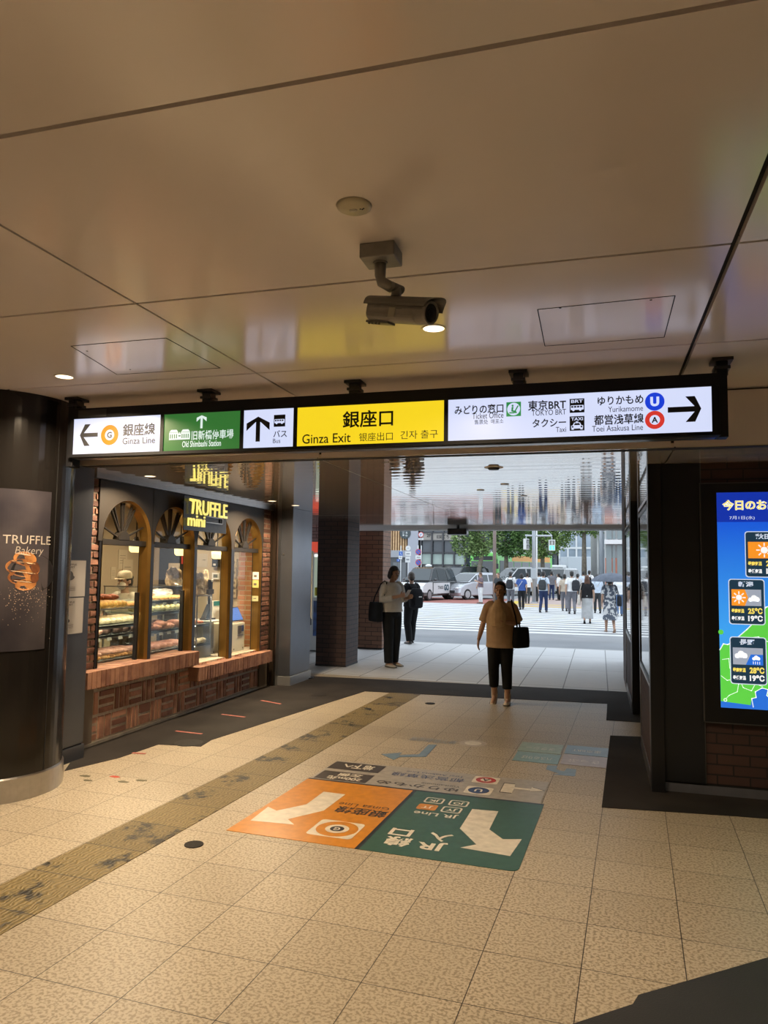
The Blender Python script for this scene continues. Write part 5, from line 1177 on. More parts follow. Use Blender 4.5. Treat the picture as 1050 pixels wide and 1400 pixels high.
# ------------------------------------------------------------------ people
def remesh(b, name, m, parent, voxel, smooth_it=4, label=None):
    me = bpy.data.meshes.new(name); me.from_pydata([tuple(p) for p in b.v], [], b.f)
    o = bpy.data.objects.new(name, me); COL.objects.link(o)
    md = o.modifiers.new('r', 'REMESH'); md.mode = 'VOXEL'; md.voxel_size = voxel
    ms = o.modifiers.new('s', 'SMOOTH'); ms.iterations = smooth_it; ms.factor = .5
    dg = bpy.context.evaluated_depsgraph_get(); m2 = bpy.data.meshes.new_from_object(o.evaluated_get(dg))
    o.modifiers.clear(); o.data = m2; bpy.data.meshes.remove(me); m2.name = name
    m2.materials.clear(); m2.materials.append(m); m2.polygons.foreach_set('use_smooth', [True]*len(m2.polygons))
    o.parent = parent
    if label: o['label'] = label
    return o
SKIN = mat('skin', (0.42, 0.25, 0.17), .5, var=.06, vscale=14); HAIR = mat('black_hair', (0.012, 0.010, 0.009), .45, bump=.4, bscale=120); HAIRB = mat('brown_hair', (0.10, 0.045, 0.025), .45, bump=.4, bscale=120)
HAIRG = mat('ash_hair', (0.06, 0.045, 0.035), .5, bump=.4, bscale=120)
def cloth(n, c, v=.12): return mat('cloth_'+n, c, .85, 0, .2, var=v, vscale=9, bump=.25, bscale=45)
def ellring(c, rx, ry, n=18, tw=0.0, axx=None, axy=None):
    ax = axx or V3((cos(tw), sin(tw), 0)); ay = axy or V3((-sin(tw), cos(tw), 0))
    return [V3(c)+ax*(rx*cos(2*pi*i/n))+ay*(ry*sin(2*pi*i/n)) for i in range(n)]

def person(label, loc, rz, h=1.65, pose=None, top=None, bottom=None, shoes=None, hair='short', hair_m=None, female=False, skirt=None, sleeve=1.0, trouser_len=1.0,
           vox=.012, group=None, loose=1.0, fingers=False, face=False, cap=None, mask=None, top_len=.86, grip=None, boot=False, trouser_w=1.0):
    """facing -Y when rz is 0; joints are given for a 1.65 m figure"""
    S = h/1.65; P = dict(
        hipL=(.085, 0, .86), hipR=(-.085, 0, .86), kneeL=(.095, -.015, .47), kneeR=(-.095, -.015, .47), ankL=(.10, .015, .075), ankR=(-.10, .015, .075),
        shL=(.165, 0, 1.345), shR=(-.165, 0, 1.345), elL=(.225, .02, 1.08), elR=(-.225, .02, 1.08), wrL=(.245, -.03, .84), wrR=(-.245, -.03, .84),
        head=(0, -.02, 1.535), handL=(0, -.1, -1), handR=(0, -.1, -1), toeL=(0, -1, 0), toeR=(0, -1, 0), yaw=0.0, nod=0.0)
    P.update(pose or {}); J = {k: (V3(v) if isinstance(v, tuple) else v) for k, v in P.items()}
    t = thing('person', label, 'person', loc, rz, group); t.scale = (S, S, S)
    pel = (J['hipL']+J['hipR'])/2; sc_ = (J['shL']+J['shR'])/2; w = .94 if female else 1.0
    spine = lambda f: pel.lerp(sc_, f)
    tor = [(0.0-.10, .115, .085), (0.0, .158, .112), (.18, .152, .108), (.42, .128*w, .098), (.62, .142*w, .105), (.82, .158*w, .108), (.95, .150*w, .092), (1.06, .085, .065), (1.14, .052, .052)]
    def torso(b, g, f0=-1, f1=2):
        b.loft([ellring(spine(f), rx+g, ry+g) for f, rx, ry in tor if f0 <= f <= f1])
    hd = J['head']; RH = Matrix.Rotation(J['yaw'], 3, 'Z') @ Matrix.Rotation(J['nod'], 3, 'X'); HP = lambda x, y, z: hd + RH @ V3((x, y, z))
    b = MB(); torso(b, -.012)
    b.tube([spine(1.02), spine(1.14)+V3((0, -.008, 0)), HP(0, .02, -.06)], [.062, .050, .050], 14)
    b.ell(HP(0, .012, .025), .073, .092, .09, 18, 12, RH); b.ell(HP(0, -.022, -.045), .055, .062, .066, 16, 10, RH); b.ell(HP(0, -.05, -.085), .03, .03, .022, 12, 8, RH)
    b.tube([HP(0, -.078, .02), HP(0, -.098, -.018), HP(0, -.10, -.026), HP(0, -.08, -.034)], [.008, .012, .014, .008], 10)
    for s in (-1, 1): b.ell(HP(.074*s, .012, -.01), .011, .022, .032, 10, 8, RH)
    for s in (-1, 1): b.ell(HP(.032*s, -.076, .032), .024, .010, .007, 10, 6, RH)
    b.ell(HP(0, -.082, -.058), .024, .012, .008, 10, 6, RH)
    for L_ in 'LR':
        s = 1 if L_ == 'L' else -1; sh, el, wr = J['sh'+L_], J['el'+L_], J['wr'+L_]
        b.tube([sh+V3((-.03*s, 0, .005)), sh, sh.lerp(el, .5), el, el.lerp(wr, .35), wr], [.045, .05, .043, .036, .038, .025], 12)
        hdir = J['hand'+L_].normalized(); side = V3((0, -1, 0)) if abs(hdir.y) < .8 else V3((0, 0, 1)); side = (side-hdir*side.dot(hdir)).normalized(); nrm = hdir.cross(side)
        if nrm.x*s < 0: nrm = -nrm
        curl = -nrm if grip is None else nrm*grip.get(L_, -1)
        pw = wr+hdir*.085
        b.loft([[c+side*(wx*cos(a))+nrm*(tx*sin(a)) for a in [2*pi*i/12 for i in range(12)]] for c, wx, tx in ((wr-hdir*.01, .025, .02), (wr+hdir*.02, .030, .018), (wr+hdir*.06, .040, .016), (pw, .038, .013))])
        bend = 0.9 if grip and L_ in grip else .35
        for k, (o_, ln) in enumerate(((.030, .066), (.010, .075), (-.010, .070), (-.029, .056))):
            p0 = pw+side*o_-hdir*.012; d1 = (hdir+curl*bend*.5).normalized(); d2 = (hdir+curl*bend*1.4).normalized(); d3 = (hdir*(1-bend*.6)+curl*bend*1.9).normalized()
            p1 = p0+d1*ln*.48; p2 = p1+d2*ln*.34; p3 = p2+d3*ln*.28; b.tube([p0, p1, p2, p3], [.0098, .0092, .0082, .0065], 8)
        q0 = wr+hdir*.025+side*.022; q1 = q0+(side*.9+hdir*.6+curl*.25).normalized()*.036; q2 = q1+(hdir+side*.25+curl*.5).normalized()*.034
        b.tube([q0, q1, q2], [.014, .0115, .009], 8)
        hp, kn, an = J['hip'+L_], J['knee'+L_], J['ank'+L_]; toe = J['toe'+L_].normalized()
        b.tube([hp+V3((0, 0, .03)), hp.lerp(kn, .35), kn, kn.lerp(an, .35)+V3((0, .012, 0)), an, an-V3((0, 0, .03))], [.085, .078, .054, .052, .034, .034], 12)
        b.tube([an+toe*-.03+V3((0, 0, -.035)), an+toe*.07+V3((0, 0, -.045)), an+toe*.15+V3((0, 0, -.055))], [.034, .034, .022], 10)
    body = remesh(b, 'body', SKIN, t, min(vox, .0055) if fingers else vox, 2 if fingers else 3)
    # top
    g = .014*loose; zt = (top_len-.86)/(1.345-.86)
    if top:
        b = MB(); rows = [(f, rx, ry) for f, rx, ry in tor if f > zt+.05 and f < 1.1]
        r0 = .186+.006*loose if zt < .3 else .14
        b.loft([ellring(spine(zt), r0+g*.5, .132+g)] + [ellring(spine(f), max(rx, r0*.9 if f < .7 else 0)+g, max(ry, .108 if f < .7 else 0)+g) for f, rx, ry in rows if f < 1.0] + [ellring(spine(1.055), .085+g*.5, .066+g*.5), ellring(spine(1.09), .062, .058)])
        for L_ in 'LR':
            s = 1 if L_ == 'L' else -1; sh, el, wr = J['sh'+L_], J['el'+L_], J['wr'+L_]
            if sleeve <= .62: e = sh.lerp(el, sleeve*1.45); pts = [sh+V3((-.075*s, 0, .012)), sh+V3((-.03*s, 0, .006)), sh.lerp(e, .12)+V3((.002*s, 0, 0)), sh.lerp(e, .45), e]; rd = [.045+g*.4, .050+g*.45, .052+g*.5, .053+g*.7, .056+g*.9]
            else: e = el.lerp(wr, (sleeve-.62)/.38*.96); pts = [sh+V3((-.075*s, 0, .012)), sh+V3((-.03*s, 0, .006)), sh.lerp(el, .12), sh.lerp(el, .5), el, e]; rd = [.045+g*.4, .050+g*.45, .052+g*.55, .050+g*.8, .044+g, .035+g]
            b.tube(pts, rd, 14)
        remesh(b, 'shirt', top, t, max(vox, .009), 4)
    if skirt:
        b = MB(); zl = skirt[0]; ml = ((J['ankL']+J['ankR'])/2); n_ = 20
        def hem(f, r, ry): 
            c = pel.lerp(V3((ml.x, ml.y, zl)), f); return [c+V3((r*cos(a)*(1+.05*sin(5*a)), ry*sin(a)*(1+.05*sin(5*a)), 0)) for a in [2*pi*i/n_ for i in range(n_)]]
        b.loft([ellring(spine(.42), .135, .105, n_), ellring(spine(.2), .158, .122, n_), hem(.0, .178, .135), hem(.4, .178*skirt[1], .15*skirt[1]), hem(.8, .185*skirt[1], .165*skirt[1]), hem(1.0, .19*skirt[1], .175*skirt[1])])
        remesh(b, 'skirt', bottom, t, max(vox, .011), 3)
    elif bottom:
        b = MB(); b.loft([ellring(spine(.30), .142, .108), ellring(spine(.1), .162, .122), ellring(spine(-.04), .165, .122), ellring(spine(-.14), .12, .09)])
        for L_ in 'LR':
            hp, kn, an = J['hip'+L_], J['knee'+L_], J['ank'+L_]; e = kn.lerp(an, trouser_len*1.0)
            b.tube([hp+V3((0, 0, .03)), hp.lerp(kn, .35), kn, kn.lerp(e, .5)+V3((0, .006, 0)), e-V3((0, 0, .01))], [.095*trouser_w**.3, .090*trouser_w**.5, .068*trouser_w, .064*trouser_w, .058*trouser_w], 14)
        remesh(b, 'trousers', bottom, t, max(vox, .009), 3)
    # shoes, one mesh each
    for L_ in 'LR':
        an = J['ank'+L_]; toe = J['toe'+L_].normalized(); sd = V3((-toe.y, toe.x, 0)).normalized(); upf = sd.cross(toe); upf = upf if upf.z > 0 else -upf
        b = MB(); rr = []
        for f, wd, ht in ((-.062, .026, .045), (-.05, .034, .075), (0, .036, .080), (.05, .040, .062), (.11, .044, .046), (.16, .040, .036), (.19, .022, .024)):
            c = an+toe*f-upf*.072; rr.append([c+sd*(wd*cos(a))+upf*(max(0, ht*sin(a))-(.003 if sin(a) < 0 else 0)) for a in [2*pi*i/14 for i in range(14)]])
        b.loft(rr)
        if boot: b.tube([an+V3((0, 0, -.04))+toe*-.012, an+V3((0, .004, .02))+toe*-.012, an+V3((0, .006, .075))+toe*-.012], [.044, .046, .047], 14)
        o = b.build('shoe', shoes or mat('dark_shoe', (.02, .018, .017), .45), t, local=True, smooth=True)
        if fingers:
            b = MB(); rr = []
            for f, wd in ((-.064, .030), (-.04, .038), (.05, .043), (.11, .047), (.16, .043), (.192, .026)):
                c = an+toe*f-upf*.073; rr.append([c+sd*wd, c-sd*wd, c-sd*wd+upf*.014, c+sd*wd+upf*.014])
            b.loft(rr); b.build('sole', mat('shoe_sole', (.12, .11, .10), .7), o, local=True)
    # hair, cap, mask, face
    hm = hair_m or HAIR
    if hair:
        b = MB(); b.ell(HP(0, .022, .040), .083, .098, .093, 18, 12, RH); b.ell(HP(0, .055, -.01), .078, .068, .085, 16, 10, RH)
        if hair == 'bob': 
            for s in (-1, 1): b.tube([HP(.066*s, -.01, .06), HP(.080*s, .0, -.01), HP(.076*s, .0, -.085)], [.03, .028, .022], 10)
            b.ell(HP(0, .06, -.05), .082, .05, .075, 14, 10, RH)
        if hair == 'long': b.loft([[HP(x*cos(a)*1.0, .052+.045*sin(a), z) for a in [2*pi*i/14 for i in range(14)]] for x, z in ((.075, .05), (.09, -.03), (.10, -.13), (.105, -.22), (.085, -.31), (.04, -.36))])
        if hair == 'tied': b.ell(HP(0, .12, .03), .035, .04, .035, 12, 8, RH)
        o = remesh(b, 'hair', hm, t, max(vox*.8, .006), 2)
        # keep the face open: trim what lies in front of the hairline
        bm = bmesh.new(); bm.from_mesh(o.data); inv = RH.inverted()
        kill = [v for v in bm.verts if (lambda q: q.y < -.035 + max(0, (q.z-.05))*-.9 and q.z < .085 and abs(q.x) < .085)(inv @ (v.co-hd))]
        bmesh.ops.delete(bm, geom=kill, context='VERTS'); bm.to_mesh(o.data); bm.free()
        md = o.modifiers.new('depth', 'SOLIDIFY'); md.thickness = .006
    if cap:
        b = MB(); b.loft([[HP(r*.083*cos(a), .012+r*.100*sin(a), z) for a in [2*pi*i/20 for i in range(20)]] for r, z in ((1.03, .035), (1.03, .075), (.93, .105), (.7, .128), (.3, .138))]); c_ = b.build('cap', cap, t, local=True, smooth=True)
        b = MB(); b.prism([HP(.075*cos(a), -.07+.085*sin(a), .04) for a in [pi+pi*i/12 for i in range(13)]], RH @ V3((0, 0, .006))); b.build('peak', cap, c_, local=True)
    if mask:
        b = MB(); b.ell(HP(0, -.055, -.045), .060, .052, .055, 16, 10, RH); b.build('face_mask', mask, t, local=True, smooth=True)
    if face:
        for s in (-1, 1):
            e = MB().ell(HP(.031*s, -.079, .012), .013, .006, .0065, 12, 8, RH).build('eye', mat('eye_white', (.6, .58, .55), .3), t, local=True, smooth=True)
            MB().ell(HP(.031*s, -.0845, .012), .0055, .002, .0055, 10, 6, RH).build('iris', mat('dark_iris', (.015, .01, .008), .2), e, local=True, smooth=True)
            MB().ell(HP(.032*s, -.083, .034), .018, .004, .0035, 10, 6, RH).build('eyebrow', HAIR, t, local=True, smooth=True)
        MB().ell(HP(0, -.090, -.058), .020, .006, .005, 12, 6, RH).build('lips', mat('lips', (.30, .11, .09), .5), t, local=True, smooth=True)
    return t, J, S
def to_world(t, S, p): return Matrix.Translation(t.location) @ Matrix.Rotation(t.rotation_euler.z, 4, 'Z') @ (V3(p)*S)
def strap_bag(name, label, cat, t, S, c, dims, m, handles, rot=0.0, group=None, shape='bag'):
    """a bag hanging from a person: a thing of its own; c in the person's own space"""
    wc = to_world(t, S, c); rz = t.rotation_euler.z+rot; k = thing(name, label, cat, wc, rz, group)
    w_, d_, h_ = [x*S for x in dims]; b = MB(); n = 16; rr = []
    prof = {'bag': ((0, .80), (.03, .96), (.3, 1.0), (.75, .93), (.97, .86), (1, .78)), 'pack': ((0, .72), (.06, .95), (.35, 1.04), (.75, 1.0), (.93, .78), (1, .45)), 'tote': ((0, 1.0), (.05, 1.02), (.5, .9), (1, .62))}[shape]
    for f, g in prof:
        rr.append([V3((w_/2*g*math.copysign(abs(cos(a))**.6, cos(a)), d_/2*g*math.copysign(abs(sin(a))**.6, sin(a)), -h_/2+h_*f)) for a in [2*pi*i/n for i in range(n)]])
    b.loft(rr); b.build('bag_body', m, k, local=True, smooth=True)
    R = Matrix.Translation(wc) @ Matrix.Rotation(rz, 4, 'Z'); Ri = R.inverted()
    for path in handles:
        MB().tube([Ri @ to_world(t, S, q) for q in path], .011*S, 8, flat=None).build('strap', m, k, local=True, smooth=True)
    if shape == 'pack': 
        b = MB(); b.box(-w_*.34, w_*.34, d_*.42, d_*.62, -h_*.38, h_*.05); b.build('front_pocket', m, k, local=True, bevel=.02)
    return k
W = lambda px_, py_: on_z(px_, py_)
def height_at(px_, py_, q):
    d = _ray(px_, py_); s = (V3((q.x, q.y, 0))-V3((EYE.x, EYE.y, 0))).length / V3((d.x, d.y, 0)).length; return EYE.z+d.z*s

# 1. woman walking towards the camera
q = W(684, 962); rzv = math.atan2(-q.x, q.y)*-1
wt, J, S = person('woman in a tan T-shirt and cropped black trousers walking towards the camera', (q.x, q.y, .004), -.05, 1.47,
    dict(kneeL=(.088, -.015, .47), ankL=(.10, -.01, .075), kneeR=(-.085, -.05, .48), ankR=(-.095, .06, .105), toeR=(.0, -1, -.35), toeL=(.05, -1, 0),
         elR=(-.245, .03, 1.08), wrR=(-.30, -.02, .85), handR=(-.05, -.25, -1), elL=(.24, .05, 1.09), wrL=(.105, -.185, 1.115), handL=(-1, -.12, .08), shL=(.168, 0, 1.335), shR=(-.168, 0, 1.335)),
    cloth('tan', (.42, .29, .18)), cloth('black', (.012, .012, .013)), mat('tan_boot', (.56, .47, .37), .7, var=.15, vscale=20), 'tied', HAIR, True, sleeve=.62, trouser_len=.66, vox=.008, fingers=True, face=True, loose=1.5, top_len=.755, trouser_w=1.12, grip={'L': 1}, boot=True)
strap_bag('shoulder_bag', 'black slouchy shoulder bag hanging at the side of the walking woman', 'bag', wt, S, (.27, .05, .90), (.30, .13, .28), cloth('bag_black', (.014, .016, .018)), [[(.24, -.04, 1.02), (.215, -.055, 1.2), (.165, -.06, 1.37), (.15, .0, 1.405), (.165, .06, 1.37), (.23, .07, 1.2), (.26, .06, 1.02)]], pi*.5*.62, None, 'bag')
pk = to_world(wt, S, (.0, -.20, 1.20)); b = MB(); r_ = random.Random(4)
b.loft([[V3((pk.x+rx*cos(a)*(1+r_.uniform(-.09, .09)), pk.y+ry*sin(a), pk.z+z)) for a in [2*pi*i/14 for i in range(14)]] for z, rx, ry in ((-.135, .05, .03), (-.12, .09, .05), (-.03, .105, .055), (.08, .085, .045), (.17, .04, .02), (.19, .03, .008))])
o = b.build('paper_package', mat('tan_wrapping', (.50, .35, .20), .7, var=.15, vscale=14, bump=.5, bscale=25), None, at=tuple(pk), smooth=False); tag(o, 'crumpled tan paper package held to the chest of the walking woman', 'package')
# 2. woman in the blouse looking at her phone
q = W(535, 911)
wt, J, S = person('woman in a pale blouse and dark trousers looking at her phone', (q.x, q.y, 0), .95, 1.66,
    dict(kneeL=(.08, -.01, .47), kneeR=(-.08, -.02, .47), ankL=(.10, .05, .075), ankR=(-.085, -.03, .075), elL=(.235, .0, 1.10), wrL=(.10, -.27, 1.13), handL=(-.25, -1, .35), elR=(-.235, -.01, 1.10), wrR=(-.05, -.27, 1.17), handR=(.3, -1, .3), nod=.35, head=(0, -.05, 1.53), toeL=(.15, -1, 0)),
    cloth('pale_blouse', (.55, .54, .51)), cloth('charcoal', (.016, .018, .020)), mat('cream_shoe', (.50, .47, .40), .5), 'bob', HAIR, True, sleeve=.86, vox=.008, fingers=True, face=True, loose=1.5, top_len=.90, trouser_w=1.25, grip={'L': 1, 'R': 1})
strap_bag('shoulder_bag', 'large dark shoulder bag of the woman in the pale blouse', 'bag', wt, S, (-.27, .10, .90), (.40, .15, .32), cloth('bag_navy', (.012, .015, .02)), [[(-.22, -.02, 1.05), (-.20, -.05, 1.22), (-.155, -.045, 1.385), (-.145, .02, 1.41), (-.17, .09, 1.36), (-.24, .16, 1.15), (-.26, .18, 1.04)]], pi*.42, None, 'bag')
c_ = to_world(wt, S, (.025, -.37, 1.215)); fw = to_world(wt, S, (.025, -.47, 1.215))-c_; fw.normalize(); sd_ = V3((-fw.y, fw.x, 0)); k = thing('phone', 'pale phone in the hands of the woman in the blouse', 'phone', c_, 0)
up_ = (V3((0, 0, 1))*.75+fw*.66).normalized(); MB().obox(c_, sd_*.036, up_*.075, up_.cross(sd_)*.004).build('phone_case', mat('pale_case', (.6, .58, .55), .4), k, bevel=.002); MB().obox(c_-up_.cross(sd_).normalized()*(-.0045 if up_.cross(sd_).dot(fw) < 0 else .0045), sd_*.032, up_*.07, up_.cross(sd_)*.0004).build('phone_screen', M_BLACK, k)
# 3. man with the black backpack walking off to the left
q = W(562, 880)
wt, J, S = person('person in black with a dark backpack walking past beyond the woman in the blouse', (q.x, q.y, 0), pi+.85, 1.55,
    dict(kneeL=(.09, -.03, .47), ankL=(.09, .06, .08), kneeR=(-.09, -.08, .48), ankR=(-.09, -.12, .08), elL=(.22, -.03, 1.08), wrL=(.12, -.26, 1.08), handL=(-.2, -1, .2), elR=(-.22, -.05, 1.08), wrR=(-.16, -.25, 1.02), handR=(.1, -1, 0), nod=.2, yaw=-.3),
    cloth('black_jacket', (.014, .014, .016)), cloth('black_trousers', (.012, .012, .013)), None, 'short', HAIRG, False, sleeve=1.0, vox=.009, fingers=True, face=True, loose=1.8, trouser_w=1.3)
k = strap_bag('backpack', 'big black backpack on the person in black', 'backpack', wt, S, (.02, .21, 1.06), (.34, .19, .46), cloth('pack_black', (.010, .010, .012)), [[(.10, .12, .92), (.13, .0, 1.12), (.125, -.10, 1.28), (.11, .0, 1.42), (.10, .14, 1.27)], [(-.10, .12, .92), (-.13, .0, 1.12), (-.125, -.10, 1.28), (-.11, .0, 1.42), (-.10, .14, 1.27)]], 0, None, 'pack')
MB().box(-.045, .03, .150, .158, .02, .045).build('pale_tag', mat('pale_case'), k, local=True)
# the clerk behind the counter
q = on_x(172, 788, -5.42)
person('clerk in a cream cap and white face mask behind the bread', (q.x, q.y, 0), -.1, q.z+.05, dict(nod=.12, elL=(.24, -.10, 1.10), wrL=(.16, -.33, 1.05), handL=(-.1, -1, 0), elR=(-.24, -.10, 1.10), wrR=(-.16, -.33, 1.05), handR=(.1, -1, 0)),
    cloth('cream_uniform', (.58, .52, .42)), cloth('brown_apron', (.10, .07, .05)), None, 'tied', HAIR, True, sleeve=.6, vox=.010, fingers=False, face=True, cap=cloth('cream_cap', (.60, .52, .38)), mask=mat('white_mask', (.70, .66, .58), .8))

# people on and beyond the crossing
WALK1 = dict(kneeL=(.09, -.10, .47), ankL=(.09, -.12, .075), kneeR=(-.09, -.02, .47), ankR=(-.09, .22, .11), toeR=(0, -1, -.6), elL=(.22, .08, 1.08), wrL=(.23, .04, .84), elR=(-.22, -.04, 1.08), wrR=(-.23, -.16, .87))
WALK2 = dict(kneeR=(-.09, -.10, .47), ankR=(-.09, -.12, .075), kneeL=(.09, -.02, .47), ankL=(.09, .20, .10), toeL=(0, -1, -.6), elR=(-.22, .08, 1.08), wrR=(-.23, .04, .84), elL=(.22, -.04, 1.08), wrL=(.23, -.16, .87))
STAND = dict()
PHONE = dict(elL=(.22, -.03, 1.08), wrL=(.08, -.28, 1.18), handL=(-.2, -1, .4), elR=(-.22, 0, 1.08), wrR=(-.2, -.12, .9), nod=.35)
C = cloth
WHT, LBL, GRY, DGY, NVY, BLK, TAN, BLU, PUR = C('white', (.72, .73, .74)), C('light_blue', (.52, .60, .70)), C('mid_grey', (.16, .16, .18)), C('dark_grey', (.05, .055, .06)), C('navy', (.03, .045, .11)), C('black2', (.018, .018, .02)), C('beige', (.45, .38, .30)), C('blue', (.05, .10, .30)), C('plum_grey', (.16, .12, .14))
TRW = C('white_trousers', (.66, .67, .68)); LGR = C('light_grey', (.42, .43, .44)); FLO = mat('floral_print', (.62, .63, .64), .8, var=.1, vscale=3, c2=(.62, .63, .64))
N, L, b_ = nodes_of(FLO); _t = N.new('ShaderNodeTexCoord'); _v = N.new('ShaderNodeTexNoise'); _v.inputs['Scale'].default_value = 11; _v.inputs['Detail'].default_value = 3; _r = N.new('ShaderNodeValToRGB')
_r.color_ramp.interpolation = 'CONSTANT'; _r.color_ramp.elements[0].color = (.10, .12, .16, 1); _r.color_ramp.elements[1].position = .52; _r.color_ramp.elements[1].color = (.64, .65, .66, 1)
L.new(_t.outputs['Object'], _v.inputs['Vector']); L.new(_v.outputs['Fac'], _r.inputs[0]); L.new(_r.outputs[0], b_.inputs['Base Color'])
AWAY = pi
crowd = [  # foot px, foot py, head py, label, heading, pose, top, bottom, options, bag
 (657, 825, 784, 'person in plum grey and white trousers looking at a phone by the silver car', -.9, PHONE, PUR, TRW, dict(hair_m=HAIRB), None),
 (681, 828, 785, 'person in a dark grey top half hidden behind the brown pole', -.5, STAND, DGY, DGY, dict(hair_m=HAIRB), None),
 (698, 832, 782, 'man in a white shirt with a grey backpack, left in the crowd', AWAY-.1, STAND, WHT, GRY, dict(), ('backpack', 'charcoal')),
 (713, 833, 787, 'woman in a blue top with a white belt bag on the crossing', AWAY+.25, WALK2, BLU, BLK, dict(hair='bob', female=True, sleeve=.5), ('hip', 'white')),
 (721, 825, 783, 'man in a white shirt and dark trousers just left of the signal pole', AWAY, WALK1, WHT, DGY, dict(), None),
 (737, 824, 782, 'person in a white top right behind the signal pole', AWAY, STAND, WHT, DGY, dict(), None),
 (743, 837, 781, 'man in a white shirt and navy trousers with a grey backpack, mid crossing', AWAY-.15, WALK2, LBL, NVY, dict(), ('backpack', 'dark_grey')),
 (754, 820, 781, 'person with a grey vest standing past the navy trousers man', AWAY+.2, STAND, GRY, NVY, dict(), None),
 (764, 821, 784, 'woman in a white blouse turned sideways with a bag at her hip', -1.9, STAND, WHT, BLK, dict(female=True, hair='bob', sleeve=.7), ('hip', 'white')),
 (772, 835, 786, 'person in a beige top partly hidden by the tall man in grey trousers', AWAY, WALK1, TAN, GRY, dict(), None),
 (782, 839, 781, 'tall man in grey trousers with a dark backpack on one shoulder', AWAY+.1, WALK1, WHT, GRY, dict(), ('backpack', 'charcoal')),
 (790, 826, 785, 'person in grey beyond the tall man in grey trousers', AWAY, STAND, LGR, DGY, dict(), None),
 (798, 822, 781, 'man in a light blue shirt far across the crossing', AWAY, STAND, LBL, DGY, dict(), None),
 (806, 822, 780, 'man with a black waistcoat over a white shirt at the far side', AWAY-.2, STAND, WHT, DGY, dict(), ('backpack', 'black')),
 (803, 852, 795, 'woman with long brown hair, a black top and a long grey skirt on the crossing', AWAY, WALK2, BLK, LGR, dict(female=True, hair='long', hair_m=HAIRB, skirt=(.16, 1.05), sleeve=.5), ('tote', 'cream')),
 (817, 838, 786, 'man in a pale blue shirt and dark trousers beside the long haired woman', AWAY+.1, WALK1, LBL, DGY, dict(), None),
 (834, 864, 797, 'woman in a floral dress under a grey parasol on the crossing', AWAY+.15, dict(WALK1, elR=(-.20, -.10, 1.15), wrR=(-.12, -.18, 1.33), handR=(0, -.2, 1)), FLO, FLO, dict(female=True, hair='bob', skirt=(.36, 1.15), sleeve=.6, shoes=mat('tan_sandal', (.35, .22, .15), .5)), ('side', 'charcoal')),
 (847, 842, 790, 'person in a white top and blue jeans at the right edge of the crossing', AWAY, WALK2, WHT, C('jeans', (.10, .16, .28)), dict(), None),
 (839, 815, 781, 'person in a white top far behind the parasol', AWAY, STAND, WHT, GRY, dict(female=True, hair='tied'), None),
]
BAGC = {'charcoal': C('pack_charcoal', (.035, .038, .045)), 'dark_grey': C('pack_dark', (.05, .055, .06)), 'black': MATS['cloth_pack_black'], 'white': C('bag_white', (.65, .66, .67)), 'cream': C('bag_cream', (.55, .50, .44))}
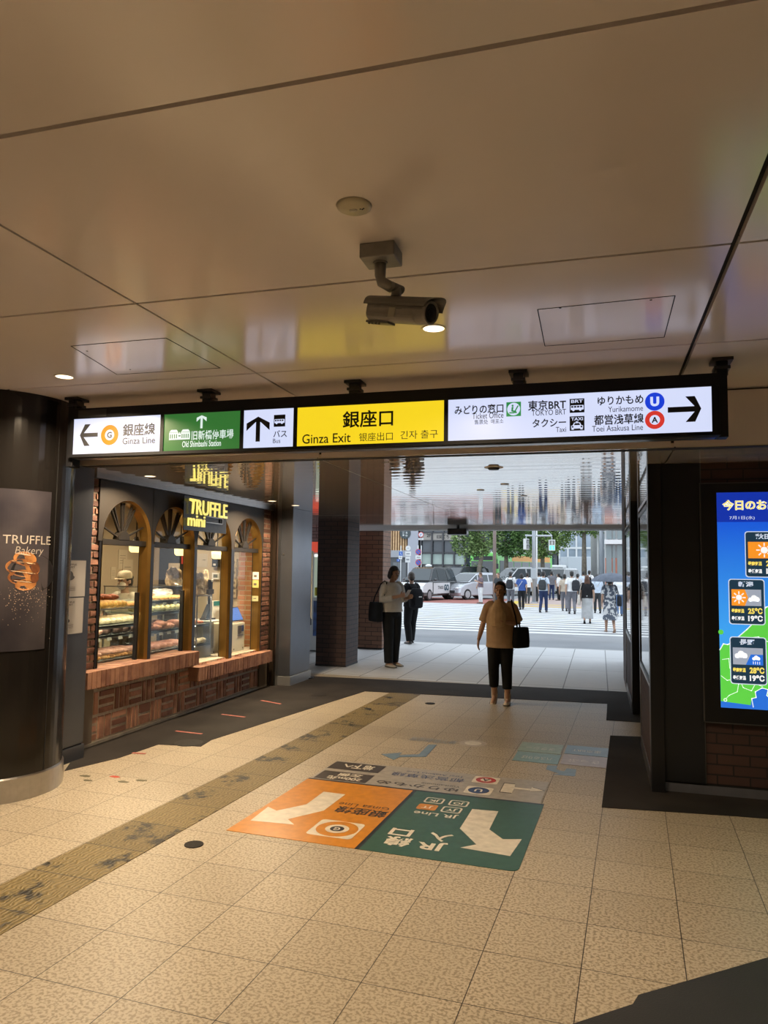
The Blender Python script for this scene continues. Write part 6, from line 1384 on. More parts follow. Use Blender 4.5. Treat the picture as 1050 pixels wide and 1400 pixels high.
for (fx, fy, hy, lb, hd_, po, tp, bt_, op, bg) in crowd:
    q = W(fx, fy); hh = max(1.5, min(1.78, height_at(fx, hy, q)))
    op = dict(dict(sleeve=.55, vox=.014), **op)
    t, J, S = person(lb, (q.x, q.y, .0), hd_, hh, po, tp, bt_, group='people on the crossing', **op)
    if bg and bg[0] == 'backpack':
        one = 'one shoulder' in lb; cx = .14 if one else 0
        strap_bag('backpack', 'backpack on the back of the ' + lb.split(' with ')[0].split(' far ')[0].split(', dark')[0], 'backpack', t, S, (-cx, .19, 1.10), (.30, .16, .42), BAGC[bg[1]], [[(s*.10-cx*.4, .12, .98), (s*.12-cx*.4, -.09, 1.25), (s*.11-cx*.4, .0, 1.40), (s*.10-cx*.4, .13, 1.3)] for s in ((-1,) if one else (-1, 1))], 0, 'bags carried on the crossing', 'pack')
    elif bg and bg[0] == 'hip':
        strap_bag('hip_bag', 'white bag at the hip of the ' + lb.split(' with ')[0], 'bag', t, S, (.21, .05, .93), (.22, .09, .17), BAGC[bg[1]], [[(.2, .04, 1.0), (.16, -.02, 1.38), (-.02, .12, 1.3), (.18, .1, 1.0)]], .3, 'bags carried on the crossing', 'bag')
    elif bg and bg[0] == 'tote':
        strap_bag('tote_bag', 'cream tote bag of the woman with long brown hair', 'bag', t, S, (.27, .08, .80), (.34, .10, .36), BAGC[bg[1]], [[(.25, .0, .96), (.2, -.04, 1.3), (.17, .0, 1.39), (.2, .07, 1.3), (.27, .14, .96)]], pi/2, 'bags carried on the crossing', 'tote')
    elif bg and bg[0] == 'side':
        strap_bag('shoulder_bag', 'dark shoulder bag of the woman under the grey parasol', 'bag', t, S, (-.27, .06, .92), (.30, .12, .30), BAGC[bg[1]], [[(-.25, .0, 1.04), (-.2, -.04, 1.3), (-.17, .0, 1.39), (-.2, .07, 1.3), (-.27, .12, 1.04)]], pi/2, 'bags carried on the crossing', 'bag')
        top_ = to_world(t, S, (-.10, -.20, 1.42)); k = thing('parasol', 'grey parasol over the woman in the floral dress', 'parasol', top_, 0)
        pc = top_ + V3((.0, .05, .28)); n = 16; R_ = .60
        b = MB(); rows = [[pc + V3((R_*sin(th)*cos(2*pi*i/n)*(1-.035*(i % 2)), R_*sin(th)*sin(2*pi*i/n)*(1-.035*(i % 2)), R_*.62*(cos(th)-1)+.02)) for i in range(n)] for th in (.02, .3, .6, .85, 1.05, 1.2)]
        b.loft(rows, cap=False); c_ = b.build('canopy', C('parasol_grey', (.13, .15, .19)), k); md = c_.modifiers.new('depth', 'SOLIDIFY'); md.thickness = .004
        MB().cyl(top_ - V3((0, 0, .10)), pc + V3((0, 0, .07)), .008, n=8).build('shaft', M_STEEL, k)
        for i in range(8):
            a = 2*pi*2*i/n; MB().tube([pc+V3((0, 0, .0)), pc+V3((R_*.56*cos(a), R_*.56*sin(a), -.10)), pc+V3((R_*.91*cos(a), R_*.91*sin(a), -.37))], .004, 6).build('rib', M_STEEL, k)
# ------------------------------------------------------------------ the street outside
M_ROAD = mat('asphalt_road', (0.24, 0.25, 0.265), .8, var=.12, vscale=.8, bump=.2, bscale=90)
M_PAINT = mat('road_paint', (0.66, 0.67, 0.67), .6, var=.06, vscale=2)
pav = struct(slab([(-18, 9.8), (12, 9.8), (12, 16.2), (-18, 16.2)], -.2, -.004).build('pavement', M_PAVER), 'light grey paved footway outside the exit')
MB().box(-18, 12, 16.2, 16.36, -.2, -.008).build('kerb_strip', mat('kerb_stone', (.42, .42, .42), .7), pav)
road = struct(slab([(-60, 16.36), (40, 16.36), (40, 140), (-60, 140)], -.3, -.012).build('road', M_ROAD), 'grey asphalt road with a wide zebra crossing')
b = MB(); y = 19.85
while y < 34.3: b.box(-9.5, 4.5, y, y+.45, -.013, -.006); y += .9
b.build('crossing_marking', M_PAINT, road, label='white zebra crossing bars')
b = MB(); b.box(-16, -4.8, 35.2, 35.65, -.013, -.007); b.build('line_marking', M_PAINT, road)
MB().box(-15, -4.8, 36.0, 43.0, -.013, -.008).build('red_lane', mat('red_surface', (.30, .11, .09), .8, var=.15, vscale=2), road)
far = struct(slab([(-4.6, 33.9), (20, 33.9), (20, 46), (-4.6, 46)], -.2, .0).build('pavement', mat('pink_paver', (.42, .33, .30), .75, var=.1, vscale=4)), 'pinkish far pavement')
b = MB(); b.box(-4.4, 6, 34.2, 34.55, 0, .006); b.box(-4.4, -3.9, 34.55, 40, 0, .006); b.box(-3.9, -1.5, 36.2, 36.6, 0, .006); b.build('tactile_strip', mat('yellow_tactile', (.62, .46, .06), .7), far, label='yellow tactile strip')

# ---------------- vehicles
M_TYRE = mat('tyre', (.02, .02, .02), .8); M_ALLOY = mat('alloy', (.45, .46, .48), .3, .8); M_CGLASS = mat('car_glass', (.035, .045, .05), .05, 0, .8); M_HEADL = mat('head_lamp', (.7, .72, .75), .1, .2, .8); M_TAILL = mat('tail_lamp', (.35, .02, .02), .2); M_PLATE = mat('plate_white', (.65, .66, .62), .5)
def side_loft(poly, w, ins=.05, sc_=.93):
    cx = sum(p[0] for p in poly)/len(poly); cz = sum(p[1] for p in poly)/len(poly); b = MB()
    b.loft([[V3((cx+(x-cx)*k, yy, cz+(z-cz)*k)) for x, z in poly] for yy, k in ((-w/2, sc_), (-w/2+ins, .99), (-w/2+ins*3, 1), (w/2-ins*3, 1), (w/2-ins, .99), (w/2, sc_))]); return b
def car(name, label, cat, loc, rz, w, low, gh, wheels, paint, roof=None, wr=.31, split=(-.1,), group='vehicles on the road'):
    t = thing(name, label, cat, loc, rz, group); belt = gh[0][1]; L_ = dict(local=True)
    side_loft(low, w).build('body', paint, t, smooth=False, bevel=.03, **L_)
    hw = lambda z: w/2-.05-(z-belt)*.27
    b = MB(); b.loft([[V3((x, -hw(z), z)) for x, z in gh], [V3((x, hw(z), z)) for x, z in gh]]); b.build('cabin', roof or paint, t, bevel=.025, **L_)
    zt = max(z for x, z in gh); xf0, xf1 = gh[-1], gh[-2]; xr0, xr1 = gh[0], gh[1]
    def xat(pa, pb, z): return pa[0]+(pb[0]-pa[0])*(z-pa[1])/(pb[1]-pa[1])
    z0, z1 = belt+.05, zt-.13
    cuts = [xat(xr0, xr1, (z0+z1)/2)] + list(split) + [xat(xf0, xf1, (z0+z1)/2)]
    for s in (-1, 1):
        for i in range(len(cuts)-1):
            a, c = cuts[i]+.05, cuts[i+1]-.05; sl = (xat(xr0, xr1, z1)-xat(xr0, xr1, z0))/2 if i == 0 else 0; sr = (xat(xf0, xf1, z1)-xat(xf0, xf1, z0))/2 if i == len(cuts)-2 else 0
            b = MB(); q = [V3((a-sl, s*(hw(z0)+.004), z0)), V3((c-sr, s*(hw(z0)+.004), z0)), V3((c+sr, s*(hw(z1)+.004), z1)), V3((a+sl, s*(hw(z1)+.004), z1))]; b.prism(q, (0, s*.006, 0)); b.build('side_window', M_CGLASS, t, **L_)
    for nm, pa, pb, dx in (('windscreen', xf0, xf1, .012), ('rear_window', xr0, xr1, -.012)):
        za, zb = pa[1]+.04, pb[1]-.02; b = MB()
        q = [V3((xat(pa, pb, z)+dx, sy*(hw(z)-.07), z)) for z, sy in ((za, -1), (za, 1), (zb, 1), (zb, -1))]; b.prism(q, (dx*.8, 0, .004)); b.build(nm, M_CGLASS, t, **L_)
    for x in wheels:
        for s in (-1, 1):
            b = MB(); b.cyl((x, s*(w/2-.20), wr), (x, s*(w/2+.005), wr), wr, n=22); wl_ = b.build('wheel', M_TYRE, t, bevel=.02, **L_)
            b = MB(); b.cyl((x, s*(w/2+.0), wr), (x, s*(w/2+.014), wr), wr*.66, n=18); b.build('hub', M_ALLOY, wl_, **L_)
    xn = max(x for x, z in low); zn = [z for x, z in low if x == xn][0]
    for s in (-1, 1):
        MB().ell((xn-.16, s*(w/2-.25), zn+.24), .15, .20, .08).build('headlight', M_HEADL, t, smooth=True, **L_)
        MB().box(min(x for x, z in low)-.005, min(x for x, z in low)+.08, s*(w/2-.05), s*(w/2-.25), .75, .98).build('tail_light', M_TAILL, t, **L_)
        b = MB(); b.ell((xat(xf0, xf1, belt+.08)-.25, s*(w/2+.09), belt+.10), .06, .09, .06); b.build('mirror', paint, t, smooth=True, **L_)
    MB().box(xn-.03, xn+.012, -w*.30, w*.30, zn-.02, zn+.13).build('grille', M_BLACK, t, **L_); MB().box(xn+.005, xn+.022, -.16, .16, zn-.13, zn+.02).build('number_plate', M_PLATE, t, **L_)
    return t
TAXI_L = [(-2.15, .25), (-2.2, .55), (-2.12, 1.0), (1.05, 1.02), (1.85, .93), (2.12, .78), (2.2, .45), (2.12, .22)]; TAXI_G = [(-2.08, 1.0), (-1.9, 1.58), (-1.65, 1.74), (.25, 1.75), (.55, 1.68), (1.2, 1.02)]
HAT_L = [(-1.95, .25), (-1.98, .6), (-1.9, .97), (.9, .97), (1.6, .84), (1.9, .66), (1.97, .38), (1.9, .2)]; HAT_G = [(-1.88, .95), (-1.55, 1.40), (-1.2, 1.5), (.0, 1.5), (.3, 1.44), (1.15, .96)]
MPV_L = [(-2.4, .28), (-2.45, .7), (-2.38, 1.08), (1.35, 1.08), (2.1, .98), (2.4, .78), (2.45, .45), (2.35, .25)]; MPV_G = [(-2.33, 1.06), (-2.1, 1.70), (-1.8, 1.86), (.3, 1.88), (.75, 1.78), (1.6, 1.08)]
CARW = mat('car_white', (.66, .67, .68), .25, 0, .6, coat=.5); CARB = mat('car_black', (.015, .016, .018), .15, 0, .6, coat=.8); CARS = mat('car_silver', (.50, .52, .56), .25, .5, .6, coat=.5); CARD = mat('car_dark', (.06, .065, .07), .15, .3, .6, coat=.8)
def head_to(px_, py_, turn):
    """heading of a vehicle that faces the exit, turned by an angle to its own right"""
    q = on_z(px_, py_); return math.atan2(-q.y, -q.x)+turn, V3((q.x, q.y, -.012))
rz, q = head_to(584, 819.5, -radians(27))
t = car('taxi', 'black and white taxi with a roof lamp left of the crossing', 'taxi', q, rz, 1.70, TAXI_L, TAXI_G, (-1.35, 1.40), CARB, split=(-.85, .25))
side_loft([(1.0, .42), (1.0, .98), (1.85, .935), (2.13, .78), (2.205, .45), (2.0, .42)], 1.705, .05).build('bonnet_panel', CARW, t, local=True)
for s in (-1, 1):
    MB().box(-1.05, .95, s*.851, s*.858, .36, .93).build('door_panel', CARW, t, local=True)
dM = ROOTM[t.name]; D = lambda x, y, z: dM @ V3((x, y, z)); R3 = dM.to_3x3()
text('TAXI', M_INK, t, D(.45, .86, .60), R3 @ V3((-.62, 0, 0)), V3((0, 0, .17)), R3 @ V3((0, 1, 0)), .004, .02)
text('GO', mat('teal_ink', (.02, .06, .09), .5), t, D(-.30, .86, .50), R3 @ V3((-.62, 0, 0)), V3((0, 0, .34)), R3 @ V3((0, 1, 0)), .004, .06)
text('TAXI GO', M_INK, t, D(2.0, .55, .86), R3 @ V3((0, -1.1, 0)), R3 @ V3((-.35, 0, .04)), R3 @ V3((.12, 0, 1)), .02, .02)
b = MB(); b.ell((-.15, 0, 1.83), .12, .20, .09); b.build('roof_lamp', mat('roof_lamp', (.7, .72, .7), .3), t, local=True, smooth=True)
rz, q = head_to(645, 818.5, -radians(42)); car('hatchback', 'silver hatchback waiting beside the taxi', 'car', q, rz, 1.70, HAT_L, HAT_G, (-1.25, 1.28), CARS, split=(-.55, .35), wr=.30)
rz, q = head_to(632, 811.5, -radians(38)); car('minivan', 'dark minivan behind the taxi and the silver hatchback', 'car', q, rz, 1.80, MPV_L, MPV_G, (-1.5, 1.55), CARD, split=(-1.2, .1), wr=.33)
rz, q = head_to(712, 813.5, -radians(52)); car('minivan', 'pale grey minivan in front of the green bus', 'car', q, rz, 1.80, MPV_L, MPV_G, (-1.5, 1.55), mat('car_pale', (.56, .58, .60), .25, .2, .6, coat=.5), split=(-1.2, .1), wr=.33)
rz, q = head_to(766, 810.5, -radians(20)); car('minivan', 'white van behind the people right of the signal pole', 'car', q, rz, 1.80, MPV_L, MPV_G, (-1.5, 1.55), CARW, split=(-1.2, .1), wr=.33)
rz, q = head_to(822, 811, -radians(60)); car('hatchback', 'dark car beyond the crowd near the pale column', 'car', q, rz, 1.70, HAT_L, HAT_G, (-1.25, 1.28), CARD, split=(-.55, .35), wr=.30)
# bus
rz, q = head_to(702, 806.5, -radians(27)); t = thing('bus', 'light green city bus with an orange band along its roof edge', 'bus', q, rz, 'vehicles on the road'); L_ = dict(local=True)
M_BG = mat('bus_green', (.16, .58, .10), .35, 0, .5, coat=.4); M_BO = mat('bus_orange', (.72, .33, .06), .4); BL, BW, BH = 10.4, 2.4, 3.0
MB().box(-BL/2, BL/2, -BW/2, BW/2, .30, BH).build('body', M_BG, t, bevel=.12, **L_)
MB().box(-BL/2+.6, BL/2-2.6, -BW/2-.012, BW/2+.012, BH-.62, BH-.16).build('orange_band', M_BO, t, **L_); MB().box(-BL/2+.5, BL/2-.6, -.9, .9, BH-.02, BH+.14).build('roof_unit', CARW, t, bevel=.04, **L_)
for s in (-1, 1):
    for k in range(6): MB().box(-BL/2+.5+k*1.42, -BL/2+1.80+k*1.42, s*(BW/2+.008), s*(BW/2+.02), 1.30, 2.34).build('side_window', M_CGLASS, t, **L_)
    MB().box(BL/2-1.5, BL/2-.5, s*(BW/2+.008), s*(BW/2+.022), .45, 2.4).build('door', mat('bus_door', (.03, .05, .05), .2), t, **L_)
    for x in (-2.9, 2.7):
        b = MB(); b.cyl((x, s*(BW/2-.25), .48), (x, s*(BW/2+.02), .48), .48, n=22); w_ = b.build('wheel', M_TYRE, t, **L_); b = MB(); b.cyl((x, s*(BW/2+.01), .48), (x, s*(BW/2+.035), .48), .27, n=18); b.build('hub', M_ALLOY, w_, **L_)
    MB().box(BL/2-.02, BL/2+.03, s*.72, s*1.08, .62, .84).build('headlight', M_HEADL, t, **L_)
    b = MB(); b.tube([(BL/2-.1, s*1.2, 2.5), (BL/2+.2, s*1.35, 2.45), (BL/2+.2, s*1.35, 2.1)], .035, 8); b.box(BL/2+.12, BL/2+.24, s*1.27, s*1.45, 1.75, 2.15); b.build('mirror', M_BLACK, t, **L_)
MB().box(BL/2+.004, BL/2+.02, -BW/2+.14, BW/2-.14, 1.28, 2.35).build('windscreen', M_CGLASS, t, **L_); dp = MB().box(BL/2+.006, BL/2+.024, -.85, .85, 2.42, 2.74).build('destination_board', M_BLACK, t, **L_)
MB().box(BL/2+.004, BL/2+.02, -.95, .95, .35, .55).build('bumper', mat('bus_yellow', (.55, .60, .10), .4), t, **L_)
# delivery truck far right
rz, q = head_to(790, 804.8, -radians(70)); t = thing('box_truck', 'pale box truck beyond the crowd under the signal', 'truck', q, rz, 'vehicles on the road')
MB().box(-3.2, 1.3, -1.1, 1.1, .8, 3.0).build('cargo_box', mat('truck_grey', (.48, .52, .56), .45), t, bevel=.04, **L_); MB().box(1.4, 3.0, -1.05, 1.05, .5, 2.2).build('cab', CARW, t, bevel=.12, **L_); MB().box(2.98, 3.02, -.9, .9, 1.3, 2.05).build('windscreen', M_CGLASS, t, **L_)
for s in (-1, 1):
    MB().box(1.8, 2.8, s*1.04, s*1.065, 1.3, 2.0).build('side_window', M_CGLASS, t, **L_)
    for x in (-2.0, 2.2): b = MB(); b.cyl((x, s*.8, .42), (x, s*1.08, .42), .42, n=20); b.build('wheel', M_TYRE, t, **L_)
MB().box(-3.2, 3.0, -.5, .5, .45, .8).build('chassis', M_BLACK, t, **L_)

# ---------------- poles, signals and road signs
def pole(name, label, cat, px_, py_, r, h, m, group=None):
    q = on_z(px_, py_); t = thing(name, label, cat, (q.x, q.y, 0), 0, group); MB().cyl((q.x, q.y, -.01), (q.x, q.y, h), r, r*.85, 14).build('post', m, t, smooth=True)
    MB().cyl((q.x, q.y, -.01), (q.x, q.y, .05), r*1.7, n=14).build('base_flange', m, t); return t, q
M_PG = mat('pole_grey', (.42, .46, .50), .5, .3); M_PB = mat('pole_brown', (.26, .20, .18), .5, .2); M_PW = mat('pole_white', (.62, .64, .64), .5)
pole('street_pole', 'brown street pole behind the head of the walking woman', 'pole', 676, 826, .085, 8, M_PB)
t, q = pole('traffic_signal', 'blue grey pole carrying a green pedestrian signal and a side signal', 'traffic signal', 730, 824, .10, 7.5, M_PG)
a0 = on_y(755, 732.5, q.y); a1 = on_y(718, 732, q.y)
MB().tube([(a1.x, q.y, a1.z), (q.x, q.y, a0.z), (a0.x, q.y, a0.z)], .045, 10).build('cross_arm', M_PG, t); z5 = on_y(742, 718, q.y)
MB().tube([(q.x, q.y, z5.z+.3), (a0.x-.05, q.y, a0.z+.05)], .02, 8).build('stay', M_PG, t)
def ped_signal(c, green, facing):
    u = V3((cos(facing), sin(facing), 0)); n_ = V3((sin(facing), -cos(facing), 0)); o = MB().obox(c, u*.16, V3((0, 0, .28)), n_*.09).build('signal_head', M_PW, t, bevel=.02)
    for dz, m in ((.13, mat('dead_lamp', (.20, .20, .19), .4)), (-.13, mat('green_lamp', (.1, .5, .4), .3, emit=(.10, .72, .50), es=1.2))):
        MB().obox(c+n_*.092+V3((0, 0, dz)), u*.12, V3((0, 0, .11)), n_*.004).build('signal_lens', M_BLACK if not green else m, o)
        b = MB(); fc = c+n_*.10+V3((0, 0, dz)); b.ell(fc+V3((0, 0, .06)), .022, .008, .022); b.obox(fc, u*.03, V3((0, 0, .04)), n_*.004); b.obox(fc-V3((0, 0, .07))+u*.02, u*.014, V3((0, 0, .035)), n_*.004); b.obox(fc-V3((0, 0, .07))-u*.02, u*.014, V3((0, 0, .035)), n_*.004); b.build('walking_figure', M_PW, o)
c = on_y(754.5, 745.5, q.y); ped_signal(V3((c.x, q.y, c.z)), True, .15); MB().cyl((c.x, q.y, c.z+.25), (c.x, q.y, a0.z), .02, n=8).build('drop_arm', M_PG, t)
c = on_y(719.5, 744, q.y); ped_signal(V3((c.x, q.y, c.z)), False, 1.15); MB().cyl((c.x, q.y, c.z+.25), (c.x, q.y, a0.z), .02, n=8).build('drop_arm', M_PG, t)
MB().box(q.x-.14, q.x+.14, q.y-.2, q.y-.09, 1.2, 1.75).build('control_box', M_PG, t, bevel=.02)
pole('street_pole', 'thin pale pole just right of the signal pole', 'pole', 734, 817, .05, 4.2, M_PW)
pole('street_pole', 'grey street pole beside the pale column at the right', 'pole', 823, 815, .16, 9, M_PG); pole('street_pole', 'dark thin lamp post at the far right of the street', 'pole', 843, 814, .07, 5.5, mat('pole_dark', (.06, .06, .06), .5)); pole('street_pole', 'slim pole with a bracket left of the grey street pole', 'pole', 818, 813, .06, 4.4, M_PW)
M_SB = mat('sign_face_blue', (.03, .12, .45), .5); M_SR = mat('sign_face_red', (.50, .04, .05), .5); M_SW = mat('sign_face_white', (.66, .68, .68), .5)
def road_sign(px_, base_py, faces, label):
    t, q = pole('road_sign', label, 'road sign', px_, base_py, .035, 3.2, M_PW, 'road signs at the far left'); top = 0
    for kind, fpx, fpy, wpx, hpx in faces:
        a, c = on_y(fpx-wpx/2, fpy+hpx/2, q.y-.05), on_y(fpx+wpx/2, fpy-hpx/2, q.y-.05); top = max(top, c.z); fr = Frame(((a.x+c.x)/2, q.y-.06, (a.z+c.z)/2), (1, 0, 0), (0, 0, 1)); w_, h_ = (c.x-a.x)/2, (c.z-a.z)/2; b = MB()
        if kind in ('nopark', 'noturn', 'round'):
            b.cyl(fr.o, fr.o+V3((0, .02, 0)), w_, n=28); o = b.build('sign_plate', M_SR if kind != 'round' else M_SW, t); fr.disc((0, 0), w_*.78, M_SB if kind == 'nopark' else M_SW, o, 'sign_face', .003)
            if kind == 'nopark': fr.poly([(-w_*.62, w_*.5), (-w_*.5, w_*.62), (w_*.62, -w_*.5), (w_*.5, -w_*.62)][::-1], M_SR, o, 'slash', .006)
            if kind == 'noturn': fr.poly([(-w_*.25, -w_*.5), (-w_*.05, -w_*.5), (-w_*.05, w_*.1), (w_*.35, w_*.1), (w_*.35, w_*.3), (-w_*.25, w_*.3)], M_SB, o, 'arrow', .006)
            if kind == 'round': fr.rect(-w_*.4, -w_*.15, w_*.4, w_*.15, M_PG, o, 'symbol', .006)
        else:
            b.box(fr.o.x-w_, fr.o.x+w_, fr.o.y, fr.o.y+.02, fr.o.z-h_, fr.o.z+h_); o = b.build('sign_plate', M_SB if kind == 'blue' else M_SW, t, bevel=.01)
            if kind == 'blue': fr.disc((0, h_*.4), w_*.18, M_SW, o, 'wheelchair_symbol', .003); fr.poly([(-w_*.15, h_*.25), (w_*.1, h_*.25), (w_*.1, -h_*.1), (w_*.5, -h_*.5), (w_*.3, -h_*.6), (-w_*.15, -h_*.2)][::-1], M_SW, o, 'wheelchair_symbol', .003); 
            else: fr.rect(-w_*.6, -h_*.25, w_*.6, h_*.25, mat('sign_text_grey', (.25, .28, .3), .5), o, 'text_lines', .003)
    return t
road_sign(571, 812, [('nopark', 572, 754.5, 8, 8), ('white', 572, 762, 8, 5), ('nopark', 572, 769, 8, 8)], 'two blue and red no parking discs on one post')
road_sign(575.5, 812, [('noturn', 575.5, 731, 7.5, 7.5), ('white', 575.5, 737, 7, 2.6)], 'red ringed turn prohibition disc high on its post')
road_sign(558, 811, [('round', 558, 749.5, 7, 7), ('white', 558, 757, 8, 6), ('white', 557.5, 765, 7, 8)], 'white round sign over two white plates')
road_sign(547.5, 811, [('blue', 548, 757, 5, 6), ('white', 547.5, 762, 5, 5), ('blue', 544.5, 766, 4, 3.5)], 'small blue wheelchair sign over a white plate')

# ---------------- trees
M_BARK = mat('bark', (.20, .17, .13), .8, var=.3, vscale=6, bump=.5, bscale=20)
def leaf_mat(n, c, c2): return mat(n, c, .6, 0, .3, var=.2, vscale=.7, island=.5, c2=c2)
M_LEAF = leaf_mat('plane_leaves', (.08, .15, .04), (.30, .42, .16)); M_LEAF2 = leaf_mat('dark_leaves', (.045, .12, .03), (.17, .30, .09)); M_LEAF3 = leaf_mat('fresh_leaves', (.11, .22, .04), (.34, .48, .16))
def tree(label, px_, py_, blobs, th, m, seed, n, tr=.16, leaf=.17, lean=0):
    q = on_z(px_, py_); r = random.Random(seed); t = thing('street_tree', label, 'tree', (q.x, q.y, 0), 0, 'street trees across the road')
    MB().tube([(q.x, q.y, -.05), (q.x+lean*.3, q.y, th*.5), (q.x+lean, q.y, th)], [tr*1.25, tr, tr*.75], 12).build('trunk', M_BARK, t, smooth=True)
    b = MB()
    for (cx, cz, rx, rz_, dy) in blobs: b.tube([(q.x+lean, q.y, th-.2), ((q.x+lean+cx)/2, q.y+dy*.5, (th+cz)/2), (cx, q.y+dy, cz)], [tr*.6, tr*.4, tr*.12], 8)
    b.build('branches', M_BARK, t, smooth=True); b = MB()
    tot = sum(x[2]*x[3] for x in blobs)
    for (cx, cz, rx, rz_, dy) in blobs:
        for _ in range(int(n*rx*rz_/tot)):
            th_, u = r.uniform(0, 2*pi), r.uniform(-1, 1); rr = (.62+.42*r.random())*(1+.16*sin(5*th_+seed)); s_ = sqrt(1-u*u)
            c = V3((cx+rx*rr*s_*cos(th_), q.y+dy+rx*.8*rr*s_*sin(th_), cz+rz_*rr*u)); s = leaf*r.uniform(.6, 1.3)
            a = V3((r.uniform(-1, 1), r.uniform(-1, 1), r.uniform(-.6, .6))).normalized(); d = a.orthogonal().normalized(); d = (Matrix.Rotation(r.uniform(0, 6.3), 3, a) @ d)
            b.add([c-a*s*.5, c+d*s*.35, c+a*s*.6, c-d*s*.35], [(0, 1, 2, 3)])
    b.build('crown', m, t); return t
def blob_px(Y, px_, py_, rpx, rpy, dy=0): 
    c = on_y(px_, py_, Y); e = on_y(px_+rpx, py_, Y); f = on_y(px_, py_-rpy, Y); return (c.x, c.z, abs(e.x-c.x), abs(f.z-c.z), dy)
q = on_z(652, 812); Y = q.y
tree('plane tree with a pale full crown right of the glass building', 652, 812, [blob_px(Y, 638, 740, 22, 22), blob_px(Y, 662, 726, 24, 30), blob_px(Y, 640, 700, 30, 26), blob_px(Y, 654, 752, 16, 10)], 3.4, M_LEAF, 1, 6500, lean=.5)
q = on_z(692, 811.5); Y = q.y
tree('plane tree with a dark crown above the green bus', 692, 811.5, [blob_px(Y, 692, 735, 24, 22), blob_px(Y, 684, 712, 22, 20), blob_px(Y, 715, 728, 18, 24), blob_px(Y, 700, 754, 22, 8)], 3.6, M_LEAF2, 2, 6500)
q = on_z(742, 811); Y = q.y
tree('plane tree with a broad bright crown behind the pedestrian signal', 742, 811, [blob_px(Y, 744, 738, 26, 24), blob_px(Y, 765, 726, 20, 24), blob_px(Y, 735, 712, 28, 22), blob_px(Y, 733, 756, 16, 8)], 3.6, M_LEAF3, 3, 6500)
q = on_z(799, 812.5); Y = q.y
tree('tree with a bare pale trunk and a thin high crown at the right', 799, 812.5, [blob_px(Y, 795, 716, 22, 16), blob_px(Y, 815, 722, 12, 12), blob_px(Y, 782, 706, 22, 14)], 4.6, M_LEAF3, 4, 2600, tr=.17)
# low shrub below the first tree
q = on_z(646, 811); b = MB(); r = random.Random(9)
for _ in range(500):
    c = V3((q.x+r.gauss(0, .35), q.y+r.gauss(0, .3), abs(r.gauss(.9, .6)))); a = V3((r.uniform(-1, 1), r.uniform(-1, 1), r.uniform(-.6, .6))).normalized(); d = a.orthogonal().normalized(); b.add([c-a*.09, c+d*.06, c+a*.1, c-d*.06], [(0, 1, 2, 3)])
t = thing('shrub', 'loose light green shrub at the foot of the plane tree', 'shrub', (q.x, q.y, 0)); b.build('foliage', M_LEAF3, t); MB().cyl((q.x, q.y, 0), (q.x, q.y, .9), .03, n=8).build('stem', M_BARK, t)

# ---------------- buildings across the road
def wall_rect(t, name, m, Y, x0, y0, x1, y1, d=.4, z0=None, zt=None):
    a, c = on_y(x0, y1, Y), on_y(x1, y0, Y); za = a.z if z0 is None else z0; zc = c.z if zt is None else zt
    return MB().box(a.x, c.x, Y, Y+d, za, zc).build(name, m, t), a.x, c.x, za, zc
BY = 84.0
# timber slatted building
t = thing('building', 'building with upright timber slats and a round dark sign at the far left', 'building', (on_y(545, 790, BY).x, BY, 0), 0, 'buildings across the road')
xa, xb = on_y(500, 790, BY).x, on_y(566, 790, BY).x; zs0 = on_y(550, 752.5, BY).z
MB().box(xa, xb, BY+.3, BY+10, -.1, 26).build('wall', mat('slat_backing', (.34, .20, .10), .7), t)
b = MB(); x = xa; xs1 = on_y(557.5, 740, BY).x
while x < xs1: b.box(x, x+.16, BY, BY+.3, zs0, 26); x += .30
b.build('timber_slats', mat('timber_slats', (.58, .38, .20), .6, var=.25, vscale=3, island=.6), t)
MB().box(xa, xb, BY-.1, BY+.3, on_y(550, 762, BY).z, zs0).build('fascia_band', mat('grey_fascia', (.32, .33, .36), .5), t)
MB().box(xa, xb, BY+.1, BY+.3, -.1, on_y(550, 762, BY).z).build('shopfront', mat('dark_shopfront', (.07, .075, .08), .3), t)
MB().box(on_y(558, 740, BY).x, xs1 + (on_y(572, 740, BY).x-on_y(557.5, 740, BY).x), BY-.15, BY+.3, -.1, 16).build('grey_pier', mat('grey_pier', (.36, .37, .42), .5), t)
c = on_y(554, 729, BY-.2); r_ = on_y(561.5, 729, BY-.2).x-c.x
b = MB(); b.cyl((c.x, BY-.2, c.z), (c.x, BY-.02, c.z), r_, n=32); rsn = b.build('round_sign', mat('round_sign_dark', (.05, .065, .07), .5), t); rf = Frame((c.x, BY-.21, c.z), (1, 0, 0), (0, 0, 1))
for k, s in enumerate('いろり'): rf.text(s, .08*r_, r_*(.5-.5*k)-.12*r_, .42*r_, r_*(.5-.5*k)+.24*r_, M_SW, rsn, .004, .04)
for k, s in enumerate('の酒場'): rf.text(s, -.5*r_, r_*(.42-.42*k)-.1*r_, -.15*r_, r_*(.42-.42*k)+.22*r_, M_SW, rsn, .004, .02)
for y_ in (762.5,):
    for x_ in (540, 546, 552): a = on_y(x_, 800, BY+.08); MB().box(a.x-.25, a.x+.25, BY+.05, BY+.12, 0, 2.4).build('door', mat('shop_door', (.14, .15, .16), .3), t)
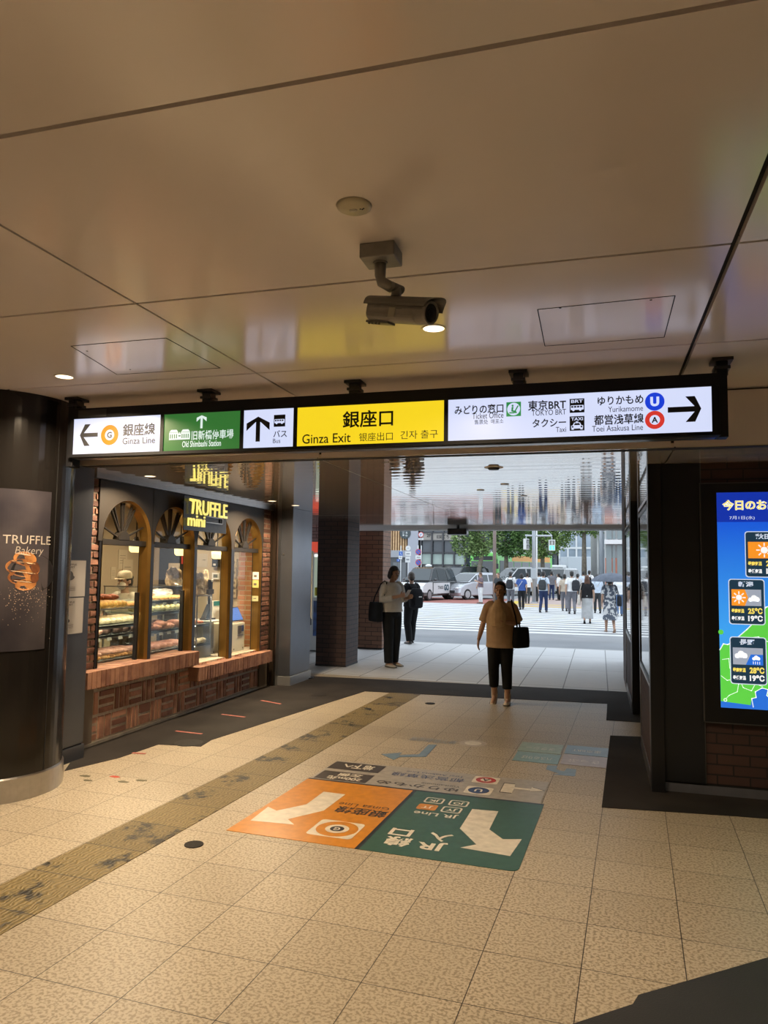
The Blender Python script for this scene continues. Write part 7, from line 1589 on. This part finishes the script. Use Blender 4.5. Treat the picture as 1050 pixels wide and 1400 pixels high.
# glass fronted building
t = thing('building', 'dark glass fronted building with a second floor sign band', 'building', (on_y(595, 790, BY).x, BY, 0), 0, 'buildings across the road')
xa, xb = on_y(575, 790, BY).x, on_y(636, 790, BY).x; M_DG = mat('dark_facade_glass', (.05, .06, .075), .08, 0, .7, var=.3, vscale=.5)
MB().box(xa, xb, BY+.3, BY+8, -.1, 28).build('wall', M_DG, t)
zl = [on_y(595, y, BY).z for y in (800, 772, 757.5, 755.5, 739, 728, 720)]
for k in range(5):
    x0 = xa+(xb-xa)*k/4; MB().box(x0-.09, x0+.09, BY-.05, BY+.3, 0, 28).build('mullion', mat('dark_mullion', (.06, .06, .065), .4, .4), t)
for z in (zl[1], zl[3], zl[4], zl[5], zl[6]+1.5, zl[6]+4): MB().box(xa, xb, BY-.02, BY+.3, z-.06, z+.06).build('transom', mat('dark_mullion'), t)
MB().box(xa, xb, BY+.2, BY+.29, zl[1], zl[2]).build('frosted_band', mat('frosted_green_glass', (.36, .44, .40), .4), t)
sb_ = MB().box(xa+.1, xb-.1, BY+.1, BY+.2, zl[4], zl[5]).build('sign_band', mat('beige_sign_band', (.33, .30, .27), .5), t); sfm = Frame((0, BY+.095, 0), (1, 0, 0), (0, 0, 1)); hh = zl[5]-zl[4]
a = on_y(583, 731, BY).x; e = on_y(589, 731, BY).x; sfm.text('2F', a, zl[4]+.42*hh, e, zl[4]+.85*hh, M_INK, sb_, .004, .03)
a = on_y(597, 731, BY).x; e = on_y(614, 731, BY).x; sfm.text('ESEてち', a, zl[4]+.25*hh, e, zl[4]+.72*hh, M_INK, sb_, .004, .02)
MB().box(xa+.2, xb-.2, BY+.22, BY+.28, .1, zl[1]).build('shop_window', mat('shop_interior', (.12, .12, .12), .3, var=.6, vscale=1.2, c2=(.26, .25, .23)), t)
# stone building behind the trees
BY2 = 93.0
t = thing('building', 'dark grey stone building behind the plane trees', 'building', (on_y(690, 790, BY2).x, BY2, 0), 0, 'buildings across the road')
xa, xb = on_y(640, 790, BY2).x, on_y(762, 790, BY2).x
MB().box(xa, xb, BY2, BY2+12, -.1, 30).build('wall', mat('grey_stone', (.22, .22, .23), .7, var=.1, vscale=.6), t)  # dark grey stone, lightly mottled
for r in range(4):
    for k in range(8):
        x0 = xa+.5+k*(xb-xa-.5)/8; MB().box(x0, x0+(xb-xa)/8*.68, BY2-.03, BY2+.1, 1.2+r*3.6, 3.4+r*3.6).build('window', mat('blue_grey_glass', (.08, .11, .15), .1, 0, .7), t)
MB().box(xa, xb, BY2-.5, BY2, 3.75, 4.15).build('canopy', mat('canopy_grey', (.30, .31, .32), .5), t)
# pale glazed building
t = thing('building', 'pale glazed office building with white mullions at the right', 'building', (on_y(790, 790, BY2).x, BY2-2, 0), 0, 'buildings across the road')
xa, xb = on_y(765, 790, BY2-2).x, on_y(836, 790, BY2-2).x; Yb = BY2-2; M_PC = mat('pale_cladding')
MB().box(xa, xb, Yb, Yb+12, -.1, 32).build('wall', mat('pale_glass_wall', (.30, .36, .42), .12, 0, .7, var=.25, vscale=.4), t)
for k in range(7): x0 = xa+(xb-xa)*k/6; MB().box(x0-.10, x0+.10, Yb-.12, Yb, 0, 32).build('mullion', M_PW, t)
for z in (2.6, 4.4, 6.2, 8, 10.5, 13, 16, 19): MB().box(xa, xb, Yb-.10, Yb, z-.12, z+.12).build('spandrel', M_PW, t)
MB().box(xa, xa+(xb-xa)*.62, Yb-1.2, Yb-.15, 0, 3.1).build('entrance_block', mat('grey_entrance', (.40, .42, .45), .5, var=.1, vscale=1), t)
MB().box(xa+.3, xa+(xb-xa)*.6, Yb-1.23, Yb-1.19, .4, 2.5).build('entrance_glass', mat('blue_grey_glass'), t)
# round pale column of that corner
c = on_z(816, 811); t = thing('round_column', 'thick round pale column at the street corner on the right', 'column', (c.x, c.y, 0)); MB().cyl((c.x, c.y, -.05), (c.x, c.y, 14), .42, n=28).build('shaft', M_PC, t, smooth=True); MB().cyl((c.x, c.y, -.05), (c.x, c.y, .3), .5, n=28).build('base', mat('grey_stone'), t)
# red based building at far right
Yr = 46.0; t = thing('building', 'building with a red lower band and tall windows at the right edge', 'building', (on_y(845, 790, Yr).x, Yr, 0), 0, 'buildings across the road')
xa, xb = on_y(828, 790, Yr).x, on_y(905, 790, Yr).x
MB().box(xa, xb, Yr+.1, Yr+10, -.1, 16).build('wall', mat('cream_wall', (.56, .57, .58), .6), t); MB().box(xa-.02, xb, Yr, Yr+.1, .0, on_y(845, 763, Yr).z).build('red_band', mat('brick_red_band', (.40, .15, .10), .6, var=.2, vscale=2), t)
for k, (x0, x1) in enumerate(((829, 836), (838, 841), (844, 852), (855, 866), (870, 882))):
    for y0, y1 in ((715, 737), (745, 800)): a, e = on_y(x0, y1, Yr), on_y(x1, y0, Yr); MB().box(a.x, e.x, Yr-.03, Yr+.08, max(.1, a.z), e.z).build('window', mat('grey_shop_glass', (.22, .26, .27), .1, 0, .7), t)
MB().box(xa-.05, xb, Yr-.3, Yr+.1, on_y(845, 744, Yr).z, on_y(845, 738, Yr).z).build('sign_band', mat('white_band', (.66, .67, .68), .5), t)
# blocks that close the street view at both sides
t = thing('building', 'grey office block far down the street at the left', 'building', (-45, 86, 0), 0, 'buildings across the road'); MB().box(-60, on_y(499, 790, BY).x-.1, BY+.5, BY+14, -.1, 20).build('wall', mat('mid_wall', (.36, .36, .37), .6), t)
for r in range(4):
    for k in range(5): MB().box(-56+k*4.2, -53.4+k*4.2, BY+.44, BY+.56, 1+r*3.6, 3.2+r*3.6).build('window', mat('blue_grey_glass'), t)

# ---------------- vending machine beyond the corner post
Yv = 13.6
a, c = on_y(412, 888, Yv), on_y(446, 741, Yv)
t = thing('vending_machine', 'lit vending machine with a red top beyond the grey corner post', 'vending machine', ((a.x+c.x)/2, Yv+.35, 0)); zt_ = on_y(425, 755, Yv).z
MB().box(a.x, c.x, Yv, Yv+.7, 0.02, zt_).build('cabinet', mat('vending_white', (.55, .56, .56), .4), t, bevel=.01)
MB().box(a.x-.05, c.x+.03, Yv-.06, Yv+.7, zt_, c.z).build('red_top', mat('red_lit_top', (.5, .06, .03), .4, emit=(.55, .06, .03), es=.8), t, bevel=.01)
b = on_y(430, 758, Yv-.01).x; e = on_y(440, 758, Yv-.01).x
MB().box(b, e+.1, Yv-.012, Yv, 1.05, zt_-.06).build('display_window', mat('vending_window', (.3, .33, .28), .2, emit=(.22, .26, .20), es=1), t); MB().box(b, e+.1, Yv-.016, Yv-.008, zt_-.09, zt_-.04).build('lamp_tube', mat('tube_light', (.9, .9, .9), .4, emit=(.9, 1, .9), es=1.2), t)
for k in range(3): x = b+.05+k*.09; MB().cyl((x, Yv-.02, 1.08), (x, Yv-.02, 1.24), .03, n=12).build('sample_bottle', mat('yellow_drink', (.55, .50, .05), .3), t)
MB().box(b, e+.1, Yv-.014, Yv, .30, .98).build('blue_print', mat('blue_print', (.30, .40, .55), .4, var=.9, vscale=6, c2=(.04, .12, .42)), t)
struct(MB().box(-9, on_y(447, 780, 14.3).x, 14.32, 14.5, 0, 3.2).build('wall_back', M_BRICK_G), 'grey brick wall behind the vending machine')
# freestanding sign on a black stand
q = on_z(414, 927); t = thing('stand_sign', 'white board on a slanting black stand beside the corner post', 'stand sign', (q.x, q.y, 0)); z0 = on_y(421, 846, q.y).z; z1 = on_y(421, 753, q.y).z
MB().cyl((q.x+.02, q.y, 0), (q.x+.02, q.y, .02), .14, n=28).build('base', M_BLACK, t); xt = on_y(421, 846, q.y).x
MB().tube([(q.x+.005, q.y, .02), (xt, q.y, z0+.02)], .026, 10).build('post', M_BLACK, t); MB().box(xt-.055, xt+.055, q.y-.025, q.y+.025, z0-.09, z0+.02).build('clamp', M_BLACK, t, bevel=.005)
MB().box(xt-.055, xt+.06, q.y-.02, q.y+.02, z0, z1).build('board', mat('cream_board', (.55, .54, .48), .5), t, bevel=.004)
